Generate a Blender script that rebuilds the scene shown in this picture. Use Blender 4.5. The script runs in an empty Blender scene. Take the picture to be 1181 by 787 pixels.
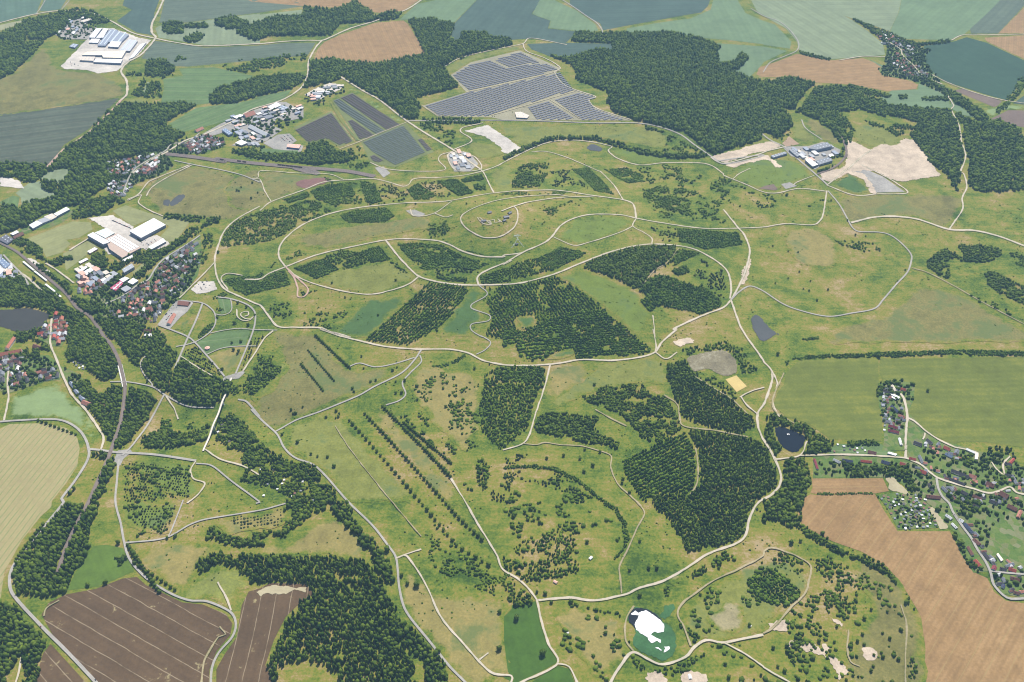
# Aerial view of a reclaimed mining landscape: meadows, plantations, gravel paths, villages, solar park.
import bpy, bmesh, math, random, time
import numpy as np
from mathutils import Vector
from mathutils.geometry import delaunay_2d_cdt
random.seed(7); RNG = np.random.default_rng(11)
C = bpy.context.scene.collection
T0 = time.time()

CAM_H, PITCH, FOC = 1650.0, 38.0, 1134.0   # camera height (m), downward pitch (deg), focal length (photo px of 1181)

def gauss(x, y, cx, cy, sx, sy, p=2.0):
    return np.exp(-(((x - cx) / sx) ** 2 + ((y - cy) / sy) ** 2) ** (p / 2))

def height(x, y):
    """Relief of the country in metres: reclaimed hill with its summit cone, a wooded stream valley, gentle swells."""
    x = np.asarray(x, float); y = np.asarray(y, float)
    z = 46 * gauss(x, y, 20, 2600, 560, 430, 2.6)
    z = z + 30 * gauss(x, y, -62, 2655, 135, 150, 2.4)
    z = z - 20 * gauss(x, y, -760, 1810, 330, 75)
    z = z + 5 * np.sin(x / 310 + 1) * np.sin(y / 270) + 2.5 * np.sin(x / 170 + 2 + y / 230)
    z = z + 9 * np.sin(x / 900 + 0.5) * np.sin(y / 1100)
    return z


DATA = """
F|teal|1|pale teal crop field at the far left corner|-2612,4926 -2327,4936 -2249,4616 -2371,4496 -2417,4461
F|teal|1|small teal crop wedge beside the far left road fork|-2319,4937 -2198,4942 -2159,4684 -2209,4649 -2244,4647
F|dry|1|pale dry verge strip below the far left road|-2403,4426 -2229,4564 -2130,4631 -2263,4482 -2368,4342
F|darkteal|1|dark teal crop field behind the white factory|-1919,4942 -1741,4936 -1699,4640 -1630,4357 -1708,4391 -1846,4541 -1818,4687 -1884,4746
F|greyteal|1|grey green striped crop field behind the small copses|-1720,4935 -1138,5012 -1010,4717 -1193,4627 -1309,4584 -1507,4508 -1641,4515
F|tan|1|tan stubble field at the far top edge|-1299,4938 -443,4949 -459,4800 -517,4668 -608,4627 -805,4695 -1010,4723 -1266,4782 -1354,4838
F|pale|1|pale hay meadow around the round copses|-1629,4473 -1505,4500 -1307,4575 -1191,4615 -1116,4245 -1357,4229 -1589,4324 -1637,4440
F|pale|1|narrow pale strip before the far wood|-1225,4585 -1001,4671 -991,4578 -1201,4471
F|greyteal|1|wide grey green field below the far crossroads|-1598,4286 -1350,4200 -1111,4221 -1120,4221 -1009,4252 -872,4260 -885,4117 -1118,4066 -1081,4069 -1375,3996 -1432,4001 -1595,4081
F|green|1|striped green field with tan bands above the long hedge|-1404,3974 -1261,3991 -1076,3905 -1096,3869 -1185,3782 -1196,3640 -1236,3628 -1384,3631 -1411,3776 -1440,3863 -1368,3900|-1381,3778 -1221,3781
F|green|1|long green field along the industrial strip|-1307,3438 -1237,3598 -1085,3649 -1006,3690 -1040,3690 -892,3772 -908,3687 -1019,3587 -989,3606 -1112,3467 -1231,3384
F|darkfield|1|broad dark grey green field ruled with faint rows|-2026,3524 -1827,3563 -1560,3670 -1580,3463 -1592,3401 -1642,3283 -1643,3112 -1857,3115|-1948,3458 -1575,3553
F|heath|1|brownish heath between white factory and dark field|-2148,3817 -2076,3910 -2050,4171 -1901,3960 -1716,3905 -1572,3766 -1558,3676 -1828,3567 -2030,3534
F|olive|1|small olive plot beside the factory road|-1534,3671 -1440,3677 -1432,3587 -1490,3581
F|pale|1|lens shaped pale clearing in the western wood|-1379,3492 -1314,3594 -1291,3575 -1328,3460
F|pale|1|small pale clearing left of a dark copse|-1482,3707 -1496,3832 -1461,3806 -1447,3731
F|pale|1|pale hay plot enclosed by the western wood|-1641,3039 -1625,3099 -1556,3104 -1542,3020 -1560,3005 -1596,3022
F|pale|1|larger pale hay plot above the railway sheds|-1687,2942 -1668,3009 -1635,3023 -1600,2970 -1530,2923 -1547,2887 -1587,2896 -1577,2831 -1630,2853 -1657,2912
F|green|1|small green paddock at the left edge|-1716,2883 -1689,2927 -1661,2912 -1639,2839 -1683,2839
F|olivegrass|1|mown olive grass west of the factory halls|-1533,2651 -1425,2752 -1364,2744 -1342,2699 -1369,2652 -1406,2640 -1384,2616 -1394,2566 -1432,2541 -1462,2586
F|olivegrass|1|mown olive grass strip south of the factory lane|-1388,2560 -1334,2634 -1290,2595 -1313,2550 -1333,2492 -1345,2468
F|olivegrass|1|mown olive grass behind the biggest factory hall|-1314,2812 -1281,2846 -1175,2785 -1038,2731 -1053,2624 -1091,2613 -1114,2632 -1097,2709 -1167,2758 -1219,2714
F|olivegrass|1|olive grass wedge beside the factory hedge|-1141,2454 -1126,2494 -1111,2523 -1100,2476 -1114,2431
F|heath|1|brownish heath inside the western path bend|-1254,2953 -1136,3107 -861,2978 -833,2842 -912,2738 -985,2746 -1139,2784 -1193,2848 -1233,2908
F|heath|1|brownish heath north of the park paths|-912,3078 -880,3074 -808,2864 -855,2806 -935,2843 -977,2993
F|heath|1|brownish heath around the red earth patch|-872,3066 -714,3049 -595,3022 -711,2943 -801,2864
F|olive|1|olive meadow east of the connecting path|-89,3041 -2,3131 -1,2876 -56,2853
F|water|2|murky grey pond with reedy rim at left|-1136,2853 -1120,2904 -1095,2900 -1105,2853 -1123,2832
F|water|2|small murky pond beside the heath|-1162,2869 -1143,2875 -1134,2832 -1150,2838
F|lake|2|dark shallow lake ringed by woods at the left edge|-1492,2252 -1458,2260 -1400,2272 -1347,2263 -1310,2234 -1313,2190 -1358,2163 -1425,2181 -1465,2188
F|palegreen|1|pale green cereal field with a curved lower edge|-1284,1890 -1252,1908 -1174,1958 -1136,1898 -1082,1853 -1037,1799 -999,1738 -1002,1715 -1020,1719 -1052,1764 -1097,1801 -1140,1815 -1251,1806
F|stripe|1|pale yellow field ruled with green wheel tracks|-1280,1747 -1241,1788 -1160,1795 -1100,1780 -1060,1744 -1038,1702 -1022,1641 -1027,1582 -1039,1527 -1033,1508 -1046,1481 -1061,1411 -1062,1364 -1064,1328 -1040,1246 -1068,1247|-1064,1304 -1026,1515
F|brown|1|large dark brown ploughed field with pale wheel tracks|-944,1217 -940,1245 -912,1266 -856,1280 -809,1307 -781,1311 -756,1290 -713,1269 -670,1247 -627,1242 -575,1219 -557,1197 -555,1170 -573,1133 -577,1093 -568,1045 -758,1044 -840,1112 -904,1169|-885,1256 -600,1098
F|vivid|1|vivid green paddock above the ploughed field|-915,1276 -912,1332 -900,1395 -872,1398 -834,1388 -791,1326 -822,1305 -858,1285
F|brown|1|small brown field corner below the lower left road|-897,1044 -907,1127 -900,1148 -807,1067 -786,1044
F|brown|1|dark brown field tongue pushed into the wood|-520,1283 -541,1275 -548,1241 -541,1165 -555,1129 -564,1093 -553,1045 -436,1046 -473,1103 -467,1159 -454,1213 -436,1240 -407,1270 -426,1295 -502,1297|-484,1275 -481,1139
F|tanmeadow|1|tawny meadow between orchard and lower wood|-816,1392 -759,1400 -723,1410 -660,1394 -541,1388 -560,1393 -488,1402 -445,1440 -401,1478 -358,1457 -312,1401 -317,1359 -370,1368 -458,1369 -555,1369 -605,1371 -639,1369 -663,1347 -661,1303 -685,1286 -711,1297 -770,1338
F|yellowhill|1|yellowish grassy knoll cut by a path|-682,1277 -652,1304 -618,1343 -579,1337 -549,1310 -541,1284 -560,1274 -558,1235 -625,1254 -672,1257
F|tanmeadow|1|tawny meadow split by the branching park tracks|-243,1357 -222,1366 -186,1303 -161,1276 -113,1266 -66,1256 -1,1244 -1,1230 -16,1218 -18,1180 -6,1088 -40,1083 -44,1045 -76,1045 -119,1101 -162,1160 -208,1225 -229,1275
F|vividdark|1|rich green paddock at the lower path fork|-1,1230 -16,1212 -16,1159 -8,1088 -1,1077 -17,1076 9,1059 22,1067 87,1107 67,1169 51,1250 0,1240
F|vividdark|1|rich green triangle below the path fork|30,1059 86,1100 109,1093 119,1058
F|tan|1|small tan stubble field above a thin hedge|689,1585 851,1584 853,1544 820,1537 689,1538 675,1542 684,1558|689,1562 851,1561
F|tan|1|huge tan stubble field beside the lower village|650,1523 674,1538 688,1535 819,1535 824,1489 836,1426 948,1424 951,1359 962,1311 981,1298 982,1264 997,1242 1031,1235 1075,1232 994,1039 767,1042 801,1134 816,1207 810,1245 801,1291 785,1332 744,1372 689,1402 636,1448 634,1480|961,1220 824,1060
F|straw|2|pale straw plot beside the thin hedge|859,1584 876,1584 898,1532 855,1545
F|straw|2|pale straw strip beside the allotment gardens|924,1494 934,1493 948,1432 929,1431
F|olivefield|1|olive green hay field around the village lane end|652,1837 672,1883 697,1918 712,1962 759,2017 904,2031 975,2033 917,1836 908,1778 884,1708 763,1715 724,1770 675,1794|679,1917 934,1934
F|olivefield|1|wide olive hay field right of the village lane|978,2033 1400,2040 1249,1684 1132,1708 1079,1709 1055,1701 1005,1739 980,1795 994,1872 1035,1926 957,1935 958,1969|1009,1989 1349,2001
F|lightgreen|1|light green field between far wood and tan field|-526,4549 -461,4754 -379,4812 -355,4956 -135,4976 -269,4517 -363,4558 -487,4550
F|darkteal|1|dark teal field left of the light green field|-133,4977 120,4985 149,4878 93,4662 180,4576 167,4470 352,4417 291,4410 245,4292 225,4268 88,4332 -41,4299 -2,4336 -101,4344 -123,4399 -223,4396 -240,4290 -276,4290 -266,4511
F|lightgreen|1|light green triangle before the far wood|159,4985 216,4847 307,4720 390,4527 397,4446 353,4429 172,4476 183,4576 98,4662
F|darkteal|1|wide dark teal field across the far top|287,4982 1014,4987 950,4755 903,4660 682,4564 531,4503 420,4451 413,4537 355,4641 283,4786
F|lightgreen|1|broad light green field behind the big wood|530,4470 678,4530 839,4579 954,4701 1025,4987 1108,4986 1113,4657 1176,4554 1222,4506 1251,4294 1226,4211 1119,4252 1117,4260 997,4301 854,4337 694,4411 525,4414
F|lightgreen|1|light green meadow notched into the big wood|915,4274 1112,4235 1208,4186 1117,4098 1082,4066 1061,4025 1020,3957 993,3913 918,3959 1029,4107 1002,4167 956,4073 890,4074
F|darkteal|1|dark green crop patch between solar park and wood|67,4260 255,4284 442,4277 443,4201 378,4211 305,4134 246,4096 179,4094 86,4192
F|pale|1|pale ribbed cereal field left of the far village|1179,4984 1447,4973 1597,4567 1632,4434 1655,4274 1627,4146 1373,4094 1262,4192 1276,4295 1262,4457 1192,4614 1173,4674
F|pale|1|pale ribbed cereal field above the far village|1469,4972 1967,4980 1843,4660 1730,4423 1665,4516 1603,4587 1473,4780
F|lightgreen|1|light green field behind the far village|1969,4980 2485,4955 2115,4455 2057,4382 1960,4306 1780,4327 1746,4377 1730,4418 1845,4660
F|greyteal|1|grey green strip near the far right corner|2487,4955 2580,4947 2482,4757 2210,4388 2089,4388 2107,4449
F|tan|1|tan field at the far right corner|2490,4756 2605,4850 2415,4398 2212,4388
F|tan|1|pinkish tan field beside the dark crop field|2129,4333 2405,4375 2242,3996 2200,4075 2121,4283
F|deepteal|1|deep blue green crop field beside the far village|1826,4241 1973,4287 2052,4340 2114,4269 2193,4058 2223,3996 2184,3904 2077,3842 2035,3757 1962,3664 1897,3722 1790,3845 1761,3946 1780,4116
F|tan|1|long tan field below the far village|1048,3912 1024,3935 1050,4006 1139,4070 1244,4154 1360,4082 1520,4109 1580,4022 1549,3949 1557,3913 1633,3866 1664,3819 1640,3774 1517,3754 1394,3823 1247,3850 1158,3898
F|lightgreen|1|light green strip under the far village|1539,4109 1574,4034 1666,3996 1632,3949 1573,3997
F|lightgreen|1|light green meadow below the long tan field|1537,3760 1647,3770 1675,3849 1724,3785 1735,3664 1713,3591 1639,3587 1477,3620 1460,3679
F|lightgreen|1|small light green wedge by the stream wood|1742,3654 1783,3501 1737,3526 1711,3591
F|brownplot|1|small grey brown plot beside the dark crop|1786,3762 1827,3773 1941,3654 1891,3592
F|brownplot|1|grey brown plot at the far right edge|1835,3492 1935,3573 2043,3564 1974,3401 1918,3427
F|darkteal|1|dark green plot at the right edge|1976,3633 2079,3735 2030,3617
F|palegreen|1|pale grass around the right edge plots|1831,3572 1942,3634 2011,3613 1995,3573 1928,3577 1828,3496
F|sand|2|pale sand and rubble tip beside the right wood|1187,3073 1243,3161 1308,3219 1356,3219 1447,3307 1484,3271 1476,3150 1476,3036 1476,3048 1400,3038 1355,3017 1320,3003 1286,3043 1223,3116
F|sand|2|pale gravel yard left of the rubble tip|1239,3300 1286,3254 1292,3218 1239,3173 1224,3218
F|yard|2|grey dirt triangle below the rubble tip|1168,3060 1213,3108 1281,3026 1323,2917 1224,2909 1217,3016
F|sand|3|salmon dirt band below the rubble tip|1164,3050 1206,3057 1223,3024 1223,2906 1203,2902 1205,2999
F|greendark|1|dark grass quarter beside the dirt triangle|1080,2956 1164,3044 1196,3023 1201,2908 1146,2896
F|olive|1|dry clearing with tracks in the right wood|1279,3404 1328,3461 1416,3419 1426,3344 1455,3307 1340,3219 1278,3310
F|heath|1|dry olive slope between right wood and pale track|1134,2880 1326,2902 1497,2901 1486,2842 1385,2690 1310,2742 1244,2758 1090,2718 1080,2843
F|olive|1|dry wedge between two roads by the grey works|1067,3461 1110,3473 1137,3307 1054,3267 1041,3348
F|heath|1|dry paddock above the grey works|1118,3484 1173,3484 1207,3361 1199,3254 1184,3223 1159,3301 1128,3361
F|sand|2|long pale storage yard at the wood edge|711,3174 785,3212 946,3297 981,3266 922,3223 863,3197 757,3130 725,3150
F|tansoil|2|bare brown plot beside the grey works|989,3282 1029,3348 1052,3278 997,3255
F|yard|2|concrete yard around the grey works|983,3255 1081,3263 1145,3301 1191,3234 1178,3202 1133,3151 1056,3071 1039,3148 997,3178
F|lawn|1|grassy apron below the long storage yard|776,3091 901,3167 966,3157 1015,3138 1041,3028 967,2969 910,2943 833,2936 769,3000
F|yard|2|rubble pad beside the curving path|915,2965 948,2978 967,2951 924,2930
F|brownplot|2|dark soil wedge beside the curving path|833,2936 857,2953 890,2966 897,2931 885,2922
F|sand|2|sandy storage ground at the road fork|1065,3038 1136,3077 1163,3064 1085,2983
F|whiteground|2|bright pale construction ground by the roundabout|-177,3391 -94,3444 -2,3312 -2,3201 -66,3292 -100,3346
F|olive|2|olive building plot below the pale ground|-175,3270 -140,3308 -107,3281 -66,3296 -17,3210 -103,3141
F|whiteground|2|pale tail of the construction ground|-34,3357 35,3249 -9,3201 -41,3215
F|parkground|1|pale gravelly ground of the large solar park|-256,3918 -177,4048 34,4178 110,4092 203,3976 183,3916 206,3814 257,3749 333,3686 304,3656 326,3586 453,3474 -35,3488 -79,3510 -288,3516 -354,3612 -184,3742
F|olive|1|grass strip beside the solar park corner|-299,3980 -211,4106 35,4249 43,4191 -169,4070 -256,3924
F|olive|1|grass strip between solar park and wood|-382,3682 -355,3652 -207,3784 -188,3748 -352,3622 -376,3612
F|solarground|1|grass under the upper dark panel block|-714,3661 -645,3742 -420,3442 -564,3305
F|solarground|1|grass under the left dark panel block|-826,3425 -702,3565 -581,3301 -629,3258 -680,3318 -751,3291
F|solarground|1|grass under the right dark panel block|-557,3305 -404,3453 -280,3213 -411,3092 -501,3129
F|palegreen|1|green verge beside the straight road|-659,3808 -414,3473 -437,3453 -663,3764
F|olive|1|olive meadow along the solar park road|-35,3441 324,3433 483,3433 590,3358 542,3235 420,3292 294,3357 129,3314 47,3240 -34,3385
F|lawn|1|green lens meadow inside the hairpin track|359,3241 417,3260 522,3202 555,3149 451,3122 386,3180
F|water|2|dark pond beside the hairpin track|272,3257 294,3286 328,3256 318,3228 283,3239
F|lawn|1|green oval meadow within the ridge path loop|137,2571 193,2664 251,2699 353,2708 372,2648 290,2576 219,2528 186,2522
F|olive|1|dry olive lens between two ridge paths|-572,2392 -514,2441 -420,2459 -364,2470 -279,2385 -308,2351 -357,2326 -414,2315 -501,2343
F|lawn|1|open grass wedge between two plantation blocks|143,2351 199,2399 280,2356 340,2315 367,2257 386,2201 345,2098 292,2179 241,2252 188,2308
F|greendark|1|dark grass sector below the lens meadow|-423,2281 -304,2291 -263,2342 -244,2351 -335,2216 -392,2115 -486,2143 -467,2185
F|greendark|1|dark grass sector beside the zigzag path|-125,2316 -90,2314 -76,2285 -113,2240 -69,2192 -116,2158 -103,2108 -193,2111 -212,2126 -173,2197
F|greendark|2|blue green clearing in the fan plantation|18,2187 60,2197 72,2148 29,2138
F|greendark|2|blue green clearing above the southern path|87,2028 152,2055 164,2044 157,2022 92,2016
F|olive|1|dry meadow south of the lower loop path|103,1989 266,2004 373,2029 404,1994 400,1917 339,1926 190,1887 87,1822 77,1847
F|silt|2|shallow brown settling pond ringed by trees|464,2017 503,2040 570,2050 591,2005 580,1960 547,1949 511,1977 475,1966
F|yellow|2|rectangular basin of yellow water or sand|550,1935 581,1951 600,1908 570,1886
F|water|2|grey pond beside the eastern path|666,2196 685,2218 697,2198 710,2160 730,2126 727,2133 682,2098 667,2121
F|bluewater|2|deep blue round pond at the village wood|640,1757 666,1753 702,1726 701,1707 675,1673 655,1677 639,1700
F|green|1|bright grass garden behind the village street|748,1676 775,1698 812,1698 880,1698 891,1683 921,1646 750,1663
F|algae|2|green algae around the white pond|235,1221 251,1234 270,1232 292,1215 304,1195 319,1184 320,1138 311,1122 289,1111 269,1119 250,1127 238,1151 243,1181 233,1198
F|bluewater|3|dark water rim of the white pond|236,1218 251,1230 270,1231 290,1215 301,1195 295,1181 257,1173 244,1184 234,1197
F|white|4|brilliant white crust over the pond|239,1217 248,1225 253,1219 270,1227 283,1217 295,1204 302,1193 299,1175 287,1172 282,1176 274,1169 291,1157 290,1150 283,1154 273,1149 266,1157 265,1162 246,1179 244,1195 254,1214
F|white|4|small white crust scraps on the algae|277,1138 284,1139 290,1132 285,1134
F|white|4|detached white crust flake on the algae|297,1140 306,1142 307,1138 300,1131 294,1128 298,1136
F|algae|2|green reed arm above the white pond|297,1214 308,1224 310,1238 326,1243 330,1235 324,1222 305,1205
F|olive|1|dry olive ground east of the white pond|344,1223 388,1268 482,1326 532,1356 532,1350 554,1361 615,1336 601,1272 551,1239 499,1185 495,1174 415,1155 380,1161 351,1142
F|sandolive|2|bare tan hollow in the scrubland|392,1206 439,1257 462,1242 467,1195 440,1169 407,1187
F|sand|2|bare sandy scar winding through the scrub|536,1146 573,1155 600,1137 609,1148 622,1136 604,1120 628,1111 640,1086 617,1068 616,1096 603,1116 584,1126
F|sand|2|small sandy scar below the scrub thicket|637,1210 661,1194 652,1186 638,1198
F|sand|2|pale dirt patch at the bottom edge|256,1084 286,1086 295,1057 265,1057
F|tanmeadow|1|tawny bank left of the white pond|96,1223 120,1237 209,1201 219,1158 225,1127 191,1092 155,1077 124,1138 100,1190
F|heath|1|brownish scrubland inside the field bend|737,1363 782,1320 798,1279 807,1234 808,1197 797,1134 768,1056 635,1057 640,1106 690,1177 733,1247 712,1305
F|heath|1|dry meadow beside the three short tree rows|-660,2148 -540,2138 -431,1999 -360,1988 -264,2021 -353,1922 -488,1838 -540,1815 -582,1771 -654,1859 -609,1987 -631,2070
F|yellowhill|2|yellow flowering patch on the terraced meadow|-648,2099 -602,2041 -589,2004 -613,1911 -652,1876 -667,1898 -618,1970
F|tanmeadow|1|tawny strip between the long tree rows|-322,1844 -259,1761 -143,1582 -110,1515 -150,1518 -216,1610 -340,1804
F|olive|1|dry olive meadow left of the long tree rows|-561,1779 -487,1826 -410,1792 -300,1632 -199,1515 -269,1519 -368,1520 -438,1621 -468,1646 -514,1673
F|green|1|mown park lawn inside the ring path|-819,2159 -740,2170 -725,2161 -725,2098 -783,2092 -823,2065 -862,2118
F|tanmeadow|1|dry lawn with a curved grey bed|-820,2054 -775,2086 -723,2090 -730,1986 -747,1977 -786,2023
F|green|1|small lawn above the spiral garden|-852,2317 -815,2310 -802,2275 -805,2250 -824,2242
F|greendark|2|dark planted bed beside the avenue|-920,2259 -910,2296 -897,2292 -898,2249
F|greendark|2|large dark planted bed below the avenue yard|-939,2176 -927,2228 -903,2227 -901,2205 -905,2156
F|yard|2|grey asphalt yard around the red roofed depot|-992,2202 -972,2306 -957,2314 -924,2307 -917,2296 -924,2256 -936,2234 -952,2179 -974,2185
F|whiteground|2|pale gravel car park above the depot|-938,2364 -926,2402 -882,2401 -864,2361 -891,2347 -921,2339
F|yard|2|grey concrete plaza at the bridge head|-760,1957 -748,1971 -726,1982 -706,1992 -702,1983 -712,1961 -727,1958 -753,1952
F|yard|2|grey plaza where the park roads meet|-942,1664 -944,1695 -917,1700 -909,1691 -921,1664 -921,1641 -936,1645
F|whiteground|2|pale concrete ground of the white factory|-1905,4367 -1878,4443 -1828,4439 -1766,4394 -1671,4317 -1613,4295 -1616,4252 -1618,4116 -1635,4025 -1652,3937 -1722,3905 -1778,3941 -1877,3949 -1902,3978 -1901,4036 -1899,4158
F|yard|2|grey yard of the old works beside the white factory|-2061,4345 -2069,4621 -2023,4638 -1944,4436 -1909,4452 -1896,4296 -1992,4292
F|whiteground|2|pale concrete yard between the factory halls|-1381,2770 -1357,2774 -1304,2783 -1213,2712 -1211,2675 -1163,2618 -1146,2647 -1121,2656 -1065,2604 -1112,2567 -1150,2583 -1175,2521 -1246,2556 -1267,2586 -1261,2601 -1268,2677
F|yard|2|concrete aprons of the industrial strip|-1077,3501 -1033,3556 -929,3654 -895,3654 -854,3608 -820,3618 -802,3509 -863,3478 -907,3511 -902,3437 -864,3405 -905,3313 -972,3273 -1025,3273 -1001,3324 -1046,3406 -1131,3342 -1158,3362 -1109,3458
F|yard|2|grey car lot below the dark panel field|-914,3293 -874,3364 -831,3373 -793,3312 -806,3287 -762,3271 -762,3185 -814,3233 -865,3244
F|yard|2|pale yard near the red earth patch|-481,3091 -451,3098 -422,3045 -442,3013
F|redearth|2|oval patch of reddish bare earth|-741,2986 -715,3009 -649,3023 -623,3007 -649,2976 -705,2949
F|yard|2|pale gravel pad on the long meadow|-343,2757 -314,2760 -276,2723 -296,2705 -318,2721
F|yard|2|paved ground of the small works by the roundabout|-231,3186 -193,3223 -152,3206 -118,3113 -147,3045 -200,3047
F|garden|1|patchwork gardens of the town below the factory|-1286,2429 -1258,2464 -1194,2451 -1153,2417 -1100,2393 -1080,2460 -1063,2529 -983,2648 -951,2542 -938,2437 -946,2387 -966,2320 -1034,2253 -1025,2202 -1084,2213 -1148,2228 -1184,2243 -1203,2254 -1217,2323
F|garden|1|patchwork gardens of the hillside suburb|-1433,3141 -1343,3179 -1295,3264 -1247,3291 -1170,3356 -1064,3339 -1047,3266 -1114,3212 -1181,3194 -1239,3177 -1192,3119 -1207,3062 -1263,3017 -1319,2951 -1345,2938 -1392,3000
F|garden|1|village gardens along the dead end lane|942,1927 995,1941 1038,1929 1013,1862 983,1815 1005,1742 1030,1710 1054,1686 1051,1677 876,1675 890,1705 914,1784 917,1836
F|garden|1|village gardens around the main street|710,1661 924,1649 950,1737 959,1721 1028,1714 1111,1673 1175,1663 1188,1615 1219,1597 1159,1457 1036,1248 997,1258 992,1315 958,1312 949,1364 956,1423 948,1433 934,1494 914,1528 876,1584 852,1586 692,1587
F|garden|1|allotment plots beside the tan field|823,1532 876,1539 911,1531 931,1496 927,1434 838,1431 833,1493
F|garden|1|gardens and yards of the far village|1654,4503 1736,4366 1776,4293 1837,4185 1809,4152 1771,4064 1769,3934 1763,3819 1768,3719 1727,3739 1651,3862 1621,3883 1544,3916 1550,3991 1589,4024 1662,4238
F|garden|1|gardens around the left edge hamlet|-1368,2042 -1316,2057 -1246,2060 -1194,2014 -1144,1987 -1014,1857 -1020,1849 -1072,1854 -1152,1942 -1180,1973 -1180,1959 -1217,1949 -1293,1899 -1315,1912
F|garden|1|gardens of the terraced houses by the lake|-1309,2144 -1295,2251 -1249,2219 -1226,2142 -1225,2099 -1274,2101
F|lawn|1|green orchard gardens below the park plaza|-923,1671 -746,1655 -741,1597 -709,1568 -732,1522 -886,1522 -882,1508 -843,1447 -765,1421 -747,1434 -751,1522
F|garden|1|yards beside the railway sheds|-1596,2682 -1557,2726 -1502,2802 -1461,2834 -1441,2810 -1454,2750 -1487,2713 -1528,2703 -1547,2678
F|tanmeadow|2|sandy orchard plot ruled with small trees|-649,1474 -562,1494 -512,1507 -500,1453 -569,1437 -551,1437 -591,1437 -619,1428 -642,1444
F|tan|1|large tan stubble field wrapped by woods and the far road|-851,4082 -853,4186 -836,4269 -779,4355 -637,4507 -506,4538 -482,4495 -378,4162 -460,4109 -576,4040 -711,4064|-707,4411 -607,4063
F|green|2|green lawn plots beside the pale red roofed hall|-913,3254 -814,3233 -775,3233 -769,3176 -903,3195
F|whiteground|2|pale rubble ground of the upper works hamlet|-834,3721 -787,3796 -748,3832 -686,3814 -699,3766 -737,3719 -771,3662
F|whiteground|2|pale forecourt at the left edge works|-1793,3072 -1705,3025 -1669,2972 -1758,2988
F|whiteground|2|pale forecourts along the town rail side|-1484,2538 -1442,2508 -1358,2432 -1359,2427 -1431,2479 -1490,2533
F|sand|2|sandy verge along the haul road to the tip|1069,2956 1117,3013 1194,3098 1231,3117 1263,3067 1211,3073 1166,3050 1094,2980
F|sand|2|sandy bank beside the long storage yard|905,3187 921,3157 944,3098 924,3089 906,3147 849,3128 776,3091 754,3111 840,3147
F|sand|2|bare worn ground at the six way junction|681,2414 703,2463 720,2499 693,2393 673,2368
F|sand|2|pale trodden ground by the settling pond|439,2084 483,2104 489,2085 448,2066
F|dirt|2|pale scraped hollow on the lower path bank|332,1309 348,1321 339,1286 328,1297
F|straw|2|pale weedy streak at the top of the field tongue|-526,1274 -509,1286 -487,1289 -453,1286 -424,1286 -425,1274 -447,1277 -464,1269 -483,1272 -506,1267 -514,1263
F|tanmeadow|1|tawny slope left of the square plantation|-244,1994 -163,1984 -87,1939 -82,1783 -106,1675 -150,1720 -221,1832 -261,1916
F|tanmeadow|1|tawny bank above the lower meadow|103,1984 219,1987 163,1912 105,1855 82,1855
F|heath|1|dull brown slope of the great right meadow|1186,2357 1298,2311 1431,2114 1427,2105 1283,2101 1044,2104 863,2099 948,2192 1059,2231
F|tanmeadow|1|dry crest on the eastern meadow|867,2667 978,2666 1008,2590 954,2460 865,2506
F|heath|1|dry brown slope on the summit flank|-679,2631 -478,2690 -281,2703 -269,2631 -426,2603 -578,2559
F|sand|2|sandy flank of the rubble tip|1279,3200 1340,3272 1404,3272 1453,3325 1498,3288 1489,3167 1484,3036 1467,3032 1400,3014 1348,2996 1325,2996 1294,3019 1268,3084 1236,3108
F|sand|2|pale worked ground between works and tip|1237,3310 1264,3291 1297,3236 1324,3219 1263,3147 1215,3061 1170,3067 1117,3013 1084,2972 1131,3063 1176,3115
F|sand|2|pale bare patch under the lower gravel road|320,1081 342,1084 363,1076 364,1057 325,1057
F|sand|2|bare patch among the lower right scrub|683,1136 704,1131 704,1115 681,1111
F|sand|2|trodden bank beside the scrub track|509,1190 534,1201 552,1200 543,1179 519,1174
R|gravel|6|pale gravel path along the northern rim|-824.6,2798.9 -799.2,2856.4 -703.0,2938.0 -643.8,2991.3 -554.5,3003.3 -478.9,3006.9 -422.7,2977.4 -366.3,2938.0 -348.9,2953.4 -333.7,2995.6 -250.7,2998.4 -168.2,3012.8 -100.9,3050.4 -48.0,3100.0 -32.2,3124.4 46.8,3221.8 128.6,3296.3 210.6,3317.6 291.1,3304.0 345.9,3276.5 364.9,3262.1 348.9,3232.9 377.2,3171.4 450.5,3118.3 545.6,3132.9 683.7,3119.5 732.9,3043.8 730.9,3032.0 794.7,2966.8 843.6,2912.0 889.1,2903.5 969.5,2932.4 1054.2,2914.0
R|gravel|5|pinkish gravel path branching to the ridge crossing|70.7,3222.5 126.6,3224.0 203.8,3170.8 306.3,3063.6 306.7,3068.5 343.5,2960.0 365.5,2836.9
R|gravel|7|broad gravel path around the long ridge|-680.6,2466.4 -710.7,2520.9 -718.7,2582.2 -702.4,2645.0 -658.4,2715.9 -581.5,2773.3 -491.3,2800.6 -347.5,2811.8 -202.4,2803.7 -59.4,2848.8 -1.4,2868.0 79.6,2882.1 153.2,2888.3 261.5,2859.0 361.9,2836.4 395.2,2806.9 395.1,2703.3
R|gravel|6|short gravel connector to the roundabout|-108.9,3064.6 -96.6,3030.9 -59.4,2848.8
R|gravel|7|gravel path crossing the ridge below the hilltop|-791.6,2407.6 -745.7,2407.8 -724.6,2434.7 -680.6,2466.4 -592.8,2524.2 -495.4,2556.1 -395.7,2580.2 -327.2,2579.6 -237.1,2556.2 -188.1,2523.5 -146.5,2485.2 -86.4,2455.7 -20.9,2450.8 -27.0,2457.9 18.8,2466.1 38.6,2477.2
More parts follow.
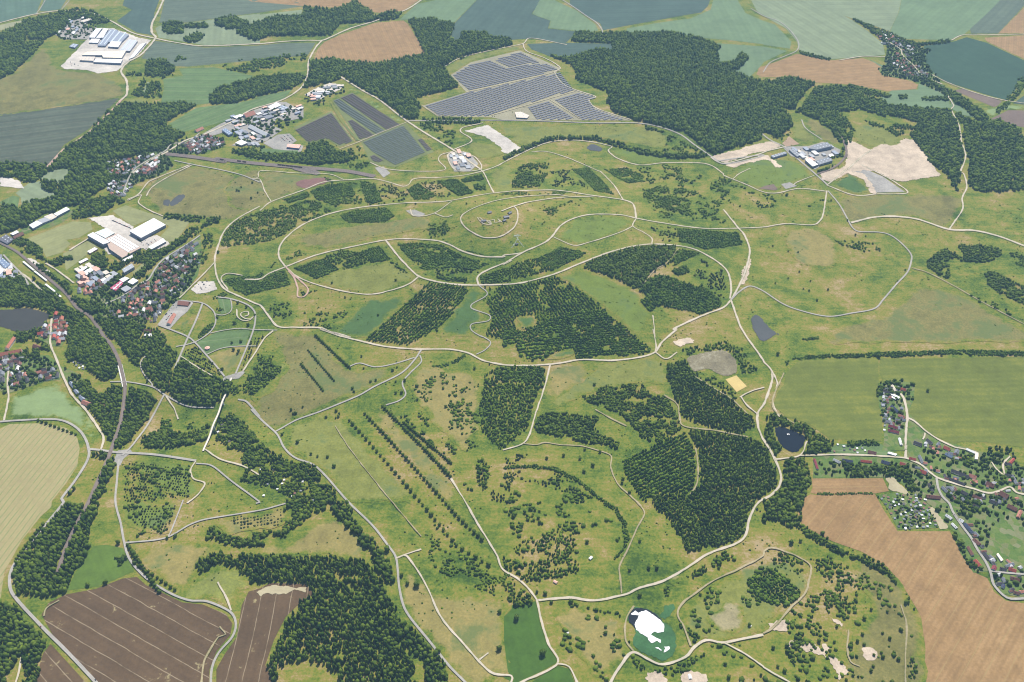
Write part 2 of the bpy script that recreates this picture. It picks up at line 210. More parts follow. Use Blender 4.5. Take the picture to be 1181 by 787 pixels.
R|gravel|6|gravel path bounding the lens meadow|-680.6,2466.4 -642.5,2418.7 -583.1,2376.1 -499.6,2335.7 -413.3,2310.1 -356.9,2320.5 -301.5,2345.7 -271.9,2380.8
R|gravel|7|gravel path sweeping round the plantation loop|-388.7,2579.3 -346.9,2495.9 -300.7,2418.5 -271.9,2380.8 -225.1,2354.0 -160.1,2333.7 -96.3,2326.3 -1.2,2326.3 50.0,2337.4 127.3,2371.6 200.3,2420.6 289.6,2482.8 373.8,2528.6 436.7,2547.6 511.6,2548.8 563.5,2531.2 615.7,2477.2 639.5,2421.6 635.7,2343.1 622.9,2288.2
R|gravel|7|gravel path climbing round the summit flank|-96.3,2326.3 -100.3,2359.2 -84.9,2383.3 -1.3,2435.3 -26.8,2415.6 32.0,2471.7 92.3,2519.0 123.7,2563.6 149.7,2624.9 186.2,2670.9 237.0,2705.5 287.1,2717.3 350.8,2719.7 395.1,2703.3
R|gravel|6|gravel path running level to the eastern fork|395.1,2703.3 460.3,2687.9 598.1,2666.9 715.6,2676.8 798.2,2686.4 875.5,2706.6 958.2,2699.2 989.2,2725.3 1011.4,2772.5 1058.7,2917.1
R|gravel|5|short gravel drop between two ridge paths|395.1,2703.3 379.0,2649.3 409.7,2612.0 430.4,2581.6 426.3,2546.1
R|gravel|4|narrow grey path along the oval meadow|379.0,2649.3 340.6,2609.0 289.6,2569.6 219.3,2525.9 185.3,2514.3 126.9,2557.7
R|gravel|7|gravel path descending to the six way junction|690.3,2794.7 716.9,2683.6 729.4,2637.8 730.8,2561.3 716.9,2499.2 682.3,2403.0 639.6,2311.0 625.2,2283.1
R|gravel|7|long pale gravel path along the western and southern rim|-830.4,2827.6 -886.3,2750.9 -912.5,2677.9 -912.9,2589.3 -906.2,2516.9 -877.9,2424.1 -840.8,2362.4 -779.4,2317.3 -720.4,2278.2 -711.5,2267.5 -684.5,2225.5 -651.0,2179.2 -600.5,2172.0 -532.1,2166.9 -492.0,2142.8 -440.6,2121.5 -528.2,2161.5 -472.0,2130.1 -408.3,2103.8 -345.9,2080.1 -285.4,2068.9 -243.6,2063.9 -166.5,2061.8 -118.7,2046.4 -71.0,2012.9 -1.1,1994.4 100.6,1997.3 179.6,2013.4 266.6,2010.7 337.4,2022.5 380.5,2042.8 402.8,2083.4 451.7,2140.1 439.2,2137.2 493.2,2177.7 541.1,2210.0 596.5,2244.4 625.2,2283.1
R|gravel|7|pale gravel path along the eastern plantation|625.2,2283.1 627.1,2205.7 630.4,2155.7 639.5,2107.1 646.5,2081.0 663.1,2015.7 663.6,2006.5 676.4,1970.4 667.1,1925.9 634.5,1849.1 627.1,1836.8 607.1,1804.5 599.8,1753.6 603.0,1715.5 604.3,1711.7 616.5,1656.3 620.0,1599.5 610.3,1565.4 584.2,1535.9 552.7,1515.7 527.4,1476.1 504.2,1418.3 475.7,1396.6 418.0,1372.3 364.0,1332.9 312.1,1300.1 263.0,1282.5 228.6,1265.1 167.0,1250.8 116.3,1257.6 51.0,1250.9
R|gravel|5|grey service road beside the long tree rows|51.0,1250.9 32.9,1282.2 9.5,1308.3 -19.1,1329.1 -30.4,1362.2 -50.6,1405.6 -76.6,1456.8 -103.9,1516.9 -143.5,1596.0
R|gravel|6|pale path down the green paddock|51.0,1250.9 59.1,1201.2 71.2,1148.2 86.5,1103.2 21.5,1065.9 0.0,1049.3
R|gravel|5|pale path curving off the bottom edge|86.5,1103.2 108.9,1097.1 124.3,1057.8
R|road|6|grey lane around the big eastern meadow|625.2,2283.1 654.6,2323.0 693.0,2355.8 727.5,2334.2 769.2,2277.3 812.5,2245.4 887.2,2218.9 960.3,2236.0 1028.7,2257.3 1066.1,2299.3 1126.6,2374.1 1177.7,2434.7 1207.6,2492.2 1218.7,2533.8 1207.3,2595.2 1186.2,2639.4 1156.1,2654.7 1094.6,2658.7 1080.7,2684.7 1079.2,2744.7 1076.2,2828.5 1062.4,2917.2
R|gravel|12|wide pale haul track toward the right edge|1084.3,2711.1 1168.3,2745.2 1241.3,2750.9 1307.7,2735.0 1387.1,2676.8 1463.2,2673.0 1528.5,2642.2 1608.3,2566.8
R|gravel|6|pale lane through the right wood|1387.1,2676.8 1476.4,2805.4 1506.1,2886.8 1549.0,2963.4 1571.7,3057.3 1561.5,3060.9 1625.2,3183.6 1652.7,3304.2 1690.7,3432.6 1710.3,3570.5 1733.6,3611.7 1745.2,3718.3
R|dirt|4|narrow dirt track down to the right edge|1197.9,2457.3 1236.5,2434.0 1286.9,2371.6 1348.7,2278.6 1437.0,2158.6
R|gravel|6|pale track around the dirt triangle|1068.5,2955.8 1143.5,2888.1 1227.8,2898.2 1328.1,2909.8 1312.6,2979.2 1283.9,3034.5 1230.8,3116.6
R|gravel|6|pale link road to the rubble tip|1068.5,2955.8 1174.1,3080.7 1172.8,3076.2 1247.0,3173.4 1305.0,3236.4
R|road|8|grey access road through the works|1070.9,2960.4 1048.6,3042.1 1017.1,3147.9 991.1,3249.9 949.9,3313.1 930.0,3373.0
R|gravel|8|pale road through the long storage yard|710.4,3169.6 723.4,3140.3 742.1,3120.6 793.7,3138.4 893.9,3196.7 920.6,3217.4 996.8,3255.3
R|gravel|4|short pale spur on the grassy apron|758.8,3004.6 789.7,3044.5 833.3,3080.4
R|gravel|4|pale spur to the rubble pad|955.3,2955.8 973.1,2977.8 1045.1,3028.1
R|road|6|grey lane along the dry wedge|1110.9,3495.7 1108.6,3416.2 1144.7,3317.4
R|road|6|grey park road past the short tree rows|-243.4,2061.2 -258.1,2021.1 -288.5,1968.4 -352.1,1917.8 -393.3,1882.3 -482.1,1833.7 -539.0,1807.1 -580.5,1766.1
R|road|5|grey winding path to the long tree rows|-244.7,2038.7 -239.9,2011.7 -265.5,1967.9 -282.2,1929.1 -270.1,1886.7 -284.8,1862.5 -316.8,1847.5
R|road|5|grey path along the terraced meadow|-258.7,2030.1 -315.0,2004.5 -360.5,1994.9 -403.2,2011.4 -430.5,1996.9
R|road|6|grey road along the lower wood edge|-699.0,1884.8 -675.0,1877.0 -632.1,1826.2 -658.9,1852.5 -579.4,1761.2 -544.9,1697.6 -512.1,1662.2 -466.5,1639.1 -429.5,1599.2 -368.0,1520.0 -306.7,1451.6 -266.0,1394.0 -245.7,1360.1 -231.4,1280.6 -212.6,1224.6 -157.3,1149.9 -119.1,1099.0 -78.3,1054.9
R|gravel|5|pale branching track through the tawny meadow|-245.7,1360.1 -224.5,1366.1 -180.9,1297.5 -143.0,1213.3 -94.8,1149.4 -40.3,1086.0 -0.8,1078.3 -4.3,1059.0
R|gravel|4|short spur beside the meadow fork|-245.9,1361.3 -194.2,1384.2
R|gravel|4|short lower spur on the tawny meadow|-62.7,1113.5 -45.4,1128.5
R|gravel|4|pale path to the loop plantation corner|391.2,2196.5 387.2,2103.5 384.9,2138.0 386.4,2069.7 380.5,2042.8
R|gravel|5|pale path down beside the square plantation|100.6,1997.3 84.0,1912.6 59.5,1814.4 42.0,1736.0 25.7,1705.5 -21.7,1682.8
R|gravel|5|reddish path by the settling pond|380.5,2042.8 406.6,2016.3 439.2,2043.2
R|dirt|4|faint dirt track over the lower meadow|25.7,1705.5 57.4,1702.0 78.7,1709.6 115.5,1702.2 162.8,1698.6 204.0,1683.8 234.0,1665.5 230.9,1626.1 242.3,1577.3 260.0,1550.1 286.5,1512.1 293.9,1485.1 274.7,1445.5 249.4,1388.0 226.5,1338.7 225.4,1308.8 224.1,1268.0
R|dirt|5|dirt ride between two plantation blocks|208.1,1825.6 238.9,1797.7 279.6,1766.2
R|dirt|5|pale ride through the eastern plantations|384.2,1875.9 413.3,1842.9 413.6,1803.1 419.3,1764.2 491.9,1747.7 567.5,1723.6
R|dirt|4|pale ride inside the dark plantation|437.9,1688.9 434.8,1631.4 424.1,1576.1 404.3,1542.6
R|dirt|4|diagonal ride in the basin plantation|472.3,1946.4 516.1,1899.5 553.7,1857.6 582.6,1804.7
R|dirt|4|ride across the loop plantation|509.9,2535.9 457.9,2444.6 420.5,2406.2 380.9,2338.3
R|road|4|grey zigzag path down the plantation edge|-96.3,2326.3 -70.2,2284.5 -112.9,2244.7 -112.4,2226.2 -62.5,2196.6 -65.1,2174.1 -110.5,2162.4 -109.7,2135.5 -78.9,2107.7 -85.1,2114.7 -57.6,2087.3 -71.9,2056.8 -95.0,2039.7
R|redpath|5|pinkish path loop shaped like a triangle|-680.6,2466.4 -648.2,2413.5 -625.6,2357.5 -618.4,2314.7 -599.0,2313.5 -592.4,2344.7 -617.0,2383.9 -666.5,2442.7
R|gravel|5|pale spiral path ringing the summit|7.4,2713.6 15.2,2692.7 18.1,2640.9 10.3,2595.8 -7.9,2564.2 -34.9,2540.1 -64.9,2533.9 -92.0,2540.5 -126.1,2570.8 -148.6,2606.3 -159.4,2643.3 -154.3,2672.1 -130.1,2696.4 -84.0,2731.4 -21.2,2785.5 43.4,2824.8 141.4,2849.3 187.6,2841.6
R|gravel|6|pale approach path to the summit|-33.0,2671.0 -17.5,2687.0 7.4,2717.9 58.8,2778.0 140.5,2824.7 77.7,2791.9 150.7,2825.4 271.9,2851.3
R|gravel|3|white meander line on the summit plateau|-100.3,2635.3 -87.5,2616.6 -75.3,2615.2 -62.7,2594.1 -75.2,2610.0 -53.9,2619.5 -53.7,2603.8 -38.5,2609.2 -44.8,2625.1 -32.4,2607.0
R|gravel|3|white curved line at the plateau rim|-106.5,2636.6 -99.8,2618.6 -84.1,2598.3 -62.7,2594.1 -69.1,2614.7
R|gravel|5|grey spur with a turning pad on the long meadow|-328.8,2762.5 -310.6,2715.1 -247.4,2721.3 -194.8,2796.2
R|gravel|4|short grey branch of the meadow spur|-247.4,2721.3 -209.7,2681.1 -185.4,2684.9
R|gravel|11|pale main road across the far left|-2413.8,4452.5 -2367.2,4487.6 -2245.2,4607.4 -2135.4,4661.2 -1977.3,4625.9 -1862.2,4526.7 -1726.5,4385.3 -1606.2,4315.8 -1492.2,4260.8 -1364.2,4219.7 -1115.2,4240.3 -1012.1,4266.9 -907.1,4283.6 -848.6,4286.5 -815.2,4327.0 -740.1,4436.2 -638.9,4528.3 -526.2,4647.7 -479.7,4722.6 -416.4,4883.8
R|gravel|12|pale road past the white factory|-1716.6,4935.0 -1683.3,4639.2 -1668.5,4496.7 -1636.0,4384.4 -1601.2,4315.7 -1606.4,4118.4 -1635.7,4028.9 -1633.3,3932.1 -1579.3,3831.6 -1540.1,3704.0 -1546.0,3652.1
R|redpath|11|tan farm track edging the dark field|-1546.0,3652.1 -1550.0,3582.2 -1569.6,3432.3 -1590.4,3345.1 -1629.6,3246.2 -1643.7,3119.3
R|road|5|small lane at the far left fork|-2245.2,4607.4 -2259.1,4713.2 -2293.2,4904.4
R|road|5|second small lane near the far left fork|-2150.9,4675.3 -2157.9,4783.5 -2170.1,4910.5
R|gravel|10|pale road along the industrial strip|-848.6,4286.5 -864.3,4197.7 -870.0,4053.4 -852.7,3917.0 -858.3,3786.4 -913.8,3672.4 -1017.9,3582.5 -1065.2,3483.5 -1145.8,3367.0 -1204.8,3310.3 -1245.0,3221.2 -1278.3,3170.4 -1323.3,3058.5
R|gravel|9|straight pale road beside the panel fields|-712.0,3896.7 -609.0,3764.2 -527.1,3667.1 -415.5,3492.5 -331.3,3377.5 -208.7,3223.0 -108.9,3064.6
R|road|8|grey road below the solar park|-405.4,3472.8 -1.6,3482.6 325.7,3454.5 467.7,3451.6 548.1,3423.0 622.5,3357.6 666.5,3266.4 715.0,3169.2 745.5,3117.5 827.5,3140.9 898.9,3184.1 732.1,3140.0
R|gravel|6|pale road to the construction ground|-209.1,3232.1 -147.7,3307.6 -191.4,3380.9 -184.6,3419.0 -110.7,3458.8
R|gravel|6|pale loop road around the small works|-208.7,3223.0 -230.1,3176.8 -192.9,3055.9 -108.9,3064.6 -127.2,3159.8 -176.5,3214.5
R|gravel|5|pale curving path west of the small works|-216.2,3213.6 -254.3,3185.8 -259.4,3140.3 -231.8,3066.3 -292.2,3050.5 -432.8,3075.5 -500.7,3129.4
R|road|7|grey lane at the far wood corner|176.1,4984.3 278.8,4800.7 355.1,4635.6 400.4,4532.1 412.6,4417.2 356.2,4402.7
R|gravel|6|pale lane behind the solar park|-301.0,3982.2 -210.7,4106.3 43.9,4255.7 88.1,4332.2 243.7,4254.8
R|gravel|6|pale winding edge track of the solar park|47.7,4259.8 66.2,4165.3 150.3,4075.0 203.3,3975.8 178.4,3927.9 206.0,3814.2 256.8,3749.0 332.6,3686.3 304.4,3655.7 326.0,3586.2 390.2,3527.7 453.7,3479.8
R|straw|7|pale service lane between the upper solar blocks|-183.8,3742.5 106.0,3886.2 202.2,3946.9
R|straw|7|pale service lane between the lower solar blocks|-79.0,3528.2 101.0,3640.9 256.2,3738.5
R|straw|5|pale lane across the nearest solar block|151.8,3658.9 260.7,3492.9
R|straw|6|pale lane edging the solar park front|-351.7,3612.3 -288.7,3520.9
R|straw|6|grassy lane between the dark panel blocks|-625.9,3238.8 -562.4,3295.4 -398.5,3463.6
R|olive|14|grassy gap between two dark panel blocks|-716.7,3649.8 -642.9,3461.0 -568.1,3305.4
R|gravel|7|pale road into the far right fields|1968.3,4300.7 2052.1,4368.0 2202.0,4368.0 2388.9,4383.7
R|gravel|6|pale lane below the deep crop field|1752.7,3922.7 1788.2,3840.7 1859.1,3739.4 1944.9,3664.4 2064.9,3616.9
R|gravel|7|pale lane into the far village|1408.1,4082.4 1525.1,4126.2 1624.0,4120.8
R|gravel|6|pale village street of the far village|1668.1,4332.3 1711.6,4213.6 1699.7,4133.9 1710.9,4022.0 1713.0,3913.9 1762.6,3819.2
R|road|6|curved lane between far light green fields|1056.4,3956.4 1108.7,4058.3 1190.3,4129.1 1252.4,4191.6 1281.1,4295.2 1272.5,4457.4 1242.7,4556.3 1192.3,4613.9 1150.3,4720.6
R|road|8|grey road curving round the striped field|-1287.9,1791.1 -1227.1,1801.2 -1138.3,1809.6 -1095.3,1795.4 -1056.2,1762.4 -1021.2,1710.9 -1004.3,1663.3 -1009.2,1589.5 -1019.1,1533.4 -1010.2,1522.1 -1025.3,1453.6 -1044.9,1376.4 -1049.6,1327.5 -1035.1,1286.0 -1011.7,1257.0 -935.0,1190.0 -858.1,1127.0 -766.2,1048.3
R|road|9|grey road bridging over to the plaza|-1016.7,1698.6 -983.8,1694.9 -944.3,1687.2 -852.5,1679.4 -746.6,1657.0
R|road|6|grey avenue from plaza to the bowl wood|-927.3,1675.4 -915.8,1712.5 -906.6,1815.2 -892.5,1902.4
R|road|6|grey lane winding past the ploughed field|-931.4,1663.7 -910.3,1582.7 -893.2,1522.0 -862.0,1460.2 -837.9,1407.5 -809.9,1357.0 -761.8,1308.7 -704.0,1271.0 -656.9,1251.3 -619.2,1248.8 -567.4,1224.1 -549.9,1196.9 -549.5,1164.9 -567.7,1128.4 -572.5,1093.1 -563.0,1044.6
R|road|5|grey lane below the orchard gardens|-836.2,1402.4 -754.0,1415.7 -709.8,1454.0 -678.9,1470.8 -562.6,1497.4 -509.2,1517.3
R|road|4|thin lane beside the bright lawn|-742.5,1529.5 -744.3,1434.0 -747.2,1417.6
R|gravel|5|pale path up the yellowish knoll|-565.7,1226.9 -585.6,1263.3 -610.0,1297.9
R|gravel|7|pale village street beside the cereal field|-985.2,1699.0 -997.0,1746.8 -1066.4,1837.9 -1125.1,1898.7 -1171.9,1967.2 -1199.8,2012.4 -1228.4,2058.7 -1257.7,2106.3 -1298.1,2223.9
R|gravel|6|pale lane at the left edge hamlet|-1324.5,1990.5 -1305.8,1937.1 -1282.4,1885.8 -1259.1,1800.1
R|road|4|grey loop path in the bowl lawn|-977.3,2080.4 -990.3,2033.5 -970.8,1987.5 -934.8,1943.1 -931.2,1930.4
R|road|5|grey path under the railway bridge|-1046.2,1951.5 -1003.3,1951.8 -931.9,1932.9 -889.7,1902.4 -825.0,1866.7 -756.5,1861.2
R|gravel|4|pale path to the playground|-885.9,1898.6 -857.0,1859.8 -837.7,1824.9
R|gravel|5|curving path below the footbridge end|-746.3,1655.5 -751.5,1625.8 -736.2,1596.8 -707.1,1582.3 -713.4,1547.4 -731.3,1520.1
R|road|5|grey path through the bridge gardens|-744.3,1647.9 -705.9,1640.1 -647.5,1588.8 -567.5,1521.2 -576.1,1518.1
R|gravel|5|pale gravel path to the garden wood|-736.6,1698.8 -690.5,1662.3 -633.0,1638.9 -584.6,1605.6
R|road|7|straight grey avenue of the park|-892.4,2007.8 -892.1,2061.2 -891.4,2134.6 -888.7,2210.4 -888.8,2294.9
R|road|5|grey ring path of the park|-922.8,2304.6 -890.6,2295.0 -867.1,2277.1 -844.6,2248.1 -830.6,2203.2 -835.6,2159.8 -860.1,2123.1 -882.9,2107.9 -913.4,2098.0
R|road|6|grey diagonal path to the bridge plaza|-990.6,2196.1 -943.0,2170.7 -895.2,2142.7 -864.2,2112.7 -821.3,2059.4 -784.0,2012.7 -751.3,1968.8
R|road|4|pale cross path over the park lawn|-834.3,2154.4 -800.1,2166.7 -757.6,2173.3 -719.2,2167.5 -648.8,2160.8
R|road|4|thin path around the dry lawn|-824.6,2059.5 -782.3,2089.2 -720.8,2094.9 -690.8,2093.7
R|road|6|grey park walk from spiral garden to plaza|-724.8,1978.6 -720.2,2061.2 -716.2,2160.9 -721.7,2221.2 -733.7,2255.2 -760.7,2284.6 -812.2,2312.5 -856.8,2322.8
R|road|4|small loop around the park lawn|-811.6,2309.6 -799.1,2269.0 -801.0,2246.5 -819.4,2236.0 -841.5,2242.3
R|gravel|6|pale straight walk beside the young orchard|-708.2,1990.3 -692.7,2055.1 -677.6,2127.4 -660.1,2158.6
R|gravel|4|white spiral path of the play garden|-783.9,2262.8 -774.8,2228.8 -755.0,2208.7 -734.9,2210.7 -728.0,2227.0 -736.1,2216.2 -749.9,2216.8 -765.0,2231.2 -766.2,2245.2 -750.0,2250.2 -744.7,2233.2 -754.0,2228.0
R|gravel|4|pale path edging the vineyard plot|-891.4,2058.6 -835.4,2011.6 -780.2,1969.6
R|gravel|5|pale track dropping from the rim path|-830.3,2356.5 -863.9,2414.4 -848.8,2439.1 -801.9,2427.2
R|gravel|5|pale lane from the rim to the car park|-901.8,2500.2 -922.5,2436.4 -941.6,2382.1 -963.4,2319.8
R|road|7|pale town street along the factory hedge|-984.2,2650.5 -1009.8,2603.3 -1062.5,2523.5 -1075.3,2471.5 -1080.3,2415.6 -1102.6,2391.0 -1123.0,2349.7 -1140.4,2322.9 -1170.2,2296.2
R|gravel|5|pale path beside the western heath|-1226.8,2900.1 -1225.2,2959.1 -1191.3,3027.1 -1130.0,3115.1
R|gravel|5|curving path into the western heath|-1282.1,2873.9 -1247.9,2908.3 -1240.3,2857.6 -1188.6,2806.4 -1134.9,2770.0
R|gravel|6|pale lane along the suburb hedge|-1286.4,2880.4 -1258.6,2911.5 -1248.8,2993.0 -1227.0,3023.1 -1137.2,3118.1
R|road|7|pale suburb street climbing to the strip|-1300.3,2913.5 -1314.8,2936.2 -1324.9,3081.3 -1282.9,3177.9 -1253.6,3228.8 -1244.1,3281.6 -1192.6,3300.3 -1166.9,3374.7
R|road|6|grey lane below the rail yard|-1200.8,3151.9 -1130.4,3122.3 -1021.1,3082.0 -935.1,3041.5 -863.6,2990.7 -866.3,3006.6
R|gravel|4|pale branch path in the western heath|-898.9,3017.6 -866.9,3009.7 -836.2,2931.7 -799.2,2856.4
R|gravel|4|pale path on the heath plateau|-898.9,3017.6 -877.8,3025.7 -876.3,3074.5 -753.9,3057.8 -637.0,3047.4 -577.5,3004.5
R|gravel|7|pale dead end lane of the village|986.9,1886.3 988.8,1864.9 980.2,1814.9 974.1,1792.4 953.8,1740.9 931.5,1675.3 939.7,1694.4 924.3,1651.2
R|gravel|7|pale main street of the village|720.5,1661.1 787.1,1660.3 854.5,1656.9 923.6,1649.0 936.2,1640.1 951.5,1628.0 965.4,1600.9 975.2,1584.9 1008.7,1565.6 1043.2,1550.1 1073.0,1536.6 1100.1,1542.1 1131.0,1556.4 1138.9,1539.1 1156.2,1532.5
R|gravel|6|pale upper lane of the village|974.1,1792.4 986.5,1781.5 1004.7,1741.8 1027.4,1710.2 1052.7,1687.9 1052.9,1687.4 1076.5,1680.1 1099.1,1667.1 1087.0,1644.3
R|road|7|grey village road along the tan field|973.3,1583.1 966.2,1551.6 966.7,1524.3 974.4,1504.1 973.5,1481.0 976.7,1456.1 973.3,1472.0 979.8,1433.7 986.0,1403.8 988.0,1371.1 992.7,1339.2 992.0,1308.3 987.2,1281.5 995.9,1255.1 1008.1,1245.2 1045.8,1246.4
R|road|6|grey side street of the village|994.6,1315.0 1028.0,1309.6 1069.8,1304.9
R|gravel|5|pale village lane near the pink roofed barn|1121.4,1637.4 1123.5,1613.5 1134.2,1595.5 1145.0,1628.6 1173.0,1658.9
R|gravel|5|pale loop by the village pond|616.3,1647.6 676.6,1658.8 705.9,1706.5
R|gravel|5|pale link from pond to village|676.6,1658.8 723.6,1660.2 749.4,1659.9
R|gravel|5|pale path along the tan field hedge|676.4,1970.4 679.5,1917.4 653.9,1849.2 658.3,1792.2
R|dirt|4|pale path left of the white pond|236.2,1129.4 222.9,1152.8 223.6,1184.7 230.6,1211.8 246.8,1236.8
R|gravel|7|bright gravel road below the white pond|177.0,1047.8 209.5,1101.6 233.8,1127.9 262.9,1111.5 287.8,1100.4 333.7,1116.6 354.7,1139.7 379.3,1155.4 414.1,1150.2 493.9,1168.5
R|gravel|5|pale path to the bottom right edge|414.1,1150.2 449.3,1124.3 479.3,1096.4 480.4,1093.9 528.6,1057.0
R|dirt|5|olive dirt track over the scrubland|348.4,1142.3 339.5,1190.1 331.8,1217.5 347.1,1245.4 378.7,1271.1 421.3,1302.9 484.0,1335.2 533.4,1364.8 537.7,1377.0 554.1,1386.0 581.1,1376.2 606.6,1360.4 627.3,1335.9 612.9,1295.0 599.2,1266.5 558.1,1227.7 522.5,1189.8 496.2,1171.2 494.5,1171.2
R|dirt|4|faint dirt track along the scrub edge|784.2,1235.0 780.5,1186.5 756.0,1114.8 737.8,1056.3
R|dirt|4|faint looping dirt track in the scrub|663.7,1177.8 650.4,1136.2 648.8,1105.8 663.4,1095.8
R|dirt|4|pale track on the field headland|-936.3,1211.7 -938.9,1231.0 -920.6,1250.4
R|dirt|4|pale track at the brown field corner|-584.7,1063.6 -590.4,1112.9 -576.3,1164.6 -564.1,1170.0 -579.6,1188.6
R|gravel|5|pale forest lane at the lower left|-933.4,1049.2 -937.8,1087.8 -945.1,1117.6
R|gravel|8|pale concrete lane along the factory fence|-1373.6,2576.7 -1353.5,2614.0 -1335.9,2644.0
R|gravel|6|pale street into the town works|-1420.1,2505.7 -1374.6,2469.6 -1297.0,2399.8
R|road|7|grey lane at the left edge works|-1567.9,2552.1 -1509.4,2487.8 -1463.9,2440.1 -1423.9,2384.5
R|gravel|7|pale forecourt lane beside the lower tracks|-1482.7,2427.8 -1465.8,2444.8 -1375.1,2358.1
R|gravel|5|pale link road to the yellow basin|574.6,1865.8 603.5,1886.7 643.4,1904.0
R|gravel|5|pale yard road below the yellow basin|577.7,1867.4 585.9,1837.0 606.8,1802.9
R|dirt|2.4|faint tan line down the big meadow|-434.9,1777.1 -398.1,1708.7 -339.8,1618.8 -268.5,1517.5 -196.7,1418.6
R|gravel|4|pale farm lane into the upper village|985.4,1713.5 993.4,1725.4 998.8,1737.4
R|dirt|4|pale track along the hay field edge|706.3,1962.1 666.5,1882.8 650.2,1836.8 656.3,1808.3 690.9,1768.3
W|dec|11|16|1|narrow wood at the upper left edge|-2347,4291 -2259,4471 -2186,4341 -2162,4249 -2193,4061 -2234,4022
W|dec|11|16|1|wood wrapped around the old works|-2272,4504 -2135,4631 -2085,4695 -1997,4655 -1862,4527 -1932,4489 -2011,4573 -2047,4571 -2052,4373 -2088,4284 -2163,4288 -2211,4395
W|dec|11|15|1|dark wood strip above the brown heath|-2080,4262 -2074,4060 -2080,3921 -2135,3785 -2244,4045 -2167,4236
W|dec|11|16|1|round copse leftmost on the hay meadow|-1620,4489 -1560,4514 -1509,4483 -1492,4379 -1550,4366 -1589,4397
W|dec|11|15|1|long slim copse on the hay meadow|-1512,4470 -1412,4495 -1383,4428 -1496,4433
W|dec|11|15|1|small lower copse on the hay meadow|-1475,4307 -1424,4381 -1383,4335 -1395,4271 -1442,4257
W|dec|11|16|1|oval copse right on the hay meadow|-1385,4532 -1318,4578 -1208,4485 -1219,4417 -1300,4408 -1363,4462
W|dec|11|17|1|long wood below the tan far field|-1253,4369 -1199,4455 -1166,4493 -1120,4577 -986,4581 -996,4702 -897,4673 -825,4689 -763,4780 -686,4675 -646,4589 -608,4632 -506,4657 -539,4563 -628,4520 -698,4505 -798,4488 -819,4353 -925,4334 -1093,4329 -1139,4265 -1163,4286 -1157,4275
W|dec|10|14|.8|copse beside the white factory road|-1561,4045 -1501,4084 -1424,3978 -1404,3898 -1447,3858 -1516,3876
W|mix|10|10|.7|thin strip of trees on the grey green field|-1456,4109 -1386,4086 -1434,4044
W|mix|10|11|.6|strip of trees below the white factory|-1612,3922 -1550,3960 -1528,3892 -1591,3883
W|mix|10|13|.8|wood tongue left of the banded green field|-1527,3705 -1520,3858 -1489,3804 -1484,3707 -1478,3838 -1435,3818 -1395,3671 -1468,3683
W|mix|11|9|.45|loose garden trees above the long hedge|-1247,3971 -1192,4055 -1143,4092 -1080,4062 -1003,4109 -891,4124 -880,4088 -969,4028 -1092,3938 -1147,3934
W|dec|10|15|1|dark triangular wood above the long green field|-1188,3636 -1211,3722 -1186,3786 -1047,3895 -912,3917 -854,3895 -889,3782 -1041,3694 -1085,3651
W|dec|10|16|1|large western wood above the suburb|-1634,3073 -1627,3262 -1585,3380 -1563,3543 -1520,3623 -1412,3609 -1299,3635 -1242,3618 -1324,3446 -1219,3365 -1232,3292 -1368,3181 -1434,3150 -1390,3097 -1377,3034 -1384,2959 -1405,2931 -1443,2847 -1474,2851 -1515,2801 -1543,2797 -1547,2753 -1567,2712 -1628,2671 -1667,2664 -1732,2817 -1632,2822 -1584,2888 -1526,2911 -1604,2970 -1631,3023 -1558,3001 -1540,3015 -1553,3107 -1612,3107
W|dec|10|14|.9|trees over the upper left edge gardens|-1868,3143 -1825,3151 -1663,3140 -1625,3099 -1651,3024 -1673,3002 -1714,3048 -1783,3049 -1829,3049
W|dec|10|16|1|huge wood between tan field and panel fields|-870,4053 -761,4081 -710,4055 -576,4035 -459,4102 -376,4138 -431,4363 -486,4536 -363,4558 -268,4500 -278,4285 -238,4285 -233,4391 -122,4393 -101,4339 -2,4314 4,4239 -40,4199 -174,4131 -221,4096 -291,3992 -217,3797 -388,3679 -354,3574 -365,3493 -415,3483 -446,3553 -539,3699 -674,3848 -706,3886 -746,3847 -836,3786 -854,3786 -847,3939
W|mix|11|10|.6|bushy strip beside the industrial road|-1117,4062 -1004,4116 -891,4124 -881,4077 -1008,3983 -1094,3949
W|dec|10|17|1|vast dark wood behind the ridge country|161,4114 246,4091 378,4206 445,4195 442,4285 256,4298 291,4416 462,4402 703,4405 843,4333 924,4229 896,4169 891,4051 956,4073 1010,4167 1029,4107 950,3981 910,3970 1007,3890 1037,3857 1158,3898 1242,3828 1180,3755 1107,3592 1064,3609 1063,3435 979,3321 942,3378 907,3304 718,3186 641,3376 549,3432 455,3489 400,3547 373,3646 396,3708 322,3793 258,3870 274,3905 243,4026
W|dec|10|13|1|curved hedge wood along the hairpin track|-33,3172 47,3268 130,3332 212,3346 309,3333 403,3284 478,3229 570,3200 702,3187 691,3165 581,3165 474,3195 385,3258 316,3312 211,3328 129,3305 47,3237 -32,3134
W|mix|9|8|.5|young tree square at the curve of the road|589,3354 671,3240 688,3196 541,3227
W|dec|9|9|1|short dark hedge by the solar park road|507,3423 576,3376 566,3366 502,3396
W|mix|9|8|.5|trees beside the small works|-353,3454 -277,3436 -217,3399 -213,3306 -226,3259 -269,3304 -333,3396
W|dec|9|11|1|hedge in front of the solar park|-348,3493 -188,3500 -120,3478 -127,3449 -320,3450
W|dec|9|13|1|dark wood beside the rail yard|-949,3255 -902,3263 -907,3206 -835,3205 -748,3204 -751,3275 -682,3300 -631,3219 -580,3200 -580,3141 -687,3118 -808,3145 -931,3171 -1022,3223 -918,3255 -904,3188
W|mix|9|8|.5|scrub between panel fields and railway|-607,3218 -567,3287 -535,3216 -499,3112 -526,3080 -575,3098
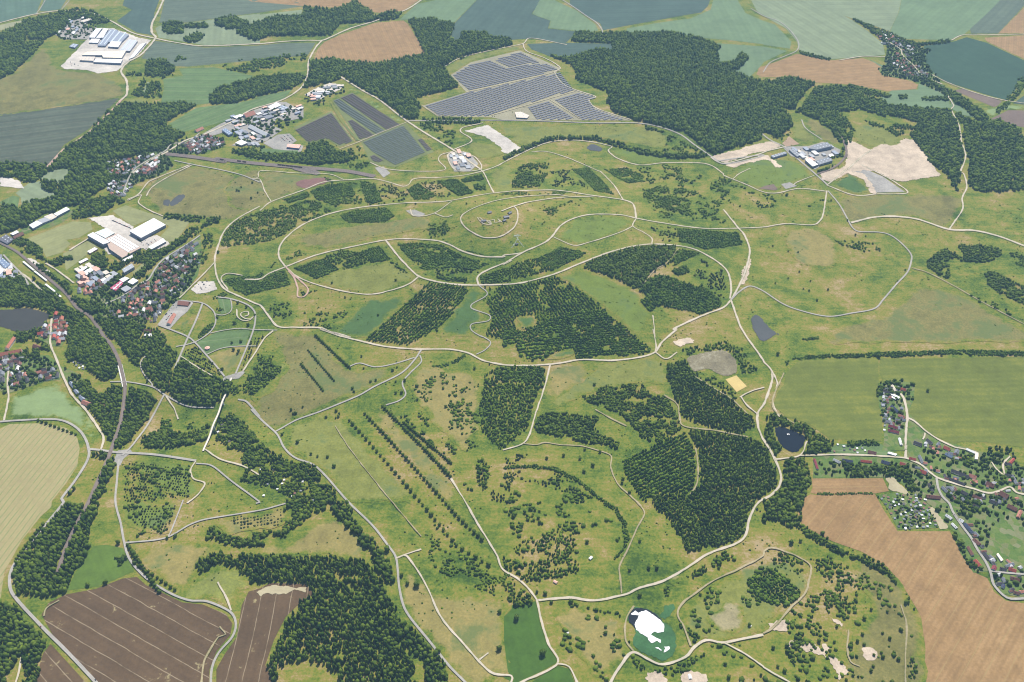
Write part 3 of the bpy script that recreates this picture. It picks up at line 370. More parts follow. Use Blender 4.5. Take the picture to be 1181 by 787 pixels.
W|dec|10|14|1|wood left of the dry clearing|1110,3567 1239,3796 1336,3807 1482,3636 1437,3516 1362,3579 1272,3563 1222,3504 1237,3310 1218,3265 1196,3310 1202,3425 1146,3536
W|dec|10|14|1|wood around the pale forest lane|1467,3616 1572,3592 1702,3570 1762,3456 1682,3433 1651,3304 1614,3167 1551,3053 1530,2994 1502,2917 1508,3041 1491,3113 1482,3167 1484,3271 1475,3343 1543,3454 1506,3493 1443,3535
W|dec|10|14|1|broad wood at the right edge|1700,3429 1827,3473 1920,3273 1785,2951 1592,2919 1553,2963 1619,3134 1666,3304
W|mix|9|11|.85|wood strips in the dry clearing|1228,3524 1280,3562 1288,3404 1242,3291 1219,3460
W|mix|9|9|.9|small grove in the dry clearing|1351,3480 1407,3443 1407,3410 1348,3441
W|mix|9|10|.8|wood patch right in the dry clearing|1402,3401 1461,3456 1523,3416 1425,3340
W|dec|9|10|1|hedge along the long tan field|1341,3792 1392,3817 1523,3714 1506,3688 1404,3731
W|dec|9|9|1|first hedge blob on the far meadow|1549,3711 1585,3715 1576,3681 1540,3677
W|dec|9|9|1|second hedge blob on the far meadow|1633,3686 1737,3690 1726,3658 1624,3661
W|dec|10|13|1|stream wood below the far village|1719,3877 1752,3762 1788,3740 1832,3551 1820,3472 1783,3468 1761,3591 1729,3697 1728,3796
W|dec|9|9|1|tree strip between the grey brown plots|1827,3473 1862,3497 1911,3399 1890,3358
W|mix|9|9|.8|thin tree strips at the right corner|1836,3527 1951,3613 1937,3579 1836,3518 1958,3654 2090,3863 2135,3895 2087,3787 1959,3623
W|dec|10|12|1|tree belt leading into the far village|1597,4587 1645,4516 1714,4405 1762,4302 1831,4272 1970,4306 1953,4272 1801,4240 1747,4253 1669,4321 1638,4456
W|dec|9|9|1|dark hedge beside the long tan field corner|1259,4187 1374,4099 1369,4077 1253,4152
W|dec|9|11|1|dark wood band along the works railway|1173,3484 1220,3483 1233,3404 1232,3318 1212,3234 1176,3177 1139,3156 1198,3223 1205,3275 1210,3372
W|dec|9|10|1|hedge curve below the grey works|1062,3061 1116,3086 1159,3132 1181,3162 1178,3142 1147,3102 1101,3062 1057,3042
W|mix|9|9|.6|bushes at the works wood corner|980,3325 1047,3393 1045,3376 989,3303
W|low|5|6|1|dark dense plantation block by the rim path|-683,2930 -639,2963 -552,2987 -523,2892 -638,2856
W|low|5|6|1|narrow dark plantation block by the rim path|-758,2871 -688,2927 -677,2891 -738,2844
W|mix|7|7|.85|patchy plantation inside the west bend|-902,2587 -917,2665 -890,2737 -824,2796 -811,2806 -751,2834 -747,2812 -682,2731 -716,2646 -746,2615 -811,2596
W|mix|7|7|.75|ragged plantation lobe in the west bend|-747,2812 -689,2857 -652,2852 -590,2789 -616,2765 -660,2726 -688,2745
W|low|5|6|.95|plantation stripes north of the ridge road|-523,2993 -467,2973 -441,2880 -429,2839 -465,2823 -481,2838
W|young|8|5|.5|sparse young trees north of the ridge road|-460,2977 -357,2917 -325,2825 -392,2823 -433,2863
W|low|5|5|.95|dark plantation wedge north of the ridge road|-357,2917 -316,2959 -248,2855 -276,2826 -319,2832
W|young|8|4|.6|dotted young planting north of the ridge road|-315,2968 -256,2970 -184,2840 -241,2837
W|low|5|6|1|dark plantation square near the connector|-255,2971 -189,2983 -125,2860 -175,2840
W|low|5|6|1|dark strip near the connector path|-174,2979 -104,3021 -97,2972 -166,2952
W|low|6|7|.9|small dark clump near the connector path|-128,2931 -92,2933 -85,2876 -119,2885
W|low|5|6|1|spindle shaped plantation on the long meadow|-558,2757 -504,2784 -410,2790 -374,2725 -405,2687 -522,2703
W|mix|7|7|.7|scrubby planting on the summit shoulder|-264,2650 -203,2657 -191,2614 -204,2565 -213,2551 -258,2572
W|low|5|4|1|hedge band below the summit slope|-210,2554 -154,2496 -80,2465 -70,2459 -146,2484 -202,2534
W|low|5|5|.9|plantation fan above the lens path|-352,2556 -283,2552 -212,2528 -146,2462 -66,2421 -111,2395 -183,2416 -248,2408 -264,2411 -312,2480
W|young|8|6|.55|loose young trees along the lens path|-235,2406 -144,2408 -79,2411 -104,2374 -126,2361 -214,2378
W|low|5|6|1|hedge bank above the loop road|-220,2376 -129,2361 -134,2341 -213,2363
W|low|5|6|1|dark block left in the lens wood|-656,2459 -570,2504 -513,2441 -580,2398
W|mix|7|8|.9|middle block in the lens wood|-570,2504 -527,2539 -461,2528 -423,2471 -494,2438 -519,2454
W|low|5|6|1|right block in the lens wood|-461,2528 -406,2551 -364,2475 -418,2464
W|mix|6|6|.8|ragged belt at the lens meadow edge|-363,2473 -305,2401 -312,2391 -355,2441
W|low|5|5|1|dark plantation below the western bend|-855,2412 -802,2424 -749,2425 -682,2455 -647,2375 -756,2332 -769,2327 -815,2361
W|mix|6|5|.6|shrub ring west of the ridge road|-763,2431 -712,2509 -715,2474 -755,2422
W|mix|6|5|.7|shrub ellipse on the ridge meadow|-694,2520 -658,2550 -625,2533 -671,2504
W|rows|6.2|8|.95|sector plantation with dark rows below the lens|-244,2354 -121,2316 -170,2197 -206,2135 -213,2147 -230,2124 -286,2081 -397,2108 -376,2142 -335,2216
W|low|5|6|1|dark block right of the summit path fork|-91,2364 -46,2391 -8,2334 -84,2331
W|mix|6|7|.9|mixed block right of the summit path fork|-46,2391 -1,2407 12,2430 71,2440 112,2387 37,2353 -26,2335 -6,2335
W|low|5|6|1|dark square plantation below the oval meadow|71,2440 146,2504 218,2475 205,2456 115,2385
W|mix|7|8|.7|speckled plantation beside the ridge corner|14,3073 61,3124 133,3127 111,2959 80,2907 -1,2903
W|young|8|5|.5|dotted planting beside the ridge corner|129,3055 207,3079 262,2915 134,2921 149,2981
W|low|5|4|1|dark smooth plantation wedge by the pink path|207,3079 270,3095 321,2958 338,2876 279,2898 235,3027
W|mix|7|4|.6|thin hedge along the upper ridge road|-30,2849 14,2861 182,2880 181,2857 13,2831 -30,2821
W|mix|7|5|.45|scattered shrubs on the summit back slope|97,2725 186,2806 274,2834 177,2763 109,2657 94,2603
W|low|5|4|.9|dark low planting by the pond track|323,3084 402,3097 457,3037 445,2984 397,2969 350,3034
W|mix|7|7|.65|shrub belt on the eastern heath|427,2900 493,2952 588,2935 593,2859 567,2742 524,2745 476,2817
W|mix|8|6|.45|scrub patch above the eastern fork|616,2875 699,2847 649,2721 614,2725 606,2813
W|low|5|6|1|long dark plantation below the eastern path|519,2657 714,2650 714,2579 592,2539 548,2567 515,2575
W|young|9|5|.45|dotted planting left of the long plantation|421,2649 519,2664 514,2575 459,2566 428,2588
W|dec|8|10|1|loop plantation upper wood|205,2402 247,2445 345,2507 415,2534 505,2542 480,2459 427,2407 388,2349 366,2317 347,2313 280,2361
W|low|6|9|1|loop plantation lower wood|381,2338 425,2385 463,2376 534,2333 550,2351 597,2275 590,2244 528,2207 499,2222 414,2239 365,2305
W|low|6|9|1|small dark square at the plantation tip|363,2255 381,2278 416,2245 383,2210
W|low|5|7|1|dark wedge in the loop plantation|503,2535 570,2517 476,2433
W|low|5|7|1|dark small block in the loop plantation|467,2410 518,2447 527,2408 483,2384
W|young|8|6|.6|dotted trees inside the plantation loop|558,2494 621,2431 621,2342 602,2276 569,2347 537,2398 564,2447
W|rows|6.2|8|.9|row planted upper fan of the great plantation|44,2328 127,2356 182,2308 241,2243 259,2223 208,2203 121,2185 86,2233
W|low|6|8|1|dark bar across the great plantation|121,2185 258,2220 264,2197 127,2172
W|rows|6.2|8|.95|lower fan of the great plantation|84,2179 268,2195 313,2143 340,2098 371,2052 351,2037 168,2020 164,2057 147,2061 93,2032 82,2058
W|rows|6.2|8|.9|left block of the great plantation|-64,2313 -1,2320 43,2326 86,2233 11,2189 5,2101 -25,2139 -1,2101 -73,2112 -56,2165 -70,2256
W|rows|9|8|.95|striped block of the great plantation|11,2086 89,2097 112,2049 87,2015 28,2014 14,2059
W|low|6|7|.95|middle blocks of the great plantation|23,2143 72,2148 97,2179 92,2097 17,2090 -24,2069 -25,2139
W|mix|7|9|.95|square plantation west of the straight path|-24,1986 11,1990 81,1987 85,1938 60,1855 37,1750 -22,1684 -38,1700 -76,1749 -79,1855 -75,1952 -62,1974
W|low|6|8|.9|darker cap of the square plantation|-24,1986 81,1987 82,1951 33,1930 -23,1930
W|dec|7|9|.95|wood below the dry meadow|53,1775 92,1818 120,1814 208,1802 201,1751 255,1702 254,1686 216,1701 164,1714 137,1721 58,1746
W|dec|7|8|.8|ragged heart shaped plantation|181,1879 230,1903 293,1919 339,1918 356,1876 389,1868 405,1819 415,1764 407,1749 372,1727 338,1711 318,1720 300,1751 292,1781 252,1821 188,1854
W|dec|7|10|1|basin plantation beside the settling pond|404,1994 458,2010 489,1940 536,1883 574,1817 592,1793 589,1761 559,1734 493,1754 438,1783 416,1819 412,1876 400,1941
W|rows|6.2|9|1|row planted shield plantation|261,1647 348,1704 419,1743 434,1689 432,1631 419,1583 402,1544 330,1550 297,1517 265,1601
W|dec|7.5|11|1|big dark plantation on the eastern path|428,1747 455,1754 511,1732 572,1718 599,1693 609,1655 615,1600 607,1572 577,1539 529,1483 503,1425 471,1400 396,1384 371,1381 359,1439 318,1519 319,1537 345,1544 406,1538 430,1583 441,1645 440,1704
W|mix|7|7|.8|trees ringing the settling pond|446,2048 509,2076 571,2093 616,2061 627,2006 596,1967 592,2005 570,2053 504,2042 459,2019
W|mix|7|7|.9|dark clump beside the yellow basin|600,1973 630,1997 635,1970 600,1960
W|mix|7|6|.6|trees between basin and plantation|470,1968 511,1973 545,1938 564,1882 573,1841 537,1891 489,1946
W|low|4|6|1|dark arc hedge in the lower meadow|-21,1630 56,1634 100,1627 149,1592 183,1558 213,1520 203,1520 177,1550 144,1585 97,1618 56,1625 -21,1622
W|low|4|6|.95|dark arc hedge curling to the path|205,1522 234,1502 253,1459 253,1401 217,1352 214,1357 243,1401 243,1459 229,1492 205,1512
W|young|7|5|.5|bright scrub under the arc hedge|-21,1610 40,1618 107,1611 171,1563 183,1523 153,1516 105,1563 40,1583 -21,1576
W|mix|7|8|.85|lower wood beside the service road|-19,1326 -19,1356 29,1349 72,1349 79,1400 110,1425 144,1406 126,1374 145,1338 133,1319 100,1307 52,1301 24,1295
W|mix|7|8|.7|wood tongue in the lower meadow|103,1451 146,1465 150,1432 124,1418 95,1419
W|mix|7|8|.85|wood corner by the lower fork|-19,1297 9,1302 47,1256 42,1236 5,1229 -5,1268
W|mix|7|8|.75|grove left of the square plantation|-87,1582 -84,1646 -51,1674 -51,1562 -71,1547
W|young|7|6|.5|bright scrub below the grove|-51,1562 -1,1590 -1,1515 -60,1515
W|young|7|5|.45|bright scrub west of the arc hedge|-21,1653 10,1676 52,1676 56,1640 -21,1633
W|low|4|4|.9|dark arc shaped hedge near the rim path|-213,1998 -181,2002 -153,2017 -130,2043 -118,2038 -144,2008 -180,1987 -212,1992
W|dec|8|11|.9|garden wood below the park road|-701,1789 -676,1797 -635,1744 -602,1716 -560,1667 -521,1651 -466,1635 -433,1585 -378,1517 -437,1518 -473,1586 -530,1615 -583,1653 -612,1639 -653,1685
W|dec|9|15|.95|long wood rising from the lower edge|-554,1364 -482,1369 -385,1365 -315,1354 -277,1310 -231,1230 -229,1203 -200,1181 -224,1150 -195,1114 -173,1060 -323,1061 -351,1104 -401,1115 -442,1099 -439,1060 -469,1102 -461,1154 -452,1202 -431,1241 -405,1267 -422,1295 -493,1299 -537,1285 -541,1286 -549,1310 -579,1337 -619,1346 -643,1327 -654,1314 -665,1346 -638,1367 -605,1369 -536,1364
W|dec|9|14|1|wood strip between road and tawny meadow|-402,1523 -369,1509 -355,1478 -301,1401 -255,1345 -247,1304 -261,1297 -314,1385 -374,1464 -403,1491
W|dec|9|14|1|wood tail beside the tawny meadow|-253,1219 -230,1214 -200,1187 -152,1144 -128,1098 -118,1060 -156,1060 -172,1109 -220,1154
W|dec|9|10|.9|trees under the orchard plot|-666,1457 -640,1434 -617,1420 -548,1421 -492,1421 -470,1440 -449,1466 -407,1523 -510,1524 -498,1440 -539,1434 -567,1428 -513,1402 -531,1393 -546,1396 -561,1399 -611,1396 -638,1405 -658,1415
W|dec|9|14|1|wood along the lower railway|-998,1683 -950,1687 -950,1641 -952,1513 -1004,1520 -999,1590 -1014,1512 -1019,1470 -1030,1427 -1049,1375 -1050,1327 -1023,1274 -989,1260 -946,1256 -915,1273 -912,1332 -900,1395 -919,1420 -927,1460 -928,1522 -931,1554 -929,1656 -944,1671 -955,1656
W|dec|9|14|1|wood at the lower left corner|-1068,1247 -1012,1246 -962,1201 -906,1152 -904,1097 -893,1044 -916,1044 -941,1113 -952,1123 -957,1108 -950,1059 -983,1045
W|dec|8|8|1|bush clump on the vivid paddock|-848,1357 -824,1373 -814,1357 -828,1338
W|dec|9|14|1|dark wood above the railway bridge|-1249,2181 -1150,2178 -1097,2119 -1049,2033 -1039,1978 -1063,1951 -1122,2005 -1185,2069 -1216,2107
W|dec|9|14|1|bowl shaped wood in the park|-990,2033 -967,2076 -938,2099 -894,2060 -897,1996 -886,1910 -926,1930 -967,1983
W|dec|9|14|1|valley wood under the footbridge|-894,2005 -878,2032 -813,1985 -760,1955 -732,1948 -721,1939 -737,1879 -763,1866 -796,1860 -870,1893 -884,1914
W|low|6|6|1|straight planted strip by the vineyard plot|-893,2062 -862,2041 -761,1961 -765,1955 -878,2032
W|dec|8|12|1|wood between railway and park avenue|-978,1914 -952,1924 -902,1889 -917,1815 -923,1735 -932,1721 -954,1829
W|dec|8|12|1|wood strip right of the railway|-993,1926 -977,1918 -955,1828 -930,1721 -941,1699 -956,1699 -966,1795
W|dec|8|12|1|wood between village street and railway|-1040,1932 -1006,1933 -990,1864 -974,1757 -977,1729 -997,1747 -1027,1800 -1092,1868 -1131,1915 -1128,1941 -1109,1951 -1058,1900
W|dec|8|11|.95|tree belt above the orchard lane|-907,1748 -865,1786 -809,1762 -754,1800 -740,1740 -761,1729 -816,1698 -860,1702 -897,1720
W|dec|8|10|.8|garden wood beside the footbridge|-733,1830 -703,1844 -659,1796 -611,1730 -653,1685 -646,1699 -675,1685 -707,1729 -738,1761
W|mix|7|8|.85|terraced tree belts below the play garden|-737,1931 -698,1938 -670,2026 -705,2083 -613,2005 -608,1978 -667,1898 -676,1913 -713,1900
W|mix|7|8|.9|second tree belt on the terrace|-673,1929 -647,1971 -613,2005 -608,1978 -639,1928 -667,1898 -698,1910
W|mix|7|7|.85|upper tree belt on the terrace|-671,1989 -650,2047 -642,2054 -634,2054 -641,2013 -665,1971
W|low|4|4|.9|dark hedge below the yellowish knoll|-21,1350 -1,1356 -19,1308 -1,1308
W|mix|7|7|.8|bushes along the white pond path|114,1251 139,1245 175,1233 225,1217 219,1211 179,1225 120,1238
W|mix|7|7|.85|curved bush belt left of the white pond|187,1195 193,1175 211,1158 198,1162 187,1178
W|mix|7|7|.85|bushes under the curved road|302,1251 324,1291 332,1287 311,1244
W|low|6|7|.9|bush rows east of the white pond|333,1212 369,1169 357,1152 331,1194
W|mix|7|7|.8|trees below the gravel road|228,1112 246,1117 254,1100 282,1086 313,1096 371,1132 371,1117 311,1076 277,1081 235,1098
W|low|6|8|1|dark plantation beside the scrubland|485,1300 527,1332 552,1331 593,1267 556,1238 511,1244 495,1267
W|mix|7|7|.8|small square wood below the scrub track|547,1349 581,1376 618,1342 597,1317 574,1321
W|mix|8|9|.75|trees along the lower eastern path|346,1309 397,1333 431,1363 467,1376 471,1363 436,1333 359,1296
W|dec|9|12|.95|wood under the round pond|636,1642 686,1655 686,1584 670,1530 648,1511 632,1461 610,1442 585,1462 553,1455 567,1523 588,1529 609,1559 625,1599
W|dec|8|11|.95|wood around the round pond|620,1792 651,1808 721,1760 764,1698 754,1676 691,1655 684,1670 709,1714 703,1729 641,1759 633,1745 640,1684 614,1656 602,1701
W|dec|7|9|.85|tree strip along the big tan field|630,1454 668,1415 688,1395 735,1357 784,1326 796,1274 811,1229 799,1224 788,1263 776,1315 732,1344 675,1383 623,1435
W|mix|7|7|.75|scrub thicket in the field bend|637,1249 671,1277 706,1264 693,1231 662,1203 634,1220
W|mix|7|6|.6|scrub belt above the thicket|629,1354 669,1359 726,1322 773,1291 758,1269 705,1282 665,1306 632,1324
W|mix|7|6|.6|scrub belt beside the sandy scar|571,1244 599,1227 619,1162 607,1147 585,1168 559,1211
W|mix|7|7|.7|scrub grove near the bottom field edge|755,1125 777,1125 773,1085 749,1066 750,1095
W|dec|7|8|.8|trees at the bottom of the scrub|544,1163 570,1179 563,1132 543,1122 535,1067 573,1062 541,1057 532,1132
W|loose|8|9|.7|garden trees of the town below the factory|-1286,2429 -1258,2464 -1194,2451 -1100,2393 -1063,2529 -951,2542 -946,2387 -966,2320 -1025,2202 -1084,2213 -1184,2243 -1203,2254 -1217,2323
W|loose|8.5|9|.75|garden trees of the hillside suburb|-1433,3141 -1343,3179 -1295,3264 -1247,3291 -1170,3356 -1064,3339 -1047,3266 -1114,3212 -1181,3194 -1239,3177 -1192,3119 -1207,3062 -1263,3017 -1319,2951 -1345,2938 -1392,3000
W|loose|9|7|.6|garden trees along the village lane|942,1927 995,1941 1038,1929 1008,1861 988,1853 953,1741 901,1740 914,1784 917,1836
W|loose|9|7|.5|garden trees of the village main street|706,1646 902,1631 927,1622 966,1587 961,1552 967,1518 970,1456 948,1433 934,1494 914,1528 865,1588 854,1593 693,1591
W|loose|9|7|.4|garden trees of the upper village|980,1698 1043,1668 1111,1673 1175,1663 1188,1615 1219,1597 1192,1533 1145,1553 1076,1545 1011,1573 978,1594 961,1634 965,1660
W|loose|9|7|.3|garden trees of the lower village|966,1545 1040,1541 1097,1535 1165,1519 1180,1506 1171,1485 1111,1430 1080,1468 1050,1430 1002,1357 1069,1328 1039,1255 992,1288 997,1315 1001,1430 983,1500
W|loose|7|5|.7|allotment trees beside the tan field|823,1532 876,1539 911,1531 931,1496 927,1434 838,1431 833,1493
W|loose|10|9|.7|garden trees of the far village|1654,4503 1736,4366 1776,4293 1837,4185 1809,4152 1771,4064 1769,3934 1763,3819 1768,3719 1727,3739 1651,3862 1621,3883 1544,3916 1550,3991 1589,4024 1662,4238
W|loose|9|8|.75|garden trees of the left edge hamlet|-1374,2056 -1312,2048 -1245,2055 -1194,2014 -1144,1987 -1014,1857 -1020,1849 -1072,1854 -1152,1942 -1180,1973 -1180,1959 -1217,1949 -1293,1899 -1315,1912
W|dec|8|12|.9|dark trees around the terraced houses|-1336,2163 -1329,2171 -1309,2197 -1317,2230 -1307,2255 -1267,2256 -1229,2248 -1184,2203 -1125,2144 -1087,2026 -1184,2024 -1221,2142 -1257,2214 -1292,2243 -1297,2164 -1309,2144 -1281,2109 -1261,2106 -1248,2071 -1265,2078 -1309,2132
W|dec|8|13|1|dark wood on the lake shore|-1517,2365 -1490,2338 -1433,2322 -1371,2332 -1323,2329 -1272,2286 -1200,2236 -1225,2236 -1270,2265 -1301,2268 -1318,2234 -1351,2267 -1414,2274 -1465,2277 -1480,2276
W|dec|8|13|.95|dark wood above the lake|-1547,2438 -1532,2439 -1477,2421 -1420,2422 -1351,2349 -1306,2324 -1481,2316 -1496,2316
W|dec|8|13|.95|wood below the red roofed barracks|-1373,2052 -1324,2076 -1282,2085 -1263,2059 -1268,2047 -1323,2046 -1366,2037
W|dec|8|13|.95|wood between railway and town|-1351,2404 -1321,2409 -1293,2359 -1264,2321 -1267,2343 -1253,2317 -1193,2291 -1169,2278 -1162,2257 -1198,2245 -1244,2278 -1293,2329 -1329,2386
W|dec|8|13|1|dark wood below the town houses|-1190,2233 -1167,2238 -1143,2213 -1084,2213 -1029,2192 -1007,2139 -1119,2139 -1026,2131 -1025,2175 -978,2174 -949,2130 -954,2088 -987,2068 -991,2016
W|dec|8|12|.95|trees beside the railway sheds|-1577,2614 -1551,2646 -1524,2641 -1485,2604 -1443,2553 -1429,2523 -1457,2533 -1512,2588 -1553,2609
W|dec|8|11|.9|tree belt along the western rail side|-1527,2578 -1496,2548 -1435,2489 -1423,2498 -1361,2432 -1335,2404 -1354,2413 -1428,2469 -1506,2548
W|dec|8|10|.8|tree belt between factory grass and town|-1419,2518 -1398,2533 -1358,2542 -1344,2527 -1360,2489 -1382,2489 -1410,2508
W|dec|8|10|.8|trees around the small factory sheds|-1295,2548 -1266,2567 -1234,2527 -1230,2489 -1269,2509 -1288,2519
W|dec|9|12|.95|hedge wood in front of the factory|-1215,2479 -1193,2537 -1114,2571 -1090,2558 -1062,2606 -1037,2643 -1011,2680 -971,2745 -945,2759 -944,2725 -1000,2693 -1023,2617 -1062,2557 -1087,2499 -1097,2442 -1114,2408 -1130,2420 -1114,2500 -1158,2513 -1194,2455
W|dec|9|10|.85|bush belt behind the factory grass|-1135,2784 -1071,2775 -960,2759 -967,2729 -1041,2740 -1125,2760
W|dec|9|12|.9|tree belt behind the factory car park|-1443,2805 -1421,2888 -1365,2900 -1344,2928 -1287,2867 -1324,2820 -1357,2787 -1382,2775 -1429,2763
W|mix|9|9|.6|garden trees north of the factory hedge|-1055,2655 -1019,2713 -990,2700 -986,2659 -1018,2637 -1044,2638
W|mix|8|9|.7|trees right of the town edge|-979,2653 -950,2664 -936,2607 -938,2563 -932,2488 -951,2515 -958,2569
W|low|4|5|1|dark hedge of the park ring|-865,2145 -854,2193 -836,2203 -831,2192 -842,2160 -856,2134
W|low|4|5|1|dark hedge by the play garden|-868,2323 -841,2346 -827,2333 -862,2314
W|mix|6|6|.9|shrub island inside the small lawn|-844,2259 -841,2285 -818,2270 -816,2253
W|orch|8|4|.9|small round trees ruled over the sandy orchard plot|-636,1471 -566,1487 -516,1500 -503,1457 -571,1444 -572,1441 -592,1441
W|orch|8|5|.85|young trees of the bright orchard below the avenue|-892,2066 -863,2107 -828,2060 -778,2003 -755,1972 -775,1973 -837,2019
W|orch|8|5|.85|young orchard between the straight walks|-718,1991 -717,2124 -695,2133 -666,2154 -696,2055 -709,1995
W|orch|7|5|.75|rows of small trees in the orchard gardens|-898,1656 -754,1626 -732,1541 -846,1522 -876,1522 -908,1641
W|orch|7|5|.7|rows of small trees in the lower orchard gardens|-864,1515 -752,1519 -749,1434 -825,1454 -853,1481
W|low|6|5|.8|small planted squares on the bowl meadow|-881,1831 -852,1828 -846,1787 -868,1786
W|low|6|5|.8|small planted square beside the playground|-809,1821 -791,1814 -790,1782 -806,1787
W|mix|6|5|.5|scrubby ground between rows and hedge|-177,1449 -136,1410 -96,1369 -53,1335 -11,1304 -11,1258 -60,1269 -102,1315 -135,1315 -165,1330 -174,1375 -187,1413
W|mix|8|6|.4|bushes along the big meadow hedge|-270,1814 -186,1705 -141,1646 -86,1555 -96,1548 -150,1631 -195,1683 -274,1802
W|mix|6|6|.55|bushes in the lower meadow corner|35,1418 100,1445 79,1400 72,1356 29,1353 0,1387
W|low|4|6|.9|long field hedge across the olive slope|719,2008 751,2030 812,2041 909,2050 1032,2063 1092,2065 1176,2070 1270,2068 1406,2056 1399,2037 1261,2045 1169,2051 1049,2044 1023,2036 1001,2040 905,2033 809,2028 754,2019 719,1992
W|low|4|6|.9|short hedge on the upper olive slope|790,2111 839,2125 837,2113 790,2102
W|low|3|4|.9|thin hedge between the two tan fields|690,1542 818,1539 816,1534 688,1535
W|low|4|6|.9|hedge behind the village street gardens|801,1706 878,1710 878,1691 800,1695
W|mix|6|6|.55|scattered scrub on the great right meadow|1000,2615 1072,2602 1147,2577 1131,2546 1071,2547 1001,2591
W|dec|8|8|.9|dark grove on the right meadow|1252,2492 1316,2553 1339,2559 1367,2505 1382,2585 1438,2587 1511,2564 1505,2532 1425,2481 1369,2493 1333,2504 1288,2394 1268,2411 1247,2457
W|dec|8|8|.9|dark grove at the right edge|1411,2428 1447,2434 1493,2354 1513,2310 1485,2245 1459,2272 1415,2321 1395,2376
W|mix|8|7|.5|bushes along the right dirt track|1313,2355 1361,2310 1409,2225 1399,2215 1345,2268 1312,2333
W|mix|8|6|.7|greens of the right meadow corner|1523,2552 1608,2535 1577,2460 1521,2471
W|rows|6.2|8|.95|infill block of the great plantation|12,2272 86,2233 121,2185 127,2172 96,2165 72,2148 62,2197 18,2189 -25,2182 -26,2273
W|loose|14|7|.5|yard trees of the industrial strip|-1068,3501 -925,3632 -823,3596 -806,3498 -866,3415 -905,3293 -1008,3273 -1053,3395
W|loose|12|7|.5|yard trees of the upper works hamlet|-832,3709 -788,3802 -686,3814 -676,3742 -730,3673 -744,3605 -808,3652
W|loose|12|7|.45|yard trees of the old works|-2061,4345 -2069,4621 -2008,4624 -1909,4452 -1896,4296 -1992,4292
W|loose|12|7|.5|yard trees of the town works|-1308,2464 -1269,2499 -1197,2463 -1153,2417 -1180,2378 -1220,2361 -1265,2378
W|mix|9|6|.22|scattered scrub across the field bend|543,1179 534,1222 599,1266 630,1336 669,1323 773,1291 794,1208 799,1155 771,1066 518,1067
W|mix|9|6|.22|scattered bushes over the lower meadow|-21,1603 56,1611 146,1577 188,1516 -20,1515
W|mix|9|6|.2|scattered bushes around the wood tongue|-20,1517 108,1518 212,1478 237,1420 213,1357 150,1363 77,1362 10,1387
W|mix|9|6|.2|scattered bushes around the white pond|97,1240 229,1223 234,1179 230,1137 254,1106 181,1067 125,1077 90,1180
W|mix|9|6|.25|scattered bushes east of the white pond|336,1234 403,1280 489,1338 533,1362 496,1179 411,1158 377,1169
W|mix|9|6|.2|scattered bushes on the lower right lawn|372,1137 409,1148 477,1086 471,1057 300,1057 313,1096 477,1077 516,1057 473,1057
W|mix|8|6|.3|self sown bushes between the tree rows and the plantation|-277,1968 -163,1984 -81,1948 -76,1751 -89,1646 -158,1675 -230,1800
W|mix|8|6|.2|self sown bushes on the rim meadows|-652,2359 -444,2303 -487,2147 -652,2184 -684,2256
W|mix|8|6|.3|self sown bushes along the northern heath|-649,3023 -482,2966 -420,2814 -566,2816 -664,2751
W|mix|8|6|.25|self sown bushes on the eastern heath|401,3089 592,3127 708,2985 721,2803 674,2702 464,2721 429,2914
W|mix|9|6|.2|bushes on the eastern works meadow|694,3066 759,2991 825,2894 963,2917 1041,2891 1020,2809 652,2809
W|mix|8|5|.4|lush scrub filling the hollow beside the tree rows|-175,1452 -157,1449 -96,1369 -11,1304 -11,1294 -86,1335 -135,1388
W|loose|10|7|.5|street trees of the right village|973,1580 1031,1559 1071,1531 1093,1532 1065,1465 980,1458 974,1517
W|loose|8|8|.7|trees behind the hay field houses|1078,1684 1101,1661 1148,1689 1186,1690 1193,1671 1155,1614 1096,1595 1077,1639
W|loose|8|8|.8|trees behind the village street houses|770,1632 907,1627 901,1588 856,1588 768,1590
W|dec|8|12|.85|dark trees crowding the lower town edge|-1143,2213 -1132,2254 -1094,2223 -1052,2228 -1016,2192 -1011,2152 -1008,2185 -1055,2230
W|dec|8|11|.8|trees around the small town works|-1290,2512 -1251,2535 -1223,2493 -1241,2464 -1270,2452
W|dec|8|11|.85|trees above the lakeside barracks|-1371,2154 -1339,2171 -1320,2123 -1333,2107 -1361,2122
W|dec|8|11|.8|trees on the station bank|-1683,2805 -1614,2726 -1570,2759 -1561,2803 -1568,2883 -1608,2896 -1644,2851 -1714,2880
W|dec|8|11|.9|trees below the left edge works|-1517,2468 -1479,2459 -1453,2459 -1436,2422 -1456,2407 -1495,2420
W|dec|8|9|.9|tall garden trees below the village street|772,1628 815,1627 804,1589 777,1589 770,1606
W|dec|8|9|.9|tall garden trees left of the allotments|857,1623 910,1627 919,1588 909,1538 889,1551 901,1588 854,1593
W|dec|8|9|.9|dark trees along the hay field foot of the village|799,1703 824,1703 877,1710 880,1701 848,1689 796,1694
W|dec|8|8|.5|dark trees in the middle of the village lane|920,1836 944,1841 923,1791 911,1791
W|dec|8|9|.8|dark trees at the head of the village lane|948,1931 1002,1939 999,1920 976,1920 945,1903 919,1852 931,1899
W|dec|8|9|.85|trees along the tan field village edge|953,1423 967,1415 961,1350 988,1319 981,1308 961,1312 954,1361 952,1397
W|dec|8|8|.5|tall trees in the heart of the village|1057,1657 1085,1661 1090,1646 1120,1669 1120,1643 1086,1609 1055,1624
W|dec|8|8|.45|tall trees in the lower village gardens|989,1538 1026,1518 1049,1501 1031,1478 1000,1487 984,1511
W|dec|8|9|.8|trees behind the brown farmhouse|1100,1581 1132,1595 1129,1563 1102,1546
W|mix|9|7|.35|bushes and hedges threading the orchard gardens|-929,1656 -751,1656 -743,1583 -757,1522 -891,1522 -877,1508 -815,1421 -747,1427 -753,1522
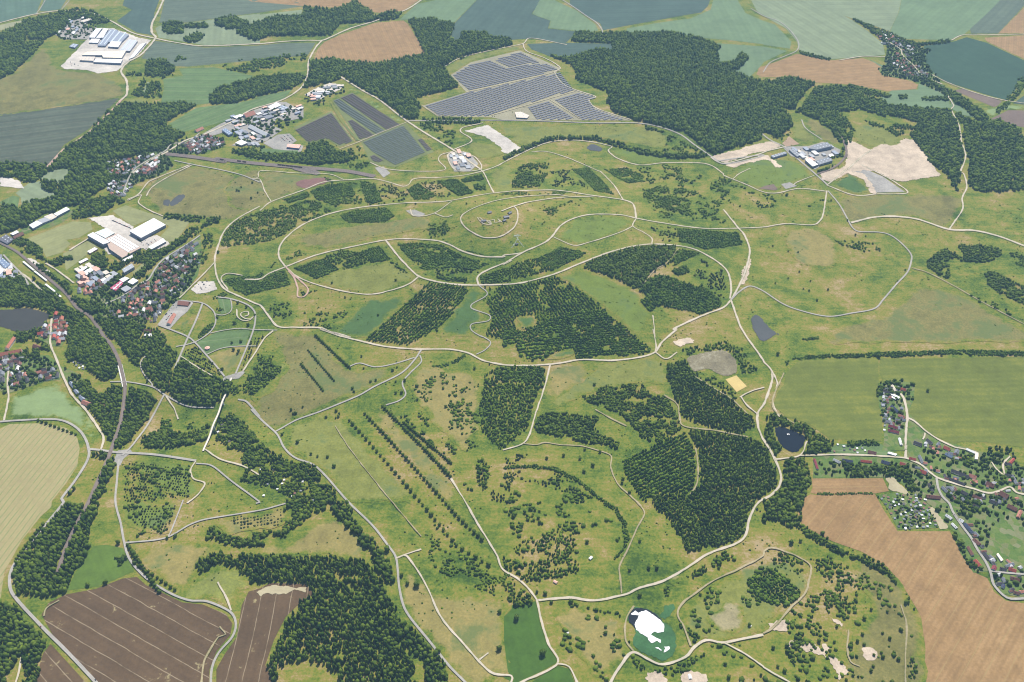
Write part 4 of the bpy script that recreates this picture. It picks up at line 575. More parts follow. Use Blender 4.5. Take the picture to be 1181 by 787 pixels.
W|dec|8|9|.8|tree belt around the bridge ramp gardens|-638,1661 -583,1653 -495,1622 -445,1565 -398,1519 -487,1520 -546,1566 -623,1596
T|17|7|upper terrace row|-538,2131 -425,1990
T|14|6|middle terrace row|-549,2070 -461,1942
T|12|6|lower terrace row|-558,2012 -484,1906
T|25|8|outer file by the winding path|-324,1842 -142,1595
T|20|7|inner file by the winding path|-266,1779 -143,1639
T|30|8|middle long meadow row|-367,1818 -144,1508 -123,1477 -65,1409
T|26|8|western long meadow row|-402,1794 -204,1515 -119,1393 -49,1341
T|9|8|striped field roadside row|-1050,1358 -1030,1454
T|8|8|striped field bend row|-1177,1803 -1066,1753
T|12|9|lane row above the ploughed field|-826,1395 -723,1271
T|8|8|inner bend lane row|-796,1345 -767,1327 -692,1277
L|11|on the tawny meadow below the fork|-230,1314 -216,1293 -197,1288 -25,1222 -25,1136 -267,1382
L|9|on the vivid paddock edge|-875,1288 -840,1294 -848,1401 -747,1416 -731,1421
L|12|on the rich green paddock|9,1206 59,1124 9,1240 37,1245
L|9|along the lower fork track|68,1267 51,1271 80,1245 120,1246
L|9|on the olive hay field|1060,1898 707,2040 1032,1921 1224,2047 1148,2048 976,2037 1308,2044
L|7|on the lower dry meadow|390,1994 211,1917 82,1656 122,1665 160,1655 173,1685 189,1633 209,1677 167,1613 256,1591 267,1547 252,1577 227,1706
L|7|near the winding meadow path|-244,1914 -220,1868 -239,1864 -274,1802 -300,1934 -296,1890 -281,1891 -277,1938 -176,1906 -154,1856 -137,1852 -144,1835 -98,1983 -59,2000 -131,1839 -166,1836
L|7|on the terraced meadow|-365,1935 -352,1939 -409,1911 -404,1899 -312,1978 -302,1991 -528,1852 -556,1844 -549,1831 -543,1831 -440,1833 -432,1822 -438,1807 -432,1812 -463,1811 -389,1989 -401,2039
L|8|beside the grey lower road|-477,1673 -436,1662 -460,1665 -416,1631 -460,1632 -517,1717 -548,1671 -561,1750
L|9|along the tan field hedge line|672,1421 679,1408 746,1360 754,1354 761,1348 770,1343 777,1335 621,1403 600,1398
L|7|on the scrub below the field bend|660,1146 685,1144 674,1151 697,1120 713,1125 713,1115 741,1110 682,1086 689,1096 738,1156 728,1169 737,1125 766,1176 752,1219 702,1204 688,1167 722,1225 714,1061 697,1061 645,1076
L|7|on the grass below the loop track|507,1137 507,1096 518,1086 535,1142 551,1137 563,1111 579,1114 599,1152 643,1186 630,1067
L|6|on the great eastern meadow|806,2575 848,2548 877,2542 816,2403 857,2438 772,2376 849,2351 863,2341 875,2295 879,2391 920,2348 1056,2850 1076,2724 1078,2637 1109,2631 1175,2446 1135,2390
L|6|on the ridge meadows|-556,2204 -375,2214 -527,2372 -339,2368 -479,2300 -146,2753 -409,2951 -314,2799 -77,2314 -584,2403
L|7|on the western heath|-930,2932 -920,2955 -889,2986 -922,2929 -870,2879 -856,2916 -904,2553
L|8|around the park paths|-686,2259 -670,2224 -776,2197 -740,2114 -752,2078 -737,2072 -738,2062 -764,1997 -764,2110 -758,2270 -787,2291 -726,2232 -831,2225 -735,2186
L|8|on the lower lawn by the white pond|246,1327 261,1262 287,1333 304,1333 276,1407 184,1171 385,1265 471,1190 390,1179 408,1101 471,1077 409,1072
L|7|on the scrub meadow|3,1474 178,1452 162,1403 28,1487 41,1497 51,1494 61,1491 33,1477 46,1480 58,1471 35,1467 48,1464 60,1457
B|white|steel|11|flat|factory_hall|biggest white factory hall with rooflights beside the mown grass|-1209.6,2665.5 -1156.3,2744.4 -1106.3,2702.8 -1161.4,2625.6
B|white|steel|13|flat|factory_hall|tall white square factory hall above the olive grass|-1336.7,2644.1 -1324.4,2661.7 -1253.2,2605.8 -1269.3,2591.4
B|palegreen|steel|10|flat|factory_hall|pale greenish factory hall behind the square one|-1320.3,2663.8 -1292.6,2691.2 -1257.7,2661.3 -1276.1,2631.4
B|saw|steel|9|flat|factory_hall|brown banded factory hall with white rooflight strips|-1275.2,2627.9 -1249.1,2660.0 -1148.8,2576.3 -1188.9,2519.8 -1244.0,2569.6
B|white|steel|8|flat|factory_hall|low white hall near the factory hedge|-1125.9,2577.0 -1094.7,2627.8 -1080.0,2609.9 -1111.6,2565.4
B|white|steel|6|flat|factory_hall|narrow white annex in front of the banded hall|-1187.3,2512.3 -1164.1,2542.6 -1156.3,2530.4 -1181.7,2502.7
B|white|red|5|flat|shed|white roofed red shed beside the square hall|-1312.1,2565.2 -1297.5,2587.1 -1284.9,2578.4 -1300.1,2554.1
B|white|red|4|flat|shed|white roofed small shed among the factory trees|-1320.0,2508.4 -1304.4,2529.9 -1295.1,2522.5 -1311.6,2499.7
B|grey|steel|9|flat|factory_hall|grey slab building under the factory hedge|-1170.3,2458.0 -1151.6,2489.4 -1137.9,2471.6 -1158.3,2440.5
B|magenta|steel|8|flat|factory_hall|crimson roofed hall with a white stripe in town|-1177.0,2363.8 -1158.3,2402.4 -1145.8,2388.3 -1155.3,2351.0
B|white|steel|7|flat|factory_hall|white hall beside the crimson roof|-1163.5,2407.9 -1151.9,2423.4 -1136.1,2414.7 -1148.2,2395.3
B|white|steel|7|flat|factory_hall|right white hall beside the crimson roof|-1135.1,2395.1 -1125.4,2417.3 -1106.4,2402.9 -1117.0,2383.7
B|grey|steel|6|flat|factory_hall|grey low hall below the white town halls|-1146.8,2363.5 -1134.0,2379.9 -1115.1,2365.9 -1127.5,2348.0
B|white|steel|6|flat|shed|long white shed left among the town works|-1302.9,2455.5 -1289.7,2484.8 -1281.6,2475.8 -1293.2,2446.6
B|white|steel|6|flat|shed|second white shed among the town works|-1286.6,2446.6 -1273.3,2475.7 -1256.0,2463.8 -1269.4,2434.9
B|grey|steel|6|flat|shed|grey long shed among the town works|-1212.8,2397.5 -1187.9,2448.3 -1177.8,2442.4 -1201.0,2386.2
B|white|steel|8|flat|factory_hall|long white shed at the wood edge by the railway|-1497.6,2788.1 -1472.7,2831.9 -1455.7,2817.1 -1481.4,2775.4
B|white|steel|8|flat|factory_hall|white shed end of the railway works|-1552.4,2720.5 -1537.2,2747.7 -1513.6,2730.7 -1531.7,2700.0
B|grey|steel|7|flat|factory_hall|dark grey middle shed of the railway works|-1536.3,2752.1 -1515.7,2773.7 -1492.0,2756.4 -1514.5,2732.4
B|paletan|steel|7|flat|factory_hall|pale flat shed right of the grey one|-1524.5,2773.9 -1505.5,2792.8 -1482.1,2772.6 -1493.9,2753.7
B|redbrown|brick|7|gable|station_building|long red brown roofed station building|-1578.1,2653.3 -1563.7,2680.1 -1551.0,2669.3 -1568.2,2642.6
B|grid|steel|6|flat|canopy_hall|grey gridded canopy roof beside the tracks|-1615.0,2644.0 -1604.4,2665.6 -1568.8,2636.3 -1578.7,2609.8 -1609.4,2630.7
B|white|steel|6|flat|shed|white lean shed by the station|-1594.0,2671.0 -1580.6,2690.0 -1569.2,2679.1 -1580.9,2663.0
B|blue|steel|8|flat|factory_hall|blue grey hall at the left edge|-1561.7,2504.3 -1551.9,2519.5 -1519.8,2490.1 -1524.4,2465.4
B|white|steel|8|flat|factory_hall|white roofed hall cut by the left edge|-1550.6,2464.9 -1543.1,2472.4 -1524.0,2458.1 -1527.2,2433.9
B|white|steel|10|flat|factory_hall|white sloping hall leftmost of the far factory|-1891.3,4300.2 -1896.3,4408.3 -1870.6,4415.1 -1864.2,4295.7
B|white|steel|10|flat|factory_hall|second narrow white hall of the far factory|-1858.4,4296.0 -1860.8,4409.7 -1839.1,4404.7 -1827.5,4297.2
B|bluegrey|steel|10|flat|factory_hall|long blue grey hall with ridges in the far factory|-1821.4,4203.5 -1829.3,4399.3 -1789.9,4388.8 -1786.1,4201.7
B|bluegrey|steel|10|flat|factory_hall|second long blue grey hall in the far factory|-1789.9,4248.6 -1790.3,4377.5 -1724.8,4333.6 -1730.6,4239.6
B|white|steel|9|flat|factory_hall|white front block of the ridged far halls|-1771.6,4192.0 -1777.6,4251.8 -1729.5,4247.8 -1725.1,4185.1
B|whitegrey|steel|9|flat|factory_hall|right hall with grey rooflights in the far factory|-1708.9,4146.4 -1708.7,4281.2 -1663.1,4260.1 -1660.1,4143.0
B|white|steel|7|flat|factory_hall|small white hall left in the far factory|-1872.3,4242.6 -1875.7,4286.8 -1837.9,4285.0 -1832.1,4238.7
B|cream|steel|9|flat|factory_hall|long cream roof crossing the far factory|-1849.2,4088.9 -1839.1,4125.5 -1675.4,4137.2 -1668.6,4055.2 -1749.5,4061.7 -1761.6,4086.8
B|white|steel|9|flat|factory_hall|brilliant white front hall of the far factory|-1773.5,4010.5 -1774.1,4045.5 -1660.2,4040.4 -1654.6,3999.0
B|paletan|steel|8|flat|factory_hall|pale low hall left front in the far factory|-1838.7,4031.0 -1843.3,4071.2 -1785.7,4067.9 -1778.0,4022.9
B|white|steel|6|flat|factory_hall|long white trailer depot by the far factory road|-1640.5,4059.2 -1641.6,4225.4 -1620.8,4247.0 -1624.4,4080.1
B|white|steel|6|flat|shed|white shed in the yard of the old works|-1991.3,4357.5 -1993.5,4391.6 -1977.8,4375.3 -1975.7,4346.9
B|paletan|steel|7|flat|shed|long pale shed of the old works|-2006.7,4516.1 -1974.6,4553.5 -1958.6,4530.7 -1990.7,4493.5
B|bluegrey|steel|6|flat|shed|blue grey shed of the old works|-1942.6,4194.0 -1936.8,4226.5 -1910.0,4216.5 -1912.1,4178.8
B|greyroof|steel|12|flat|factory_hall|big dark grey hall of the eastern works|1070.5,3221.3 1097.5,3248.2 1148.6,3270.4 1158.6,3239.0 1097.4,3211.5
B|greyroof|steel|8|flat|factory_hall|grey double hall of the eastern works|1072.7,3127.9 1123.7,3154.2 1132.8,3129.5 1078.6,3098.6
B|white|steel|9|flat|factory_hall|white roofed hall of the eastern works|1035.5,3130.0 1053.5,3140.3 1073.5,3096.5 1050.1,3081.5
B|greyroof|steel|7|flat|factory_hall|long grey office block by the grassy apron|922.5,3167.5 978.4,3198.6 984.4,3185.4 928.2,3152.6
B|greyroof|steel|7|flat|factory_hall|grey narrow hall left in the eastern works|997.7,3214.4 1016.0,3225.3 1030.9,3174.1 1014.6,3161.7
B|white|steel|5|flat|shed|white small shed right of the eastern works|1131.2,3180.7 1147.5,3191.4 1150.2,3176.2 1134.0,3165.6
B|white|steel|9|gable|warehouse|long white warehouse of the industrial strip|-991.1,3420.6 -976.8,3429.0 -898.4,3355.6 -922.4,3340.5
B|blue|steel|8|flat|warehouse|blue grey warehouse of the industrial strip|-1086.5,3388.3 -1076.5,3404.2 -1039.9,3363.0 -1052.1,3347.4
B|redpink|plaster|6|gable|warehouse|red roofed workshop at the road of the strip|-1037.4,3526.4 -1011.5,3559.1 -990.5,3537.3 -1021.7,3508.0
B|redpink|plaster|6|gable|warehouse|red roofed building left above the suburb|-1188.3,3395.3 -1173.2,3416.7 -1160.3,3401.3 -1177.1,3378.0
B|white|steel|7|flat|warehouse|white shed with dark front above the rail wood|-1013.3,3283.9 -996.7,3309.2 -969.0,3284.1 -986.8,3264.1
B|redpale|blue|7|flat|warehouse|pale red roofed hall by the grey car lot|-818.2,3248.5 -818.3,3273.1 -770.7,3267.2 -772.3,3238.1
B|white|steel|6|flat|warehouse|white stepped hall high on the strip|-955.3,3597.2 -930.4,3641.2 -906.0,3612.9 -936.8,3574.9
B|bluegrey|steel|6|flat|warehouse|blue grey flat hall high on the strip|-915.1,3585.5 -901.2,3612.8 -873.3,3590.1 -892.4,3565.3
B|greyroof|steel|6|flat|warehouse|grey shed with lorries on the strip|-956.9,3509.9 -933.0,3531.2 -915.2,3511.5 -939.0,3490.4
B|white|steel|6|flat|warehouse|pale building beside the strip road|-1073.3,3509.8 -1050.2,3531.7 -1033.8,3521.0 -1055.8,3493.8
B|redpink|brick|7|gable|depot_hall|red gabled depot with a rear wing at the park|-958.9,2287.5 -955.0,2305.8 -927.5,2301.0 -925.8,2287.8 -936.8,2289.8 -947.9,2278.6
B|redpink|plaster|7|gable|depot_hall|red roofed long hall on the depot yard|-967.9,2203.2 -962.1,2241.0 -950.9,2235.1 -954.0,2194.7
B|redbrown|brick|6|gable|house|red brown house by the white hall below town|-1019.9,2161.4 -1017.1,2175.0 -1000.8,2171.0 -999.8,2155.8
B|white|steel|5|flat|shed|white hall at the dark wood below town|-1013.2,2143.7 -1013.0,2154.5 -993.8,2151.6 -992.0,2139.7
B|redorange|plaster|10|gable|barracks|long red roofed barracks at the left edge|-1379.0,2058.1 -1354.6,2067.3 -1322.5,2075.3 -1316.4,2065.8 -1349.4,2054.5 -1372.9,2043.1
B|redorange|plaster|11|gable|barracks|steep red roofed block by the lake road|-1370.1,2086.0 -1369.0,2127.4 -1357.2,2115.9 -1358.5,2080.6
B|redbrown|brick|7|gable|house|hipped red house beside the barracks|-1298.2,2089.6 -1294.0,2103.4 -1279.3,2096.0 -1277.3,2084.4 -1290.6,2082.0
B|redpink|plaster|7|gable|house|big salmon roofed house by the cereal field|-1091.1,1869.3 -1084.7,1879.3 -1069.8,1872.0 -1071.1,1858.4 -1082.6,1859.9
B|bluegrey|plaster|7|gable|house|upper grey roofed terrace by the cereal field|-1146.8,1938.4 -1142.9,1947.3 -1129.1,1932.2 -1132.4,1921.3
B|bluegrey|plaster|7|gable|house|middle grey roofed terrace by the cereal field|-1125.9,1910.8 -1120.0,1918.2 -1110.6,1907.0 -1114.7,1898.6
B|bluegrey|plaster|7|gable|house|lower grey roofed terrace by the cereal field|-1105.2,1886.6 -1098.8,1897.0 -1088.0,1885.2 -1094.4,1875.0
B|redbrown|brick|5|gable|barn|low red shed at the village lane wood|-1050.6,1870.9 -1047.7,1874.9 -1026.7,1860.4 -1029.4,1855.5
B|darkroof|plaster|8|gable|barn|longest dark roofed barn in the village|1012.1,1602.2 1018.5,1609.5 1050.1,1588.2 1043.6,1581.0
B|darkroof|brick|6|gable|barn|second long dark barn by the main street|994.3,1579.0 999.9,1584.4 1032.0,1565.2 1026.9,1558.1
B|redpink|plaster|8|gable|house|pinkish roofed house behind the long barn|1046.9,1586.4 1053.7,1594.3 1066.7,1588.4 1060.1,1577.6
B|redbrown|brick|7|gable|house|brown roofed house right of the long barn|1076.7,1561.1 1083.9,1570.0 1098.1,1561.4 1090.2,1550.8
B|redbrown|brick|8|gable|house|large brown hipped farmhouse at the street end|1093.8,1529.1 1104.2,1539.6 1117.5,1529.4 1106.9,1515.7
B|redbrown|brick|7|gable|house|long red brown house in the right edge group|1097.4,1491.3 1104.5,1499.7 1120.1,1489.9 1112.8,1478.3
B|redpink|brick|7|gable|house|dusky pink house near the right edge|1110.1,1471.7 1119.1,1481.6 1123.5,1471.8 1112.6,1457.1
B|redbright|plaster|6|gable|house|bright red hipped house near the hay field|1163.9,1641.3 1174.3,1650.8 1174.8,1639.6 1165.5,1629.4
B|darkroof|brick|6|gable|barn|dark barn below the bright red house|1147.6,1629.9 1154.2,1636.7 1165.5,1626.5 1158.9,1619.7
B|darkroof|plaster|7|gable|barn|dark angled barn at the upper right of the village|1132.5,1590.3 1140.1,1596.6 1154.5,1594.3 1148.5,1585.9
B|greyroof|plaster|7|gable|barn|grey barn standing crosswise at the village edge|1144.9,1583.3 1155.5,1590.7 1154.5,1572.8 1144.4,1563.8
B|pinkwall|plaster|5|flat|shed|long pale shed with a pink end by the hay field|1083.9,1644.7 1092.7,1664.5 1099.3,1664.6 1090.7,1644.1
B|whitegrey|plaster|4|flat|shed|pale long roof behind the upper lane|1075.4,1676.7 1079.9,1681.7 1094.6,1668.6 1090.2,1664.0
B|redbrown|brick|6|gable|house|long red brown house above the allotments|928.7,1518.8 935.7,1528.9 959.8,1527.1 954.5,1515.3
B|redbrown|brick|6|gable|house|long low brown house below the main street|1032.8,1523.7 1038.7,1529.6 1053.2,1518.8 1048.1,1512.0
B|darkroof|plaster|6|gable|house|dark roofed house left of the brown house|1011.2,1535.6 1017.4,1542.5 1027.9,1533.9 1021.0,1525.4
B|darkroof|plaster|6|gable|house|long dark house right of the brown house|1064.1,1508.7 1070.2,1514.8 1083.7,1505.5 1077.4,1498.8
B|darkroof|plaster|7|gable|house|grey dark house at the garden below the long barn|1021.5,1494.2 1028.2,1499.2 1036.7,1492.6 1030.0,1484.3
B|redbright|plaster|6|gable|house|bright red house beside the curving lane|939.5,1600.2 946.1,1608.5 956.9,1602.8 950.7,1592.0
B|redbright|plaster|6|gable|house|red roofed house at the street corner|928.8,1642.8 935.1,1650.9 946.1,1646.5 941.0,1638.5
B|greyroof|plaster|7|gable|house|steep grey house beside the street corner|952.7,1648.6 961.1,1654.2 961.3,1635.7 952.8,1629.4
B|darkroof|plaster|6|gable|house|dark house in the fork of lane and road|945.5,1557.9 952.3,1563.1 953.3,1544.1 946.6,1539.0
B|greyroof|plaster|6|gable|house|grey roofed house below the dark fork house|972.5,1549.3 979.3,1554.5 985.0,1542.4 977.9,1536.2
B|blue|plaster|6|gable|house|blue grey house in the upper lane row|1019.0,1659.7 1025.0,1665.4 1037.9,1654.3 1031.5,1647.4
B|redbright|plaster|6|gable|house|bright red house in the upper lane row|1023.2,1682.5 1029.9,1690.3 1041.0,1680.9 1034.3,1673.1
B|greyroof|plaster|6|gable|house|grey roofed house right in the upper lane row|1043.4,1669.5 1050.1,1677.2 1058.5,1671.6 1051.7,1660.1
B|greyroof|plaster|6|gable|house|grey house left in the upper lane row|1010.8,1695.8 1017.5,1703.7 1021.4,1696.0 1015.0,1688.9
B|darkroof|plaster|6|gable|house|dark house by the first upper lane gate|991.0,1707.2 998.3,1713.1 1005.6,1703.5 997.3,1694.8
B|greyroof|plaster|6|gable|house|long grey house under the dark gate house|958.5,1700.9 964.4,1706.8 977.1,1697.3 972.2,1690.7
B|redmaroon|plaster|6|gable|barn|upper maroon barn on the dead end lane|915.2,1757.2 921.4,1765.6 937.7,1755.7 933.0,1748.4
B|redmaroon|plaster|6|gable|barn|lower maroon barn on the dead end lane|909.0,1740.9 914.8,1748.2 936.1,1741.3 931.5,1732.3
B|white|steel|5|flat|shed|white upper shed on the dead end lane|957.0,1879.7 962.3,1884.6 978.7,1868.5 973.8,1862.6
B|white|steel|4|flat|shed|white lower shed on the dead end lane|952.8,1871.8 956.0,1875.8 968.8,1864.4 965.1,1860.4
B|bluedark|plaster|6|gable|house|dark blue house in the middle of the dead end lane|944.5,1828.1 952.3,1837.0 960.2,1819.0 952.6,1810.5
B|darkroof|plaster|6|gable|house|dark house near the top of the dead end lane|942.9,1892.0 947.2,1898.0 961.4,1890.5 956.4,1882.5
B|cream|plaster|6|gable|house|cream roofed house near the top of the lane|970.9,1910.6 978.5,1916.8 980.5,1898.8 973.7,1893.5
B|redbright|plaster|6|gable|house|red roofed house at the lane end|991.4,1901.1 996.1,1908.0 1006.5,1902.2 1001.8,1894.2
B|redpink|plaster|5|gable|house|pinkish striped house on the dead end lane|951.7,1797.4 957.5,1805.8 969.1,1795.9 964.2,1788.4
B|white|plaster|6|gable|house|white roofed house at the lane foot|925.0,1709.3 933.1,1714.7 931.1,1697.2 923.0,1692.6
B|darkroof|plaster|7|gable|house|long grey house between the two lanes|957.2,1698.2 961.9,1705.2 977.5,1694.9 972.8,1688.0
B|redmaroon|plaster|5|gable|house|dark red shed turned along the wood in the village|706.0,1643.2 711.1,1645.3 711.7,1616.1 705.8,1613.2
B|whitegrey|plaster|5|gable|house|pale grey house on the village street|749.9,1640.4 755.6,1644.6 769.3,1637.9 764.0,1629.4
B|bluedark|plaster|5|gable|house|dark blue house on the village street|771.5,1637.9 777.2,1644.4 797.2,1642.0 792.3,1632.0
B|redbright|plaster|5|gable|house|long bright red house on the village street|813.6,1634.4 818.1,1641.8 840.0,1639.5 835.9,1630.8
B|bluedark|plaster|5|gable|house|dark blue house right on the village street|860.2,1632.8 866.8,1639.4 882.7,1635.8 876.9,1624.1
B|redbright|plaster|5|gable|house|red house by the street crossing|901.2,1626.2 907.1,1635.0 917.3,1628.4 911.4,1619.7
B|redbrown|brick|5|gable|barn|brown barn north of the village street|838.3,1663.8 845.6,1672.7 860.5,1670.5 853.7,1658.0
B|white|steel|4|flat|shed|white shed north of the village street|884.9,1662.6 889.4,1667.1 906.0,1660.4 901.1,1654.6
B|white|plaster|5|gable|house|white roofed house left of the lower road|951.9,1466.2 957.7,1470.5 966.1,1460.3 959.7,1454.6
B|white|plaster|5|gable|house|second white house left of the lower road|956.8,1440.3 961.6,1444.5 967.7,1434.5 961.4,1428.9
B|white|plaster|5|gable|house|white roofed house right of the lower road|976.5,1453.0 982.5,1457.8 988.7,1450.9 982.5,1445.8
B|bluedark|plaster|5|gable|house|long dark house along the lower road|983.0,1438.7 990.8,1444.3 997.5,1419.8 989.8,1414.2
B|redbrown|brick|5|gable|house|brown house at the lower road bend|986.6,1394.0 994.9,1401.3 1000.7,1390.2 992.0,1382.0
B|redbrown|plaster|5|gable|house|brown roofed house left of the lower road|966.7,1374.3 973.9,1378.5 975.4,1359.9 967.5,1355.8
B|darkroof|plaster|5|gable|house|dark roofed house in the lower garden rows|994.1,1357.9 1002.0,1363.9 1006.0,1349.0 997.1,1343.8
B|redbright|plaster|5|gable|house|salmon roofed house before the tan field|967.7,1339.0 976.5,1344.1 980.9,1330.1 970.8,1325.1
B|whitegrey|plaster|5|gable|house|pale grey house beside the dark lower house|1001.3,1343.8 1008.8,1349.0 1013.7,1340.2 1004.8,1335.0
B|cream|plaster|4|flat|bus_shed|white and yellow long shed on the lower meadow|1021.8,1356.8 1026.5,1359.6 1030.1,1342.6 1024.1,1339.1
B|redmaroon|plaster|5|gable|house|maroon house first on the side street|996.8,1321.3 1001.9,1327.4 1009.8,1322.9 1003.7,1314.3
B|darkroof|plaster|5|gable|house|dark house second on the side street|1013.2,1317.7 1018.6,1324.5 1028.8,1321.0 1023.5,1312.4
B|redbright|plaster|5|gable|house|bright red house third on the side street|1030.3,1315.8 1035.7,1322.6 1048.0,1319.1 1042.4,1309.9
B|redbrown|plaster|5|gable|house|brown red house below the side street|1025.0,1292.1 1030.8,1299.8 1045.7,1296.3 1039.5,1286.3
B|redbrown|plaster|5|gable|house|red brown house low at the right edge|1018.0,1257.5 1022.5,1264.0 1031.5,1261.3 1027.1,1253.5
B|bluedark|plaster|5|gable|house|blue roofed house under the road curve|999.1,1274.1 1004.6,1281.3 1009.7,1277.3 1004.2,1270.1
B|paletan|steel|5|flat|shed|small pale utility hall on the solar park pad|11.9,3544.6 34.2,3548.8 66.2,3516.6 57.9,3494.3 17.8,3499.2
H|34|8|town|between factory hedge and car park|-1061,2518 -981,2636 -966,2553 -949,2494 -978,2479 -966,2408 -973,2344 -987,2320 -1020,2370 -1064,2410 -1062,2456
H|42|8|town|in the dense town quarter|-1136,2317 -1118,2355 -1089,2399 -1026,2392 -993,2273 -1003,2212 -1028,2212 -1053,2233 -1095,2228 -1141,2233 -1141,2254 -1088,2285 -1118,2301
H|16|8|town|in the street left of the crimson hall|-1295,2429 -1280,2441 -1233,2440 -1191,2411 -1213,2378 -1224,2345 -1251,2339 -1268,2350
H|26|8|suburb|in the suburb above the curving rim path|-1429,3141 -1348,3171 -1288,3195 -1329,3081 -1340,3043 -1395,3045
H|24|8|suburb|in the suburb below the western wood street|-1312,3065 -1273,3169 -1254,3144 -1248,3055 -1272,3048 -1298,3057
H|14|8|suburb|in the hillside gardens at the lower suburb|-1381,2954 -1377,3014 -1326,2996 -1296,2972 -1298,2906 -1331,2893
H|22|8|suburb|in the suburb beneath the industrial strip|-1214,3291 -1160,3365 -1082,3330 -1049,3275 -1097,3239 -1136,3203 -1197,3255
H|16|8|town|in the street north of the rail yard|-1197,3271 -1173,3331 -1106,3333 -1070,3273 -1098,3243 -1156,3213
H|18|8|farm|in the upper half of the far village|1667,4453 1732,4366 1771,4305 1717,4190 1684,4238 1651,4274
H|22|8|farm|in the lower half of the far village|1630,4102 1770,4246 1781,4199 1708,4066 1756,3945 1719,3882 1681,3893 1618,3915 1624,4068
H|14|8|town|in the hamlet at the left edge|-1365,2032 -1315,2039 -1291,1993 -1254,1957 -1268,1935 -1300,1916 -1333,1955
H|8|8|town|along the street above the cereal field|-1256,1985 -1235,1997 -1203,2004 -1188,1973 -1207,1954 -1239,1962
H|22|7|terrace|among the terraced houses by the lake|-1309,2197 -1294,2247 -1248,2211 -1231,2150 -1234,2110 -1270,2129 -1300,2140
H|8|8|town|around the barracks at the left edge|-1370,2044 -1345,2041 -1309,2046 -1303,2024 -1341,2020 -1360,2022
H|16|8|works|in the works hamlet above the panels|-787,3796 -686,3814 -707,3754 -745,3708 -776,3662 -819,3686 -834,3721
H|22|8|works|along the middle of the industrial strip|-1073,3523 -936,3643 -897,3587 -834,3608 -815,3552 -883,3511 -942,3480 -1026,3437 -1053,3395 -1111,3447
H|14|8|works|in the lower works of the industrial strip|-1049,3416 -996,3427 -931,3334 -928,3274 -961,3264 -1021,3334
H|14|8|works|on the small works ground by the roundabout|-231,3186 -193,3223 -152,3206 -125,3103 -147,3045 -200,3047
H|10|8|works|in the old works beside the white factory|-2056,4345 -2064,4606 -2023,4623 -1954,4450 -1973,4321
H|12|8|works|on the eastern works yard|1010,3235 1079,3257 1144,3296 1187,3233 1131,3161 1083,3110 1052,3109
H|18|8|works|among the town works above the railway|-1308,2464 -1286,2500 -1234,2452 -1191,2463 -1191,2411 -1219,2378 -1260,2384 -1288,2406
H|12|8|works|beside the tracks at the left edge|-1582,2547 -1560,2547 -1495,2478 -1472,2440 -1498,2420 -1524,2420
H|0|8|farm|x|950,1919 990,1924 988,1853 954,1748 901,1733 920,1814
H|0|8|farm|x|937,1637 962,1637 986,1601 1065,1580 1113,1574 1175,1582 1157,1539 1076,1545 1011,1573 963,1594 934,1615
H|0|8|farm|x|972,1562 1040,1541 1096,1532 1148,1519 1134,1485 1085,1504 1011,1504 982,1504
H|0|8|farm|x|997,1456 1022,1342 1064,1332 1037,1258 1001,1255 995,1301 991,1364
H|0|8|farm|x|983,1713 1055,1680 1057,1642 1021,1649 976,1686
K|60|in the allotments beside the tan field|824,1529 872,1534 900,1525 917,1509 927,1491 925,1442 909,1431 841,1432 834,1490
K|14|on the plots behind the dead end lane|937,1868 956,1880 930,1788 943,1777 898,1740 911,1784 934,1840
K|10|in the gardens north of the village street|766,1699 843,1680 837,1662 757,1663
K|16|in the gardens below the main street|907,1531 927,1518 912,1485 882,1459
K|14|in the gardens by the bridge ramp|-612,1639 -508,1636 -469,1593 -418,1524 -537,1521 -594,1553
K|10|in the garden wood beside the footbridge|-746,1791 -702,1815 -661,1737 -705,1720
K|8|in the valley gardens below the dark wood|-1180,2047 -1130,2029 -1125,1997 -1155,2010
C|34|on the factory car park|-1299,2747 -1295,2763 -1258,2735 -1215,2706 -1219,2691 -1263,2714
C|24|on the grey lot of the strip|-863,3353 -829,3363 -797,3312 -816,3292 -849,3303
C|10|on the eastern works yard|1029,3235 1079,3236 1070,3184 1038,3199
C|8|beside the far works shed|-1886,4036 -1849,4017 -1817,3978 -1854,3968
C|12|on the small works ground by the roundabout|-223,3195 -152,3197 -133,3084 -201,3065
C|16|on the concrete yard between the factory halls|-1211,2675 -1163,2618 -1146,2647 -1118,2646 -1114,2572 -1147,2583
C|12|beside the red roofed depot|-986,2229 -970,2297 -949,2257 -964,2212
C|14|in the gravel car park above the depot|-934,2377 -905,2426 -872,2375 -911,2352
S|16|11|slate|nearest big block of the solar park|-352,3612 -184,3742|-346,3612 -179,3737 106,3875 203,3933 252,3749 60,3633 -79,3537 -111,3519 -285,3521
S|16|11|slate|upper block of the solar park|-184,3753 106,3897|-249,3913 -172,4036 -92,4067 -20,3978 64,4015 149,4025 201,3956 -176,3758 -222,3847
S|16|11|slate|far corner block of the solar park|-11,3984 109,4044|-79,4066 34,4160 37,4165 130,4024 64,4027 -14,3987
S|16|11|slate|right front block of the solar park|-79,3528 101,3641|165,3658 260,3728 337,3686 308,3646 325,3577 389,3518 445,3476 264,3484
S|16|11|slate|middle front block of the solar park|-79,3528 101,3641|59,3593 147,3649 248,3488 92,3487
S|12|9.6|plum|upper dark panel block|-563,3300 -424,3442|-645,3742 -422,3442 -473,3392 -687,3686
S|12|9.6|green|greenish band of the upper panel block|-563,3300 -424,3442|-688,3685 -475,3390 -507,3354 -670,3576 -709,3655
S|12|9.6|plum|lower dark panel block|-563,3300 -424,3442|-669,3570 -509,3352 -563,3310
S|12|9.6|plum|left dark panel block|-822,3404 -703,3554|-820,3404 -700,3554 -586,3306 -630,3266 -683,3324 -755,3299
